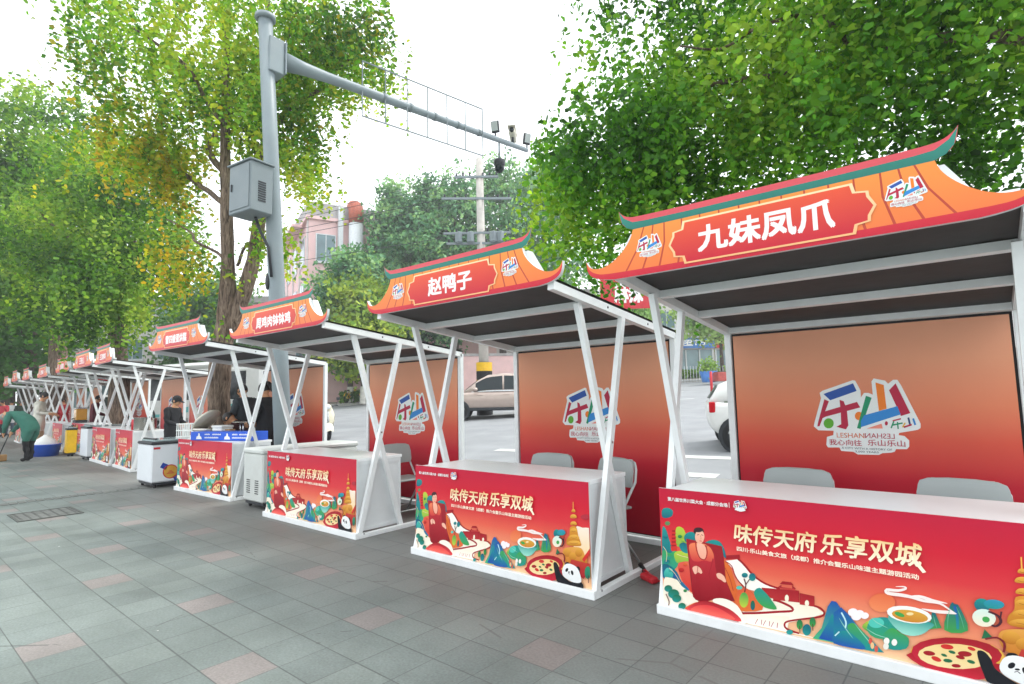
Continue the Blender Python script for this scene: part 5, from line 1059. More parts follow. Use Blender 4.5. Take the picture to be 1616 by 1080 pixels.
# undergrowth along the far kerb
def hedge(s0, s1, off, h, seed, label):
    g = np.random.default_rng(seed); N = int((s1-s0)*380); s = s0+(s1-s0)*g.random(N); o = off+g.normal(size=N)*.35; z = h*g.random(N)**.7
    P = np.array([[K1[0]+kd.x*a+kn.x*b, K1[1]+kd.y*a+kn.y*b, 0] for a, b in zip(s, o)]); P[:, 2] = zroad(P[:, 1])+.14+z
    t = thing('hedge', label, 'hedge', tuple(P.mean(0)*[1, 1, 0]), 0)
    leaf_cloud('foliage', P-np.array(t.location), .16*(.6+.8*g.random(N)), leaf_colours(P, ['4f7a35', '6b9442', '8aa84e'], seed), t, M['leaf_far'], seed, -.3)
hedge(20.5, 27, 1.0, .75, 5, 'low hedge along the far kerb behind the yellow bicycles')
hedge(45, 52, 3.5, .6, 6, 'clipped green hedge on the far plaza beside the blue planter')

# ---------------------------------------------------------------- camera pole over the street
PB = Vector((-6.52, .82, 0)); PT = Vector((-6.27, .22, 7.36))
def pole_at(z): return PB.lerp(PT, z/7.36)
t = thing('camera_pole', 'tall grey steel pole with a long arm, rising between two stalls', 'street pole', PB)
loc = lambda p: Vector(p)-PB
m = M['steel_grey']
b = MB(); b.tube([loc(pole_at(z)) for z in (0, 2.5, 5, 7.3)], [.135, .125, .112, .105], m, 20); b.build('pole', t)
b = MB(); c = loc(pole_at(7.3)); b.lathe([(0, .07), (.15, .06), (.152, .0), (.11, -.01)], m, c, 20); b.build('cap', t)
b = MB(); c = loc(pole_at(6.75)); b.box((c.x-.13, c.y-.02, c.z-.28), (c.x+.13, c.y+.22, c.z+.28), m, bev=.012); b.box((c.x-.16, c.y+.225, c.z-.26), (c.x+.16, c.y+.245, c.z+.26), m, bev=.004); b.build('arm_bracket', t)
A0 = pole_at(6.75)+Vector((0, .24, .02)); A1 = Vector((-5.62, 5.85, 6.88)); ad = (A1-A0).normalized(); AL = (A1-A0).length
def arm(s, dz=0., side=0.): return A0+ad*s+Vector((0, 0, dz))+Vector((ad.y, -ad.x, 0))*side
b = MB(); b.tube([loc(arm(0)), loc(arm(.35)), loc(arm(.75)), loc(arm(3)), loc(arm(AL))], [.15, .105, .085, .07, .05], m, 16); b.build('arm', t)
# bare sign frame hung on the arm
b = MB(); s0, s1, hh = 1.35, 4.05, .5
for z in (hh, -hh): b.bar(loc(arm(s0, z, .06)), loc(arm(s1, z, .06)), .02, .02, M['grey_box'])
for k in range(7):
    s = s0+(s1-s0)*k/6; b.bar(loc(arm(s, hh, .06)), loc(arm(s, -hh, .06)), .016, .016, M['grey_box'])
b.build('sign_frame', t)
for k in range(5):
    b = MB(); q = loc(arm(1.8+k*.55)); b.tube([q-ad*.03, q+ad*.03], .088-.004*k, M['grey_box'], 14); b.build('clamp', t)
# equipment cabinet strapped to the pole
c = pole_at(4.62); t2 = thing('equipment_cabinet', 'grey steel cabinet strapped to the camera pole above the stall roofs', 'cabinet', c+Vector((-.05, -.14, -.42)), R(8))
b = MB(); b.box((-.27, -.36, 0), (.27, .0, .74), M['grey_box'], bev=.012); b.build('body', t2)
b = MB(); b.box((-.30, -.39, .74), (.30, .02, .765), M['grey_box'], bev=.006); b.build('lid', t2)
b = MB(); b.box((-.24, -.372, .05), (.24, -.3615, .70), M['grey_box'], bev=.004); dr = b.build('door', t2)
b = MB(); b.box((-.19, -.39, .34), (-.165, -.373, .45), M['dark'], bev=.004); b.build('handle', dr)
b = MB()
for k in range(9): b.box((.2705, -.24, .16+k*.035), (.279, -.12, .178+k*.035), M['dark'])
b.build('louvre', t2)
b = MB(); b.tube([(0, -.1, 0), (.02, -.02, -.22), (.1, .06, -.45), (.13, .1, -.9)], .022, M['dark'], 8); b.build('cable', t2)
t3 = thing('junction_cap', 'small dark oval cover on the pole below the grey cabinet', 'cover', pole_at(3.25)+Vector((-.03, -.125, 0)))
b = MB(); b.ball((0, 0, 0), (.05, .03, .13), M['dark'], 12); b.build('cover', t3)
# cameras and lamps on the arm
def cam_group():
    G_ = 'surveillance gear on the pole arm'
    def lampbox(s, side, lab, rz):
        p = arm(s, .05); t = thing('floodlight', lab, 'floodlight', p, rz, G_)
        b = MB(); b.tube([(0, 0, 0), (0, 0, .09)], .018, M['dark'], 8); b.build('bracket', t)
        b = MB(); b.box((-.085, -.035, .09), (.085, .035, .33), M['dark'], rot=Matrix.Rotation(.25, 3, 'X'), bev=.012); h = b.build('housing', t)
        b = MB(); b.box((-.068, -.048, .115), (.068, -.040, .305), M['lampglass'], rot=Matrix.Rotation(.25, 3, 'X')); b.build('lens', h)
    lampbox(4.45, 0, 'square dark floodlight on the arm, left of the white camera', R(20))
    lampbox(5.38, 0, 'square floodlight with a pale lens at the tip of the arm', R(70))
    p = arm(4.95, .05); t = thing('bullet_camera', 'cream tube camera between two floodlights on the pole arm', 'camera', p, R(-55), G_)
    b = MB(); b.tube([(0, 0, 0), (0, 0, .12)], .03, M['dark'], 8); b.build('bracket', t)
    b = MB(); b.box((-.30, -.07, .12), (.22, .07, .25), M['cream'], bev=.03); b.box((-.26, -.085, .252), (.30, .085, .262), M['cream']); b.build('housing', t)
    b = MB(); b.tube([(.215, 0, .185), (.25, 0, .185)], .05, M['glass'], 14); b.build('lens', t)
    p = arm(4.55, -.07); t = thing('dome_camera', 'black dome camera hanging under the pole arm', 'camera', p, 0, G_)
    b = MB(); b.tube([(0, 0, 0), (0, 0, -.38)], .02, M['grey_box'], 8); b.build('stem', t)
    b = MB(); b.lathe([(0, -.36), (.11, -.37), (.125, -.40), (.12, -.46), (.11, -.50)], M['dark'], n=18); b.build('housing', t)
    b = MB(); b.lathe([(.105, -.50), (.1, -.58), (.06, -.64), (0, -.655)], M['glass'], n=18); b.build('dome', t)
M['lampglass'] = mat('lamp_glass', 'aab2b0', .2, var=.05); M['cream'] = mat('cream_metal', 'd9d4c3', .4, var=.08)
cam_group()

# ---------------------------------------------------------------- utility pole across the street
UP = Vector((-14.05, 13.35, zroad(13.35)))
t = thing('utility_pole', 'pale concrete utility pole with crossarms and a striped base in the street', 'utility pole', UP)
b = MB(); b.tube([(0, 0, 0), (-.04, 0, 5), (-.1, 0, 10.95)], [.22, .185, .15], M['concrete'], 16); b.build('pole', t)
for z, L_, a in ((10.1, 1.5, .7), (9.15, 2.4, .75), (7.65, 2.3, .7), (7.2, 2.1, .72)):
    d = Vector((math.cos(a), math.sin(a), 0)); b = MB()
    b.bar(d*-L_*.62+Vector((-.1, -.2, z)), d*L_*.62+Vector((-.1, -.2, z)), .09, .08, M['concrete_dark'] if 'concrete_dark' in M else M['grey_box'], side=(0, 0, 1))
    for k in range(-3, 4):
        if k == 0: continue
        q = d*k*L_*.19+Vector((-.1, -.2, z+.04)); b.lathe([(.02, 0), (.05, .04), (.03, .08), (.055, .12), (.0, .16)], M['dark'], q, 8)
    b.build('crossarm', t)
for k in range(4):
    b = MB(); a = .7; d = Vector((math.cos(a), math.sin(a), 0)); q = d*(-.75+k*.5 if k < 2 else .1+k*.3)+Vector((0, -.35, 7.45)); b.box((q.x-.14, q.y-.1, q.z-.25), (q.x+.14, q.y+.1, q.z+.2), M['grey_box'], bev=.03); b.build('switch_box', t)
b = MB()
for k in range(6): b.lathe([(.33, k*.36), (.33, k*.36+.36)], M['yellow'] if k % 2 else M['black'], n=18)
b.lathe([(.33, 2.16), (.0, 2.2)], M['black'], n=18); b.build('striped_base', t)
for k in range(5):
    mbw = MB(); z = 10.2 if k < 2 else (9.25 if k < 4 else 7.75); o = (-.6, .6, -.9, .9, .5)[k]
    P0 = UP+Vector((o*.75, o*.65-.2, z)); e = UP+Vector((-40+o, -18+o, z-1.5+.6*k)); 
    pts = [P0.lerp(e, q/8)+Vector((0, 0, -1.1*math.sin(math.pi*q/8))) for q in range(9)]
    mbw.tube([p-UP for p in pts], .012, M['dark'], 5); mbw.build('wire', t)

# ---------------------------------------------------------------- buildings
M['pink'] = mat('pink_render', 'e0bcba', .85, var=.1, scale=1.2, dirt=.35, dirtcol=(.52, .42, .42), bump=.1)
M['palewall'] = mat('pale_tile', 'cfcac8', .7, var=.1, scale=1.5, dirt=.3, dirtcol=(.42, .42, .42))
M['greyroof'] = mat('weathered_parapet', 'a7a3a2', .85, var=.25, scale=1.5, dirt=.4)
M['rust'] = mat('rusty_red', 'a8563f', .7, var=.3)
M['winglass'] = mat('window_glass', '6f8a90', .12, var=.35, scale=.6, spec=.6)
M['shutter'] = mat('pale_shutter', 'cdd2d4', .6, var=.1)
def window(t, x0, x1, z0, z1, y, axis='x', n=2):
    """frame standing proud of the wall, panes set inside, sill below"""
    def q(mb, a0, a1, b0, b1, c0, c1, m):
        if axis == 'x': mb.box((a0, y-c1, b0), (a1, y-c0, b1), m)
        else: mb.box((y+c0, a0, b0), (y+c1, a1, b1), m)
    f = MB(); e = .07
    q(f, x0, x1, z0, z0+e, .002, .07, M['shutter']); q(f, x0, x1, z1-e, z1, .002, .07, M['shutter'])
    q(f, x0, x0+e, z0+e, z1-e, .002, .07, M['shutter']); q(f, x1-e, x1, z0+e, z1-e, .002, .07, M['shutter'])
    for k in range(1, n): xm = x0+(x1-x0)*k/n; q(f, xm-.03, xm+.03, z0+e, z1-e, .002, .065, M['shutter'])
    fo = f.build('window', t)
    g = MB(); q(g, x0+e, x1-e, z0+e, z1-e, .004, .03, M['winglass']); g.build('pane', fo)
    s = MB(); q(s, x0-.08, x1+.08, z0-.12, z0-.002, .002, .16, M['shutter']); s.build('sill', fo)
# pink building: corner towards the camera
BC = Vector((-36.6, 18.2, 0)); gz = zroad(18.2)
t = thing('pink_building', 'faded pink flat roofed building behind the grey camera pole', 'building', (BC.x, BC.y, gz), R(70))
# local axes: +x along its right face, +y away; left face runs back along +y from the corner
Hh = 14.4
b = MB(); b.box((0, 0, -.5), (16, 14, Hh), M['pink']); b.build('wall', t)
b = MB(); b.box((-.12, -.12, Hh), (16.1, .2, Hh+1.1), M['greyroof']); b.box((-.12, .21, Hh), (.2, 14.1, Hh+1.1), M['greyroof']); b.box((-.25, -.25, Hh-.25), (16.2, -.002, Hh-.001), M['pink']); b.box((-.25, 0, Hh-.25), (-.002, 14, Hh-.001), M['pink']); b.build('parapet', t)
b = MB(); b.box((-1.0, 1.6, Hh-.5), (-.26, 9, Hh-.3), M['pink']); b.build('canopy', t)
for z in (10.9, 7.2, 3.5):
    window(t, .5, 2.0, z, z+2.2, -.003, 'x', 2); window(t, 5.2, 7.4, z, z+2.2, -.003, 'x', 2)
    for y0 in (1.5, 5.2, 9.0):
        f = MB(); f.box((-.07, y0, z), (-.002, y0+1.8, z+2.3), M['shutter']); fo = f.build('window', t)
        g = MB(); g.box((-.09, y0+.12, z+.1), (-.072, y0+.85, z+2.2), M['winglass']); g.box((-.09, y0+.95, z+.1), (-.072, y0+1.68, z+2.2), M['winglass']); g.build('pane', fo)
b = MB(); b.box((2.1, -.5, 8.5), (2.45, -.13, Hh+.9), M['shutter']); b.build('downpipe', t)
b = MB(); b.tube([(3.4, -.62, 6), (3.4, -.62, Hh-.35)], .56, M['shutter'], 14); b.tube([(3.4, -.62, Hh-.35), (3.4, -.62, Hh+.5), (3.4, -.45, Hh+1.0), (3.4, .2, Hh+1.25)], [.58, .58, .57, .55], M['rust'], 14); b.build('duct', t)
b = MB()
for k in range(6): b.box((7.5+k*1.3, .3, Hh), (7.6+k*1.3, .4, Hh+2.4), M['shutter'])
b.box((7.3, .2, Hh+2.4), (15, .5, Hh+2.55), M['shutter']); b.build('roof_frame', t)
b = MB()
for k in range(4): b.box((-.12, .2+k*3.4, 3.6), (-.003, .35+k*3.4, Hh-.3), M['palewall'])
b.build('pilaster', t)
# pink wall and low blocks behind the far trees
t = thing('garden_wall', 'pinkish wall across the street behind the leaning white trunk', 'wall', onroad(K(23, 3.2)), math.atan2(kd.y, kd.x))
b = MB(); b.box((-8, 0, 0), (10, .3, 3.2), M['pinkwall'] if 'pinkwall' in M else M['pink']); b.build('wall_face', t)
b = MB(); b.box((-8.1, -.06, 3.202), (10.1, .36, 3.4), M['greyroof']); b.build('coping', t)
# shop terrace on the right, behind the nearest stalls
def terrace(name, label, s, off, L_, Hb_, storeys, m, signs, seed):
    g = random.Random(seed); p = K(s, off); t = thing(name, label, 'building', onroad(p, 0), math.atan2(kd.y, kd.x))
    b = MB(); b.box((0, 0, -1), (L_, 9, Hb_), m); b.build('wall', t)
    b = MB(); b.box((-.15, -.25, Hb_), (L_+.15, 9.1, Hb_+.5), M['greyroof']); b.build('parapet', t)
    for k in range(1, storeys):
        z = 3.9+(k-1)*3.1
        n = int(L_/2.6)
        for i in range(n): window(t, .5+i*2.6, 2.1+i*2.6, z+.7, z+2.3, -.003, 'x', 2)
    n = int(L_/4)
    for i in range(n):
        x = .2+i*4
        f = MB(); f.box((x+.1, -.05, .15), (x+3.7, -.004, 2.7), M['winglass']); fo = f.build('shop_window', t)
        q = MB()
        for xx in (x, x+1.25, x+2.5, x+3.7): q.box((xx, -.12, .1), (xx+.1, -.052, 2.75), M['shutter'])
        q.build('mullion', fo)
        q = MB(); col = M[signs[i % len(signs)][0]]; q.box((x, -.35, 2.85), (x+3.85, -.01, 3.75), col)
        so_ = q.build('shop_sign', t); tx = signs[i % len(signs)][1]
        if tx:
            q = MB(); put_text(q, tx, x+.7, 3.03, 2.4, .55, lambda a, c_: (a, -.358, c_), M['print'], (.85, .85, .83), bold=.03); q.build('lettering', so_)
    return t
M['signblue'] = mat('blue_sign', '3f78c0', .4, var=.1); M['signgreen'] = mat('teal_sign', '6fa7a4', .4, var=.1)
terrace('shop_building', 'pale shop building with red signs seen between the two nearest stalls', 43, 9, 26, 9.6, 3, M['palewall'], [('red', '麻辣'), ('signblue', '超市'), ('red', '茶')], 3)
terrace('shop_building', 'pale low building with pinkish signs seen behind the bus', -3, 7, 22, 9.0, 3, M['palewall'], [('shutter', ''), ('red', '便利店')], 4)
terrace('shop_building', 'grey block closing the street between the evergreens', 22, 15, 20, 9.5, 3, M['palewall'], [('signgreen', '')], 5)
# red hanging shop banner on a post
bp_ = Vector((-10.9, 19.7, zroad(19.7)))
t = thing('banner_sign', 'red banner with white characters on a post across the street', 'banner', bp_, R(38))
b = MB(); b.tube([(-1.2, 0, 0), (-1.2, 0, 6.1)], .06, M['chrome'], 8); b.build('post', t)
b = MB(); b.box((-1.1, -.02, 4.3), (1.2, .02, 6.0), M['red']); bb = b.build('sheet', t)
q = MB(); put_text(q, '麻辣', -.45, 4.6, 1.3, 1.0, lambda a, c_: (a, -.024, c_), M['print'], (.85, .85, .83), bold=.03); q.build('lettering', bb)
b = MB(); b.box((-1.1, -.02, 3.75), (.1, .02, 4.25), M['signblue']); b.build('blue_sheet', t)
# plaza things seen through the gap left of the nearest back panel
def planter(p, col, label, r=.55, h=.7):
    t = thing('planter', label, 'planter', p); b = MB(); b.lathe([(r*.7, 0), (r, h), (r*.93, h), (r*.9, h-.08), (0, h-.1)], col, n=16); b.build('pot', t)
    g = np.random.default_rng(3); P = g.normal(size=(260, 3))*[.3, .3, .25]+[0, 0, h+.3]
    leaf_cloud('foliage', P, .14*np.ones(260), leaf_colours(P, ['5d8a3e', '86a84e'], 3), t, M['leaf_far'], 4, -.4)
planter(onroad(Vector((-11.6, 31.5, 0)), .15), M['signblue'], 'light blue planter on the plaza across the street')
planter(onroad(Vector((-10.7, 34.2, 0)), .15), M['blue'], 'round dark blue planter on the plaza beside the brick bed', .6, .7)
t = thing('brick_planter', 'low red brick flower bed on the far plaza', 'flower bed', onroad(Vector((-9.9, 32.0, 0)), .15), R(45)); M['brick'] = mat('brick', 'b5524a', .8, var=.25, scale=9)
b = MB(); b.box((-1.5, -.4, 0), (2.6, .4, .55), M['brick'], bev=.02); b.build('bed', t)
b = MB(); b.box((-1.42, -.32, .552), (2.5, .32, .60), M['bark_dark']); b.build('soil', t)
t = thing('marker_post', 'thin orange red marker post standing in the street beyond the white car', 'bollard', onroad(Vector((-6.2, 17.6, 0))))
b = MB(); b.tube([(0, 0, .05), (0, 0, 1.25)], .05, M['cone'] if 'cone' in M else M['red'], 10); b.build('post', t); b = MB(); b.lathe([(0, .0), (.2, .0), (.18, .06), (0, .07)], M['black'], n=14); b.build('foot', t)
t = thing('iron_fence', 'pale iron railing along the far plaza', 'fence', onroad(Vector((-17, 32.2, 0)), .15), math.atan2(kd.y, kd.x)); b = MB()
for k in range(40): b.bar((k*.22, 0, 0), (k*.22, 0, 1.2), .025, .025, M['shutter'])
b.bar((-.05, 0, 1.22), (8.65, 0, 1.22), .04, .04, M['shutter']); b.bar((-.05, 0, .2), (8.65, 0, .2), .03, .05, M['shutter'], side=(0, 0, 1)); b.build('railing', t)

# ---------------------------------------------------------------- vehicles
M['paint_white'] = mat('car_paint_white', 'e4e4e2', .22, var=.03, dirt=.08, dirtcol=(.4, .39, .37), spec=.6)
M['paint_beige'] = mat('car_paint_champagne', 'b7a69c', .25, .35, var=.05, dirt=.1, dirtcol=(.35, .32, .3), spec=.6)
M['paint_cream'] = mat('scooter_cream', 'e2dcc6', .28, var=.04)
M['tail_red'] = mat('tail_lamp', 'c21522', .2, var=.1); M['head'] = mat('head_lamp', 'd8dde0', .12, var=.05)
M['bus_teal'] = mat('bus_teal', '58b3b4', .3, var=.05); M['bus_blue'] = mat('bus_blue', '3d78bd', .3, var=.08)
def loft(mb, rings, m, smooth=True, cap=True):
    n = len(rings[0]); V = [p for r in rings for p in r]; F = []
    for i in range(len(rings)-1):
        for k in range(n): F.append((i*n+k, i*n+(k+1) % n, (i+1)*n+(k+1) % n, (i+1)*n+k))
    if cap: F.append(tuple(range(n))[::-1]); F.append(tuple((len(rings)-1)*n+k for k in range(n)))
    mb.add(V, F, m, smooth=smooth)
def car(name, label, loc, rz, paint, L_, Wd, Ht, kind, group=None):
    t = thing(name, label, 'car', loc, rz, group); hw = Wd/2; belt = Ht*.60; g0 = .2
    if kind == 'suv':
        low = [(-.5, .48, .55, .82), (-.485, .34, .58, .93), (-.44, .26, .61, .98), (-.3, .2, .615, 1), (0, .2, .605, 1), (.22, .2, .60, 1), (.34, .2, .585, .99), (.44, .24, .55, .95), (.485, .32, .50, .86), (.5, .4, .46, .74)]
        cab = [(-.47, .60, .64, .88, .80), (-.40, .60, .90, .92, .74), (-.28, .60, .975, .94, .73), (-.08, .60, 1.0, .94, .73), (.06, .60, .965, .94, .73), (.14, .59, .86, .93, .76), (.26, .585, .62, .9, .84)]
    else:
        low = [(-.5, .42, .62, .84), (-.485, .30, .64, .94), (-.45, .22, .65, .985), (-.3, .18, .65, 1), (0, .18, .64, 1), (.24, .18, .625, 1), (.36, .18, .60, .98), (.45, .2, .55, .93), (.485, .28, .50, .84), (.5, .36, .45, .7)]
        cab = [(-.485, .63, .68, .86, .80), (-.44, .63, .86, .9, .75), (-.34, .63, .965, .93, .74), (-.1, .63, 1.0, .93, .73), (.05, .63, .97, .93, .73), (.14, .62, .86, .92, .76), (.27, .61, .64, .9, .84)]
    b = MB(); rings = []
    for x, zl, zt, w_ in low:
        x *= L_; zl *= Ht; zt *= Ht; w_ *= hw; h = zt-zl
        half = [(w_*.88, zl), (w_*.97, zl+.12*h), (w_, zl+.40*h), (w_*1.0, zl+.62*h), (w_*.985, zl+.80*h), (w_*.94, zl+.95*h), (w_*.82, zt), (w_*.4, zt+.015)]
        rings.append([(x, y, z) for y, z in half]+[(x, -y, z) for y, z in reversed(half)])
    loft(b, rings, paint)
    rings = []; CS = []
    for x, zb, zt, wb, wt in cab:
        x *= L_; zb *= Ht; zt *= Ht; wb *= hw; wt *= hw
        half = [(wb, zb), (wb+(wt-wb)*.5, zb+(zt-zb)*.55), (wt, zt-.07*(zt-zb)), (wt*.86, zt), (wt*.4, zt+.012)]
        rings.append([(x, y, z) for y, z in half]+[(x, -y, z) for y, z in reversed(half)]); CS.append((x, zb, zt, wb, wt))
    loft(b, rings, paint)
    b.build('body', t)
    # side glass: follows the cabin sides, proud of them by a few millimetres
    def side(s, xa, xb, fa, fb):
        P = []
        for f in (fa, fb):
            xs = np.linspace(xa, xb, 6)
            for x in (xs if f == fa else xs[::-1]):
                X = [c[0] for c in CS]; zb = np.interp(x, X, [c[1] for c in CS]); zt = np.interp(x, X, [c[2] for c in CS]); wb = np.interp(x, X, [c[3] for c in CS]); wt = np.interp(x, X, [c[4] for c in CS])
                z = zb+(zt-zb)*f; P.append((x, s*(wb+(wt-wb)*f+.014), z))
        return P
    for s in (-1, 1):
        for xa, xb in ((-.395, -.285), (-.27, -.075), (-.06, .165)):
            b = MB(); P = side(s, xa*L_, xb*L_, .1, .86)
            b.add(P, [(k, k+1, 10-k, 11-k) for k in range(5)], M['glass'], smooth=True); b.build('side_window', t)
        b = MB(); P = side(s, -.42*L_, .2*L_, .0, .07); b.add(P, [(k, k+1, 10-k, 11-k) for k in range(5)], M['chrome']); b.build('window_trim', t)
        for x in (-.09, .13):
            b = MB(); b.box((x*L_-.12, s*hw*.985-.012, belt*.86), (x*L_+.1, s*hw*.985+.022, belt*.86+.03), paint, bev=.01); b.build('door_handle', t)
        b = MB(); b.ball((.165*L_, s*(hw+.08), belt+.08), (.1, .09, .075), paint, 10); b.build('mirror', t)
        b = MB(); b.box((-.27*L_, s*hw*.93-.015, .2*Ht-.03), (.29*L_, s*hw*.93+.07, .2*Ht+.09), M['dark'], bev=.02); b.build('sill', t)
        for x in (-.012, -.29+.01 if False else .205):
            pass
        b = MB(); b.box((-.492*L_, s*hw*.74, belt*.84), (-.462*L_, s*hw*.972, belt*1.07), M['tail_red'], bev=.015); b.build('taillight', t)
        b = MB(); b.box((.44*L_, s*hw*.5, belt*.74), (.485*L_, s*hw*.9, belt*.88), M['head'], bev=.03); b.build('headlight', t)
    for x0, x1, i0, i1, nm in ((0, 0, -2, -1, 'windscreen'), (0, 0, 0, 1, 'rear_window')):
        b = MB(); A, B_ = CS[i0], CS[i1]
        if nm == 'windscreen': A, B_ = CS[-1], CS[-2]
        d = .012 if nm == 'windscreen' else -.012
        q = lambda c, f: [(c[0]+d, y, c[2]+.012) for y in (-c[4]*f, c[4]*f)]
        a_, c_ = q(A, .84), q(B_, .84)
        b.add([a_[0], a_[1], c_[1], c_[0]], [(0, 1, 2, 3)], M['glass']); b.build(nm, t)
    rw = .335 if kind == 'suv' else .315
    for x in ((-.295, .30) if kind == 'suv' else (-.36, .30)):
        for s in (-1, 1):
            b = MB(); y = s*(hw-.09)
            b.lathe([(rw+.055, s*(hw+.004)), (rw+.05, s*(hw-.2))], M['dark'], (x*L_, 0, rw), 24, 'y')
            b.lathe([(0, s*(hw-.02)), (rw+.055, s*(hw-.02)), (rw+.055, s*(hw+.004)), (rw*.9, s*(hw+.003))], M['dark'], (x*L_, 0, rw), 24, 'y', False); b.build('wheel_arch', t)
            w_ = MB(); w_.lathe([(rw*.66, s*(hw+.012)), (rw*.9, s*(hw+.016)), (rw, s*(hw-.01)), (rw, s*(hw-.2)), (rw*.6, s*(hw-.21))], M['black'], (x*L_, 0, rw), 24, 'y'); wo = w_.build('wheel', t)
            r_ = MB(); r_.lathe([(0, s*(hw-.05)), (rw*.6, s*(hw-.05)), (rw*.68, s*(hw+.01)), (rw*.6, s*(hw-.0))], M['dark'], (x*L_, 0, rw), 24, 'y')
            for k in range(5):
                a = k*2*math.pi/5+.3; r_.bar((x*L_, s*(hw-.03), rw), (x*L_+rw*.63*math.cos(a), s*(hw-.005), rw+rw*.63*math.sin(a)), .06, .03, M['chrome'], side=(-math.sin(a), 0, math.cos(a)))
            r_.lathe([(0, s*(hw+.004)), (.06, s*(hw-.0)), (.06, s*(hw-.03))], M['chrome'], (x*L_, 0, rw), 12, 'y'); r_.build('rim', wo)
    return t
fa = math.atan2(-.645, -.764)
wp = Vector((-13.85, 11.86, 0)); cc = wp+Vector((.764, .645, 0))*1.32
car('parked_car', 'champagne beige SUV facing left, seen between two back panels', (cc.x, cc.y, zroad(12.05)), fa, M['paint_beige'], 4.5, 1.84, 1.72, 'suv')
wf = Vector((.92, .39, 0)); wr = Vector((.39, -.92, 0)); wp = Vector((-1.93, 7.55, 0)); cc = wp+wf*1.4-wr*.8
car('parked_car', 'white car showing its red tail lamp and rear wheel beside the nearest back panel', (cc.x, cc.y, zroad(7.46)), math.atan2(wf.y, wf.x), M['paint_white'], 3.9, 1.7, 1.5, 'hatch')
car('parked_car', 'white car far along the street behind the distant stalls', (-33.5, 5.4, zroad(5.4)), R(190), M['paint_white'], 4.6, 1.8, 1.75, 'suv')

def bus(name, label, loc, rz, L_, Ht, body, band, swoosh):
    t = thing(name, label, 'bus', loc, rz); hw = 1.2
    b = MB(); b.box((-L_/2, -hw, .32), (L_/2, hw, Ht-.3), body, bev=.12); b.build('body', t)
    b = MB(); b.box((-L_/2+.06, -hw+.06, Ht-.298), (L_/2-.06, hw-.06, Ht), band, bev=.15); b.build('roof', t)
    n = int((L_-1.0)/1.35)
    for s in (-1, 1):
        for k in range(n):
            x = -L_/2+.55+k*1.35; b = MB(); b.box((x, s*hw-.008, 1.25), (x+1.2, s*hw+.008, Ht-.5), M['glass']); b.build('side_window', t)
        b = MB(); P = catmull([(-L_/2+.4, .55), (-L_*.2, .62), (0, .95), (L_*.3, 1.05), (L_/2-.2, .9), (L_/2-.2, .75), (L_*.25, .85), (0, .7), (-L_*.2, .48), (-L_/2+.4, .45)], 3, True)
        tri = tessellate_polygon([[Vector((p[0], p[1], 0)) for p in P]]); b.add([(p[0], s*(hw+.006), p[1]) for p in P], tri, swoosh); b.build('livery', t)
        for x in (-L_*.3, L_*.32):
            w_ = MB(); w_.lathe([(0, s*(hw-.02)), (.3, s*(hw+.0)), (.33, s*(hw+.02)), (.46, s*(hw+.015)), (.47, s*(hw-.25))], M['black'], (x, 0, .47), 20, 'y'); wo = w_.build('wheel', t)
            r_ = MB(); r_.lathe([(0, s*(hw+.005)), (.12, s*(hw+.03)), (.28, s*(hw+.012))], M['chrome'], (x, 0, .47), 16, 'y'); r_.build('rim', wo)
    for s in (-1, 1):
        b = MB(); b.box((s*(L_/2)-.012, -hw+.12, 1.1), (s*(L_/2)+.012, hw-.12, Ht-.55), M['glass'], bev=.005); b.build('windscreen', t)
        b = MB(); b.box((s*(L_/2)-.02, -hw+.1, .6), (s*(L_/2)+.015, -hw+.4, .8), M['head'], bev=.01); b.build('headlight', t)
        b = MB(); b.box((s*(L_/2)-.02, hw-.4, .6), (s*(L_/2)+.015, hw-.1, .8), M['head'], bev=.01); b.build('headlight', t)
bus('bus', 'white bus with dark windows and a teal wave, behind the stall with the blue carton', (-26.2, 7.5, zroad(7.5)), R(14), 9.4, 2.95, M['paint_white'], M['paint_white'], M['bus_teal'])
bus('bus', 'bus with a blue roof, its top just showing above the roofs of the far stalls', (-35.8, 9.4, zroad(9.4)), R(10), 9.0, 3.0, M['paint_white'], M['bus_blue'], M['bus_blue'])

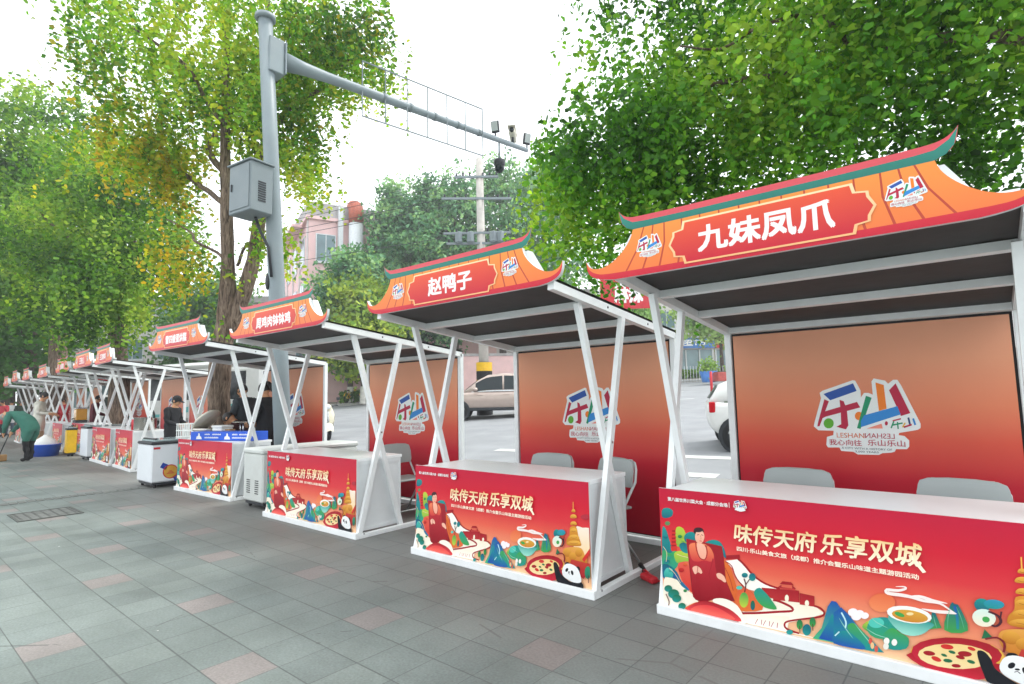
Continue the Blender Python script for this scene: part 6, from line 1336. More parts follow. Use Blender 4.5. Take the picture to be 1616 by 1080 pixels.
def scooter(label, loc, rz, paint):
    t = thing('scooter', label, 'scooter', loc, rz); 
    for x in (-.62, .62):
        w_ = MB(); w_.lathe([(.13, -.05), (.2, -.055), (.235, -.03), (.24, 0), (.235, .03), (.2, .055), (.13, .05)], M['black'], (x, 0, .24), 20, 'y'); wo = w_.build('wheel', t)
        r_ = MB(); r_.lathe([(0, -.05), (.05, -.055), (.13, -.045), (.13, .045), (.05, .055), (0, .05)], M['chrome'], (x, 0, .24), 14, 'y'); r_.build('rim', wo)
    b = MB(); loft(b, [[(.44+.17*math.sin(a)*.0+x, .17*w_*math.cos(a), z+.05*math.sin(a)) for a in np.linspace(0, 2*math.pi, 12, endpoint=False)] for x, w_, z in ((.02, .9, .42), (.06, 1.15, .6), (.0, 1.2, .78), (-.06, .9, .95), (-.1, .5, 1.03))], paint); b.build('leg_shield', t)
    b = MB(); P = []; 
    for k in range(9):
        a = math.pi*(.08+.84*k/8); P.append([(.62+.30*math.cos(a), y, .24+.30*math.sin(a)-abs(y)*.35) for y in (-.1, -.06, 0, .06, .1)])
    V = [q for r in P for q in r]; b.add(V, [(i*5+k, i*5+k+1, (i+1)*5+k+1, (i+1)*5+k) for i in range(8) for k in range(4)], paint, smooth=True); b.build('front_fender', t)
    b = MB(); b.box((-.25, -.16, .26), (.42, .16, .34), M['dark'], bev=.03); b.build('footboard', t)
    b = MB(); loft(b, [[(x, w_*math.cos(a), z+h*math.sin(a)) for a in np.linspace(0, 2*math.pi, 12, endpoint=False)] for x, w_, z, h in ((-.9, .06, .62, .05), (-.75, .17, .55, .15), (-.5, .2, .5, .2), (-.3, .18, .48, .18), (-.2, .1, .45, .12))], paint); b.build('rear_body', t)
    b = MB(); loft(b, [[(x, w_*math.cos(a), z+.06*math.sin(a)) for a in np.linspace(0, 2*math.pi, 10, endpoint=False)] for x, w_, z in ((-.85, .08, .76), (-.7, .14, .76), (-.35, .14, .74), (-.2, .08, .72))], M['dark']); b.build('saddle', t)
    b = MB(); b.tube([(.6, 0, .3), (.48, 0, .75), (.38, 0, 1.05)], .03, M['chrome'], 8); b.tube([(.3, -.33, 1.06), (.37, -.15, 1.04), (.37, .15, 1.04), (.3, .33, 1.06)], .017, M['dark'], 8); b.build('handlebar', t)
    b = MB(); b.ball((.42, 0, 1.0), (.1, .12, .1), paint, 12); hl = b.build('headset', t)
    b = MB(); b.ball((.50, 0, 1.0), (.035, .065, .06), M['head'], 10); b.build('headlight', hl)
    for s in (-1, 1):
        b = MB(); b.tube([(.33, s*.26, 1.06), (.36, s*.32, 1.24)], .006, M['dark'], 6); b.box((.35, s*.32-.05, 1.22), (.37, s*.32+.05, 1.31), M['dark'], bev=.008); b.build('mirror', t)
scooter('cream motor scooter parked in the street right of the grey pole', (-14.2, 6.15, zroad(6.15)), R(-22), M['paint_cream'])

def bicycle_parts():
    out_ = []
    for x in (-.52, .52):
        w_ = MB(); w_.lathe([(.30, -.02), (.335, -.02), (.34, 0), (.335, .02), (.30, .02)], M['black'], (x, 0, .34), 22, 'y')
        for k in range(7): a = k*math.pi/7; w_.tube([(x-.3*math.cos(a), 0, .34-.3*math.sin(a)), (x+.3*math.cos(a), 0, .34+.3*math.sin(a))], .004, M['chrome'], 4)
        out_.append(('wheel', w_.mesh('wheel')))
    b = MB(); y_ = M['yellow']
    for p, q in (((-.52, 0, .34), (-.08, 0, .32)), ((-.08, 0, .32), (-.2, 0, .82)), ((-.08, 0, .32), (.36, 0, .72)), ((-.16, 0, .62), (.36, 0, .78)), ((-.52, 0, .34), (-.18, 0, .66)), ((.52, 0, .34), (.36, 0, .8)), ((.36, 0, .8), (.32, 0, 1.0))): b.tube([p, q], .024, y_, 8)
    out_.append(('frame', b.mesh('frame')))
    b = MB(); b.tube([(.2, -.28, 1.03), (.32, -.12, 1.0), (.32, .12, 1.0), (.2, .28, 1.03)], .016, M['dark'], 8); out_.append(('handlebar', b.mesh('handlebar')))
    b = MB(); b.ball((-.24, 0, .86), (.15, .08, .045), M['black'], 10); out_.append(('saddle', b.mesh('saddle')))
    b = MB(); b.box((.40, -.16, .78), (.68, .16, 1.0), y_, bev=.03); out_.append(('basket', b.mesh('basket')))
    for x in (-.52, .52):
        b = MB(); P = [[(x+.37*math.cos(a), y, .34+.37*math.sin(a)) for y in (-.035, .035)] for a in np.linspace(.5, 2.8, 8)]
        V = [q for r in P for q in r]; b.add(V, [(i*2, i*2+1, i*2+3, i*2+2) for i in range(7)], y_); out_.append(('mudguard', b.mesh('mudguard')))
    return out_
BK = bicycle_parts()
for k, (s, off, a, lb) in enumerate(((21.2, .55, 1.3, 'yellow shared bicycle at the left end of the row by the hedge'), (22.1, .6, 1.45, 'yellow shared bicycle beside the white tree trunk across the street'), (23.2, .5, 1.1, 'yellow shared bicycle just right of the leaning white trunk'),
                                    (24.3, .65, 1.5, 'yellow shared bicycle, the middle one of those right of the white trunk'), (25.3, .6, 1.25, 'yellow shared bicycle by the left post of the third stall'), (27.6, .6, 1.4, 'yellow shared bicycle behind the bonnet of the beige SUV'))):
    p = K(s, off); t = thing('bicycle', lb, 'bicycle', onroad(p, .14), math.atan2(kd.y, kd.x)+a, 'yellow shared bicycles across the street')
    for nme, me in BK: o = bpy.data.objects.new(nme, me); link(o); o.parent = t

# ---------------------------------------------------------------- people
SKIN = mat('skin', 'c8946f', .55, var=.08); HAIR = mat('black_hair', '1b1613', .5, var=.3, scale=30)
_cl = {}
def cloth(h, bump=.4):
    if h not in _cl: _cl[h] = mat('cloth_'+h, h, .85, var=.18, scale=6, bump=bump, bscale=12)
    return _cl[h]
EDGES = [('pelvis', 'spine'), ('spine', 'chest'), ('chest', 'neck'), ('neck', 'head')]
for s in 'LR': EDGES += [('chest', 'sh'+s), ('sh'+s, 'el'+s), ('el'+s, 'wr'+s), ('wr'+s, 'ha'+s), ('pelvis', 'hip'+s), ('hip'+s, 'th'+s), ('th'+s, 'kn'+s), ('kn'+s, 'an'+s), ('an'+s, 'to'+s)]
RAD = {'pelvis': (.15, .12), 'spine': (.14, .11), 'chest': (.16, .12), 'neck': (.058, .058), 'head': (.06, .06), 'sh': (.075, .075), 'el': (.052, .052), 'wr': (.036, .036), 'ha': (.04, .026), 'hip': (.11, .11), 'th': (.09, .09), 'kn': (.068, .068), 'an': (.05, .05), 'to': (.045, .035)}
def person(label, loc, rz, J, top, legs, shoe, hair='short', cap=None, bulk=1.0, hem=.35, sc=1.0, group=None):
    J = dict(J); t = thing('person', label, 'person', loc, rz, group, (sc, sc, sc))
    for s in 'LR': J['th'+s] = tuple(np.array(J['hip'+s])*(1-.45)+np.array(J['kn'+s])*.45)
    names = list(J); idx = {n: i for i, n in enumerate(names)}
    me = bpy.data.meshes.new('b'); me.from_pydata([J[n] for n in names], [(idx[a], idx[b]) for a, b in EDGES], [])
    o = bpy.data.objects.new('b', me); link(o); o.modifiers.new('s', 'SKIN').use_smooth_shade = True
    sk = me.skin_vertices[0].data
    for n in names:
        r = RAD[n if n in RAD else n[:2] if n[:2] in RAD else n[:3]]; k = bulk if n[:2] in ('pe', 'sp', 'ch', 'sh', 'el', 'hi', 'th') else 1
        sk[idx[n]].radius = (r[0]*k, r[1]*k); sk[idx[n]].use_root = (n == 'pelvis')
    o.modifiers.new('d', 'SUBSURF').levels = 2
    dg = bpy.context.evaluated_depsgraph_get(); ev = bpy.data.meshes.new_from_object(o.evaluated_get(dg))
    V = [tuple(v.co) for v in ev.vertices]; F = [tuple(p.vertices) for p in ev.polygons]
    bpy.data.objects.remove(o)
    mt, ml, ms = cloth(top), cloth(legs), cloth(shoe)
    segs = []
    for a, b in EDGES:
        A, B_ = np.array(J[a]), np.array(J[b])
        if a[:2] == 'wr': m = SKIN
        elif b in ('head',): m = SKIN
        elif a[:2] in ('hi', 'th', 'kn') : m = ml
        elif a[:2] == 'an': m = ms
        else: m = mt
        segs.append((A, B_, m, a, b))
    mb = MB(); groups = {}
    for f in F:
        c = np.mean([V[i] for i in f], 0); best = None
        for A, B_, m, a, b in segs:
            d = B_-A; u = np.clip(np.dot(c-A, d)/np.dot(d, d), 0, 1); dist = np.linalg.norm(c-A-d*u)
            if best is None or dist < best[0]: best = (dist, m, a, u)
        m = best[1]
        if best[2][:3] == 'hip' : m = mt
        if best[2][:2] == 'th' and best[3] < hem: m = mt
        groups.setdefault(m.name, (m, []))[1].append(f)
    if True:   # folds in the clothes
        nv = np.array([v.normal[:] for v in ev.vertices]); A_ = np.array(V); hd = np.linalg.norm(A_-np.array(J['head']), axis=1) < .16
        hn = np.minimum(np.linalg.norm(A_-np.array(J['haL']), axis=1), np.linalg.norm(A_-np.array(J['haR']), axis=1)) < .12
        q = np.sin(A_[:, 2]*46+5*np.sin(A_[:, 0]*13)+3*np.sin(A_[:, 1]*17))*.6+np.sin(A_[:, 0]*31+A_[:, 2]*23+2*np.sin(A_[:, 1]*29))*.5
        A_ = A_+nv*(q*.009*~(hd | hn))[:, None]; V = [tuple(p_) for p_ in A_]
    base = len(mb.v); mb.v += V; mb.c += [(1, 1, 1)]*len(V)
    for m, fs in groups.values():
        i = mb.mi(m)
        for f in fs: mb.f.append(f); mb.m.append(i); mb.smooth.append(True)
    # head with jaw, nose, eyes, ears; orientation from neck to head and the facing
    H = Vector(J['head']); up = (H-Vector(J['neck'])).normalized(); face = Vector(J.get('face_dir', (0, -1, 0))) if False else Vector((0, -1, 0))
    face = (face-up*face.dot(up)).normalized(); rt = face.cross(up)
    Rm = Matrix((rt, -face, up)).transposed(); hc = H+up*.06
    P = []; Fh = []; n = 14
    for i in range(11):
        a = math.pi*i/10; z = math.cos(a)
        for j in range(n):
            q = 2*math.pi*j/n; x = .076*math.sin(a)*math.cos(q); y = .096*math.sin(a)*math.sin(q)
            jaw = 1-.26*max(0, -z-.15); 
            v = Vector((x*jaw, y*jaw-(.012 if z < -.3 and math.sin(q) < -.3 else 0), z*.118)); P.append(hc+Rm @ v)
    for i in range(10):
        for j in range(n): Fh.append((i*n+j, (i+1)*n+j, (i+1)*n+(j+1) % n, i*n+(j+1) % n))
    mb.add(P, Fh, SKIN, smooth=True)
    w = lambda x, y, z: hc+Rm @ Vector((x, y, z))
    mb.tube([w(0, -.092, .015), w(0, -.112, -.018), w(0, -.094, -.03)], [.008, .014, .008], SKIN, 6)
    for s in (-1, 1):
        mb.ball(w(s*.03, -.088, .012), .009, HAIR, 6); mb.ball(w(s*.077, .005, -.005), (.012, .02, .03), SKIN, 8)
        mb.bar(w(s*.018, -.093, .03), w(s*.045, -.087, .03), .004, .005, HAIR)
    mb.bar(w(-.022, -.088, -.058), w(.022, -.088, -.058), .006, .008, cloth('9a5a50'))
    # five fingers each hand
    for s, sg in (('L', -1), ('R', 1)):
        h = Vector(J['ha'+s]); d = (h-Vector(J['wr'+s])).normalized(); sd_ = d.orthogonal().normalized(); pn = d.cross(sd_)
        for k in range(4):
            o_ = h+sd_*(-.024+.016*k); L_ = (.058, .068, .064, .05)[k]
            mb.tube([o_, o_+d*L_*.5+pn*.012, o_+d*L_*.85+pn*.03], [.0095, .0085, .006], SKIN, 6)
        mb.tube([h-d*.035+sd_*-.03, h+sd_*-.045+pn*.01, h+d*.025+sd_*-.045+pn*.02], [.011, .01, .007], SKIN, 6)
    mb.build('body', t)
    hb = MB(); P = []; Fh = []
    for i in range(8):
        a = math.pi*.62*i/7
        for j in range(n):
            q = 2*math.pi*j/n; front = max(0, -math.sin(q)); aa = a*(1-.42*front**2)
            P.append(hc+Rm @ Vector((.084*math.sin(aa)*math.cos(q), .104*math.sin(aa)*math.sin(q)+.006, .127*math.cos(aa))))
    for i in range(7):
        for j in range(n): Fh.append((i*n+j, (i+1)*n+j, (i+1)*n+(j+1) % n, i*n+(j+1) % n))
    hb.add(P, Fh, cloth('8d8a86') if hair == 'grey' else HAIR, smooth=True)
    if hair == 'bun': hb.ball(w(0, .115, .05), (.05, .045, .05), HAIR, 10)
    if hair == 'tail': hb.ball(w(0, .11, .075), (.035, .04, .035), HAIR, 8); hb.tube([w(0, .12, .07), w(0, .16, .02), w(0, .15, -.09)], [.035, .035, .012], HAIR, 8)
    hb.build('hair', t)
    if cap:
        cb = MB(); P = []; Fh = []
        for i in range(6):
            a = math.pi*.5*i/5
            for j in range(n): q = 2*math.pi*j/n; P.append(hc+Rm @ Vector((.092*math.sin(a)*math.cos(q), .112*math.sin(a)*math.sin(q), .03+.108*math.cos(a))))
        for i in range(5):
            for j in range(n): Fh.append((i*n+j, (i+1)*n+j, (i+1)*n+(j+1) % n, i*n+(j+1) % n))
        cb.add(P, Fh, cloth(cap), smooth=True); cb.add([w(-.07, -.09, .04), w(.07, -.09, .04), w(.05, -.18, .02), w(-.05, -.18, .02)], [(0, 1, 2, 3)], cloth(cap)); cb.build('cap', t)
    return t
def stand(**kw):
    J = {'pelvis': (0, 0, .93), 'spine': (0, .01, 1.12), 'chest': (0, 0, 1.31), 'neck': (0, -.01, 1.46), 'head': (0, -.03, 1.54)}
    for s, g in (('L', -1), ('R', 1)):
        J.update({'sh'+s: (g*.175, 0, 1.38), 'el'+s: (g*.215, .02, 1.10), 'wr'+s: (g*.20, -.10, .88), 'ha'+s: (g*.19, -.13, .80), 'hip'+s: (g*.09, 0, .88), 'kn'+s: (g*.10, -.01, .48), 'an'+s: (g*.105, .02, .08), 'to'+s: (g*.115, -.13, .035)})
    J.update(kw); return J
def working(z=1.0):
    return stand(elL=(-.23, -.02, 1.12), wrL=(-.13, -.25, z+.05), haL=(-.1, -.32, z+.02), elR=(.23, -.02, 1.12), wrR=(.13, -.25, z+.05), haR=(.1, -.32, z+.02), head=(0, -.06, 1.53), neck=(0, -.03, 1.45))
def seated():
    return stand(pelvis=(0, .12, .56), spine=(0, .06, .76), chest=(0, -.06, .96), neck=(0, -.17, 1.08), head=(0, -.25, 1.12),
                 shL=(-.175, -.08, 1.01), shR=(.175, -.08, 1.01), elL=(-.22, -.12, .76), elR=(.22, -.12, .76), wrL=(-.12, -.32, .70), wrR=(.12, -.32, .70), haL=(-.09, -.38, .70), haR=(.09, -.38, .70),
                 hipL=(-.1, .1, .53), hipR=(.1, .1, .53), knL=(-.13, -.24, .50), knR=(.13, -.24, .50), anL=(-.13, -.2, .08), anR=(.13, -.2, .08), toL=(-.13, -.34, .035), toR=(.13, -.34, .035))
def bent(k=1.0):
    return stand(pelvis=(0, .10, .86), spine=(0, -.06, 1.03), chest=(0, -.26, 1.15), neck=(0, -.40, 1.17), head=(0, -.49, 1.14),
                 shL=(-.18, -.30, 1.17), shR=(.18, -.30, 1.17), elL=(-.21, -.36, .90), elR=(.21, -.36, .90), wrL=(-.12, -.46, .72), wrR=(.12, -.46, .72), haL=(-.10, -.49, .65), haR=(.10, -.49, .65),
                 hipL=(-.1, .1, .82), hipR=(.1, .1, .82), knL=(-.11, .03, .46), knR=(.11, .06, .46), anL=(-.11, .05, .08), anR=(.11, .12, .08), toL=(-.12, -.10, .035), toR=(.12, -.03, .035))
face_left = math.atan2(-.645, -.764)+math.pi/2        # local -Y turned to look towards image left
sw = (-17.4, -.54, 0)
person('stooping street sweeper in a green jacket and black trousers at the left edge', sw, face_left+.05, bent(), '356f60', '15161a', '1a1a1c', hair='grey', bulk=1.3, hem=.75, sc=1.05)
person('woman in a cream top and beige trousers seen from behind, beside the blue tub', (-20.5, .22, 0), face_left+3.5, working(1.05), 'd9d8cc', 'b8aa8c', '6b5f50', hair='bun', bulk=1.12, sc=1.08)
person('man in a black jacket and dark cap behind the white freezer', (-11.6, .93, 0), R(125), working(), '1b1c20', '202228', '18181a', cap='1d1d20', bulk=1.15, sc=.93)
person('dark haired man in a patterned grey jacket right of the big tree trunk', (-8.65, 1.13, 0), R(-75), working(), '3a4348', '23252a', '18181a', bulk=1.1, sc=1.04)
person('woman in a long black coat with a short ponytail, next to the grey pole', (-7.52, 1.0, 0), R(-72), working(), '17181b', '1b1c22', '18181a', hair='tail', bulk=1.25, hem=.95, sc=1.03)
person('person in a dark red jacket sitting low with head bowed behind the blue carton', (-8.32, .98, 0), R(-60), seated(), '3a1a20', '1d1e24', '18181a', bulk=1.1, sc=1.0)
person('person in a maroon coat with their back turned, behind the slanted stall', (-20.9, 1.72, 0), R(180), working(), '5c1a2a', '22232a', '1a1a1c', bulk=1.15, sc=1.02)
person('person in a bright red top behind the boards at the far stalls', (-24.6, 1.62, 0), R(20), working(), 'b3202a', '22232a', '1a1a1c', sc=1.0)
for k, (x, y, c, l_, lb) in enumerate(((-32.6, 1.0, 'c23a4a', '2a2a30', 'distant person in a pinkish red top at the far left edge'), (-33.4, 1.7, '2a3a30', '23232a', 'distant person in a dark green coat at the far left edge'), (-31.2, 1.85, '3a2a44', '23232a', 'distant person in a dark purple coat near the last stall'), (-34.6, 1.5, 'd5d7d8', '3a4a5a', 'distant person in a white top at the far left edge'))):
    person(lb, (x, y, 0), R(30+70*k), working(), c, l_, '1a1a1c', sc=1.0)
# what the sweeper holds and the woman carries
wv = Vector((-.764, -.645, 0)); sv = Vector((.645, -.764, 0))
hp = Vector(sw)+wv*.56+Vector((0, 0, .72))
t = thing('dustpan', 'long handled orange and yellow dustpan in the hand of the green sweeper', 'dustpan', Vector(sw)+wv*.98, math.atan2(wv.y, wv.x))
b = MB(); b.box((-.02, -.16, .0), (.26, .16, .012), M['red']); b.box((-.02, -.172, 0), (.26, -.161, .16), M['orange'] if 'orange' in M else M['red']); b.box((-.02, .161, 0), (.26, .172, .16), M['red']); b.box((-.034, -.172, 0), (-.021, .172, .3), M['yellow']); b.build('pan', t)
b = MB(); b.tube([(-.03, 0, .28), (-.3, 0, .74)], .012, M['chrome'], 8); b.build('handle', t)
t = thing('broom', 'broom with a dark handle held by the green sweeper', 'broom', Vector(sw)+wv*.62-sv*.12, math.atan2(wv.y, wv.x))
b = MB(); b.tube([(-.1, 0, .84), (.16, .02, .16)], .012, M['dark'], 8); b.build('handle', t)
b = MB(); b.box((.08, -.14, .0), (.24, .16, .17), M['carton'], bev=.02); b.build('bristles', t)
t = thing('handbag', 'brown handbag worn at the hip by the woman in cream', 'bag', (-20.32, -.02, .86), R(40))
b = MB(); b.box((-.15, -.07, -.11), (.15, .07, .11), cloth('4a2f28'), bev=.04); b.build('pouch', t); b = MB(); b.tube([(-.12, 0, .1), (-.1, .1, .4), (-.05, .16, .58)], .012, cloth('4a2f28'), 6); b.build('strap', t)

# ---------------------------------------------------------------- freezers and wares
M['freezer'] = mat('freezer_enamel', 'dfe4e8', .28, var=.04, scale=2, dirt=.12, dirtcol=(.45, .46, .46)); M['freezer_old'] = mat('old_freezer_enamel', 'c6cac6', .4, var=.08, scale=2, dirt=.35, dirtcol=(.4, .38, .34))
M['lidglass'] = mat('lid_glass', '9fb0b2', .1, var=.15, spec=.7); M['gold'] = mat('gold_badge', 'd09a3a', .4, var=.1); M['bluedk'] = mat('dark_blue_ribbon', '23419a', .4, var=.1)
M['orange'] = mat('orange_plastic', 'e0581f', .45, var=.08)
def freezer(label, u0, u1, v0, v1, h, m, style, rz=0.):
    c = ((u0+u1)/2, (v0+v1)/2, 0); t = thing('chest_freezer', label, 'freezer', c, rz); a, d = (u1-u0)/2, (v1-v0)/2
    b = MB(); b.box((-a, -d, .09), (a, d, h-.07), m, bev=.02); b.build('body', t)
    b = MB(); b.box((-a+.02, -d+.03, .05), (a-.02, d-.03, .089), M['dark']); b.build('plinth', t)
    for sx in (-1, 1):
        for sy in (-1, 1):
            b = MB(); b.lathe([(0, -.02), (.028, -.018), (.03, 0), (.028, .018), (0, .02)], M['black'], (sx*(a-.06), sy*(d-.08), .03), 12, 'y'); b.build('castor', t)
    if style == 'glass':
        b = MB(); b.box((-a-.006, -d-.008, h-.07), (a+.006, d+.006, h-.02), M['dark'], bev=.015); b.build('rim', t)
        b = MB(); b.box((-a+.03, -d+.05, h-.0195), (a-.03, .02, h+.012), M['lidglass'], bev=.006); lo = b.build('lid', t)
        b = MB(); b.box((-a+.05, -d+.06, h+.0125), (a-.05, -d+.10, h+.035), M['dark'], bev=.008); b.build('handle', lo)
        b = MB(); b.box((-a+.035, .025, h-.0195), (a-.035, d-.02, h+.004), M['lidglass'], bev=.006); b.build('lid', t)
    else:
        b = MB(); b.box((-a-.01, -d-.012, h-.07), (a+.01, d+.01, h), m, bev=.02); b.build('lid', t)
    b = MB()
    if style == 'old':
        for gx in (-.12, .12):
            for k in range(7): b.box((gx-.05, -d-.004, .2+k*.028), (gx+.05, -d+.002, .211+k*.028), M['black'])
        b.build('vent', t)
    return t, a, d
fz, a_, d_ = freezer('white freezer with a glass lid and gold badge, left of the blue carton stall', -9.86, -9.14, -.2, .9, .80, M['freezer'], 'glass')
b = MB(); P = catmull([(-.30, .16), (-.27, .36), (-.14, .40), (0, .33), (.03, .18), (-.1, .12)], 3, True)
b.lathe([(0, .0), (.105, 0)], M['gold'], (a_+.004, -.25, .26), 22, 'x', False); b.lathe([(.105, .002), (.12, .002), (.12, -.002)], M['red'], (a_+.003, -.25, .26), 22, 'x', False)
for s, z in ((-1, .36), (1, .15)): b.box((a_+.001, -.25+s*.10-.05, z-.045), (a_+.004, -.25+s*.10+.05, z+.045), M['bluedk'], rot=Matrix.Rotation(s*.5, 3, 'X'))
for k in range(3): b.box((a_+.0045, -.31+k*.02, .245+.02*(k-1)), (a_+.006, -.19-k*.02, .255+.02*(k-1)), M['red'])
b.build('badge', fz)
b = MB(); b.box((a_+.0008, -d_+.03, .655), (a_+.004, -d_+.13, .69), M['red']); b.build('label_strip', fz)
freezer('old greyish chest freezer with air vents, between the pole and the third stall', -6.22, -5.66, .04, 1.52, .80, M['freezer_old'], 'old')
freezer('white freezer with a black top between two slanted far stalls', -16.75, -16.1, .45, 1.4, .88, M['freezer'], 'glass')
freezer('small yellow freezer standing in front of a far stall', -18.15, -17.93, .40, .64, .80, M['yellow'], 'glass')
# goods on and around the stall with the blue carton
HD = HC*1.034
ry = .2
t = thing('carton', 'long flat blue carton with white print lying on the counter', 'carton', (-7.44, .35, HD), .36)
b = MB(); b.box((-.64, -.15, 0), (.64, .15, .135), M['blue'], bev=.006); cb_ = b.build('box', t)
b = MB(); f = lambda x, y: (x, -.1512, y)
for k, x in enumerate((-.46, .12)): b.flat([(x-.06, .02), (x+.06, .02), (x+.045, .06), (x+.02, .065), (x+.012, .11), (x-.012, .115), (x-.02, .07), (x-.05, .06)], f, M['print'], WHT)
for x0, w_, z in ((-.34, .12, .085), (-.18, .18, .085), (-.34, .3, .035), (.22, .12, .085), (.36, .2, .085), (.22, .3, .035)):
    n = int(w_/.022)
    for i in range(n): b.flat([(x0+i*.022, z), (x0+i*.022+.015, z), (x0+i*.022+.015, z+.018+.006*(i % 2)), (x0+i*.022, z+.02)], f, M['print'], WHT)
b.build('print', cb_)
t = thing('foam_box', 'white foam box on the counter behind the blue carton', 'box', (-8.05, .50, HD), .1); b = MB(); b.box((-.15, -.1, 0), (.15, .1, .17), M['foam'], bev=.012); b.build('body', t); b = MB(); b.box((-.16, -.11, .171), (.16, .11, .21), M['foam'], bev=.01); b.build('lid', t)
t = thing('scale', 'small metal stand with a flat tray on the counter beside the crouching person', 'scale', (-7.62, .45, HD+.001), 0)
t.location = (-7.56, .60, HD); b = MB(); b.box((-.1, -.08, 0), (.1, .08, .05), M['dark'], bev=.01); b.build('base', t); b = MB(); b.tube([(-.05, 0, .05), (-.05, 0, .26)], .012, M['chrome'], 8); b.tube([(.05, 0, .05), (.05, 0, .26)], .012, M['chrome'], 8); b.build('column', t); b = MB(); b.box((-.13, -.1, .26), (.13, .1, .275), M['stainless'], bev=.004); b.build('tray', t)
t = thing('pan_lid', 'beige oval pan lid propped open on the counter left of the blue carton', 'lid', (-8.46, .40, HD+.29), 0)
Rl = Matrix.Rotation(R(-38), 3, 'Y') @ Matrix.Rotation(R(18), 3, 'X')
b = MB(); P = []; n = 22
prof = ((0, .055), (.12, .05), (.2, .035), (.235, .0), (.225, -.012), (.0, -.0125))
for r_, z in prof:
    for k in range(n): a = 2*math.pi*k/n; P.append(Rl @ Vector((r_*1.15*math.cos(a), r_*math.sin(a), z)))
b.add(P, [(i*n+k, i*n+(k+1) % n, (i+1)*n+(k+1) % n, (i+1)*n+k) for i in range(len(prof)-1) for k in range(n)], M['cream'], smooth=True); b.build('shell', t)
b = MB(); b.tube([Rl @ Vector((-.04, 0, .053)), Rl @ Vector((0, 0, .09)), Rl @ Vector((.04, 0, .053))], .012, M['dark'], 8); b.build('handle', t)
t = thing('griddle', 'round dark griddle on a burner under the propped beige lid', 'griddle', (-8.44, .40, HD), 0)
b = MB(); b.lathe([(0, .0), (.15, 0), (.16, .1), (.22, .13), (.225, .16), (.21, .165), (0, .15)], M['stainless'], n=20); b.build('pan', t); b = MB(); b.tube([(.2, .02, .14), (.34, .05, .16)], .012, M['dark'], 8); b.build('handle', t)
t = thing('paper_packs', 'loose stack of pale paper packs behind the carton', 'packaging', (-7.84, .52, HD), .3); b = MB()
for k, (x, y, z, a) in enumerate(((0, 0, 0, .2), (.05, .02, .05, -.3), (-.06, .03, .1, .5), (.12, 0, 0, .9))): b.box((x-.1, y-.06, z), (x+.1, y+.06, z+.048), M['foam'] if k % 2 else M['carton'], bev=.006)
b.build('packs', t)
t = thing('plastic_basket', 'white lattice plastic basket on the glass lid freezer', 'basket', (-9.48, .52, .813), R(20)); b = MB()
for z in (0, .11, .23): 
    for p, q in (((-.19, -.13), (.19, -.13)), ((.19, -.13), (.19, .13)), ((.19, .13), (-.19, .13)), ((-.19, .13), (-.19, -.13))): b.bar((p[0], p[1], z+.01), (q[0], q[1], z+.01), .014, .02, M['foam'], side=(0, 0, 1))
for k in range(9):
    x = -.18+k*.045
    for y in (-.13, .13): b.bar((x, y, .0), (x, y, .24), .012, .008, M['foam'])
for k in range(7):
    y = -.12+k*.04
    for x in (-.19, .19): b.bar((x, y, .0), (x, y, .24), .008, .012, M['foam'])
b.build('lattice', t)
def pot(label, x, y, z, r, h, m, lid=True):
    t = thing('cooking_pot', label, 'pot', (x, y, z)); b = MB(); b.lathe([(0, 0), (r*.97, 0), (r, .02), (r, h), (r+.012, h+.006), (r*.97, h), (r*.95, h-.05), (0, h-.06)], m, n=24); b.build('vessel', t)
    for s in (-1, 1): b = MB(); b.tube([(s*r, -.05, h*.7), (s*(r+.045), -.04, h*.72), (s*(r+.045), .04, h*.72), (s*r, .05, h*.7)], .008, M['chrome'], 6); b.build('handle', t)
    return t
HE = HC*1.055
pot('tall steel stock pot on the far counter beyond the glass lid freezer', -12.36, .60, HE, .17, .27, M['stainless'])
pot('second steel stock pot standing right behind the first, near the man in the cap', -12.62, .80, HE, .15, .24, M['stainless'])
t = thing('red_tin', 'red tin beside the steel stock pots', 'tin', (-12.72, .56, HE)); b = MB(); b.lathe([(0, 0), (.075, 0), (.075, .24), (0, .24)], M['red'], n=18); b.build('can', t); b = MB(); b.lathe([(.077, .235), (.077, .25), (0, .25)], M['chrome'], n=18); b.build('lid', t)
t = thing('drink_dispenser', 'amber drink dispenser with a dark tap at the far counter', 'dispenser', (-19.5, 1.02, HC*1.086)); M['amber'] = mat('amber_drink', 'b8842a', .15, var=.1, spec=.7)
b = MB(); b.box((-.16, -.14, .08), (.16, .14, .42), M['amber'], bev=.02); b.build('tank', t); b = MB(); b.box((-.17, -.15, 0), (.17, .15, .078), M['dark'], bev=.01); b.box((-.17, -.15, .422), (.17, .15, .46), M['chrome'], bev=.01); b.build('casing', t); b = MB(); b.tube([(0, -.14, .14), (0, -.2, .13), (0, -.2, .09)], .014, M['dark'], 6); b.build('tap', t)
t = thing('tub', 'bright blue plastic tub on the paving beside the woman in cream', 'tub', (-18.95, .12, 0), .2); b = MB()
n = 24; prof = ((0, .01), (.34, .0), (.4, .3), (.43, .33), (.41, .335), (.37, .3), (.0, .28)); P = [(r_*1.15*math.cos(2*math.pi*k/n), r_*.85*math.sin(2*math.pi*k/n), z) for r_, z in prof for k in range(n)]
b.add(P, [(i*n+k, i*n+(k+1) % n, (i+1)*n+(k+1) % n, (i+1)*n+k) for i in range(len(prof)-1) for k in range(n)], M['blue'], smooth=True); b.build('shell', t)
t = thing('sack', 'pointed white sack of goods standing in the blue tub', 'sack', (-18.95, .12, .285)); b = MB(); b.lathe([(0, 0), (.3, .0), (.31, .06), (.22, .17), (.08, .27), (.05, .3), (.0, .31)], M['foam'], n=16); b.build('bag', t)
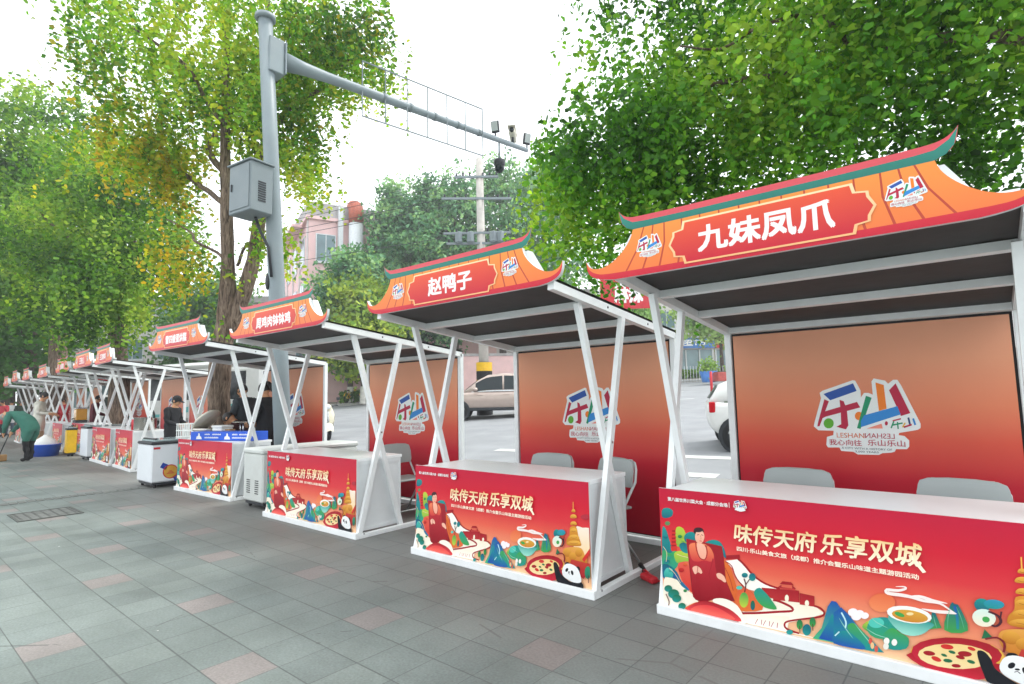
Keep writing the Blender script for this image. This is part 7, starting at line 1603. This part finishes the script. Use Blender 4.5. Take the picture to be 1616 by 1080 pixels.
for k, (x, y, a, m, lb) in enumerate(((-19.35, .62, .35, M['carton'], 'pale wooden board leaning at a slant on the far stall'), (-19.15, .60, -.2, M['black'], 'dark board leaning between two pale ones on the far stall'), (-18.98, .64, .3, M['carton'], 'second pale wooden board leaning beside the yellow freezer'))):
    t = thing('wooden_board', lb, 'board', (x, y, 0), 0, 'boards leaning at the far stall'); b = MB(); Rb = Matrix.Rotation(-.22, 3, 'X') @ Matrix.Rotation(a*.5, 3, 'Y')
    b.add([Rb @ Vector(p) for p in ((-.09, -.012, .02), (.09, -.012, .02), (.09, .012, .02), (-.09, .012, .02), (-.09, -.012, .86), (.09, -.012, .86), (.09, .012, .86), (-.09, .012, .86))], [(0, 1, 5, 4), (1, 2, 6, 5), (2, 3, 7, 6), (3, 0, 4, 7), (4, 5, 6, 7), (3, 2, 1, 0)], m); b.build('plank', t)
# red extension lead between the two nearest stalls
t = thing('extension_lead', 'red extension lead with its socket lying between the two nearest stalls', 'cable', (-.30, .52, 0))
b = MB(); P = catmull([(-.16, .15, .012), (-.10, .08, .05), (-.02, .06, .012), (.06, .02, .012), (.16, .1, .012), (.3, .42, .012), (.28, .9, .012), (.5, 1.2, .012)], 6); b.tube([tuple(p) for p in P], .009, M['red'], 8); b.build('cord', t)
b = MB(); b.box((-.11, -.035, .002), (.05, .035, .05), M['red'], rot=Matrix.Rotation(-.5, 3, 'Z'), bev=.012); so_ = b.build('socket', t)
b = MB(); b.tube([(-.13, .12, .03), (-.19, .17, .06)], .02, M['black'], 8); b.build('plug', t)

# ---------------------------------------------------------------- thin bright city haze
hz = bpy.data.materials.new('haze_air'); hz.use_nodes = True
t_ = hz.node_tree; t_.nodes.remove(t_.nodes['Principled BSDF'])
pv = t_.nodes.new('ShaderNodeVolumePrincipled'); pv.inputs['Density'].default_value = .0021; pv.inputs['Color'].default_value = (.95, .97, 1, 1); pv.inputs['Anisotropy'].default_value = .35
t_.links.new(pv.outputs['Volume'], t_.nodes['Material Output'].inputs['Volume'])
b = MB(); b.box((-140, -75, -7), (75, 105, 32), hz); tag(b.build('haze'), kind='stuff')
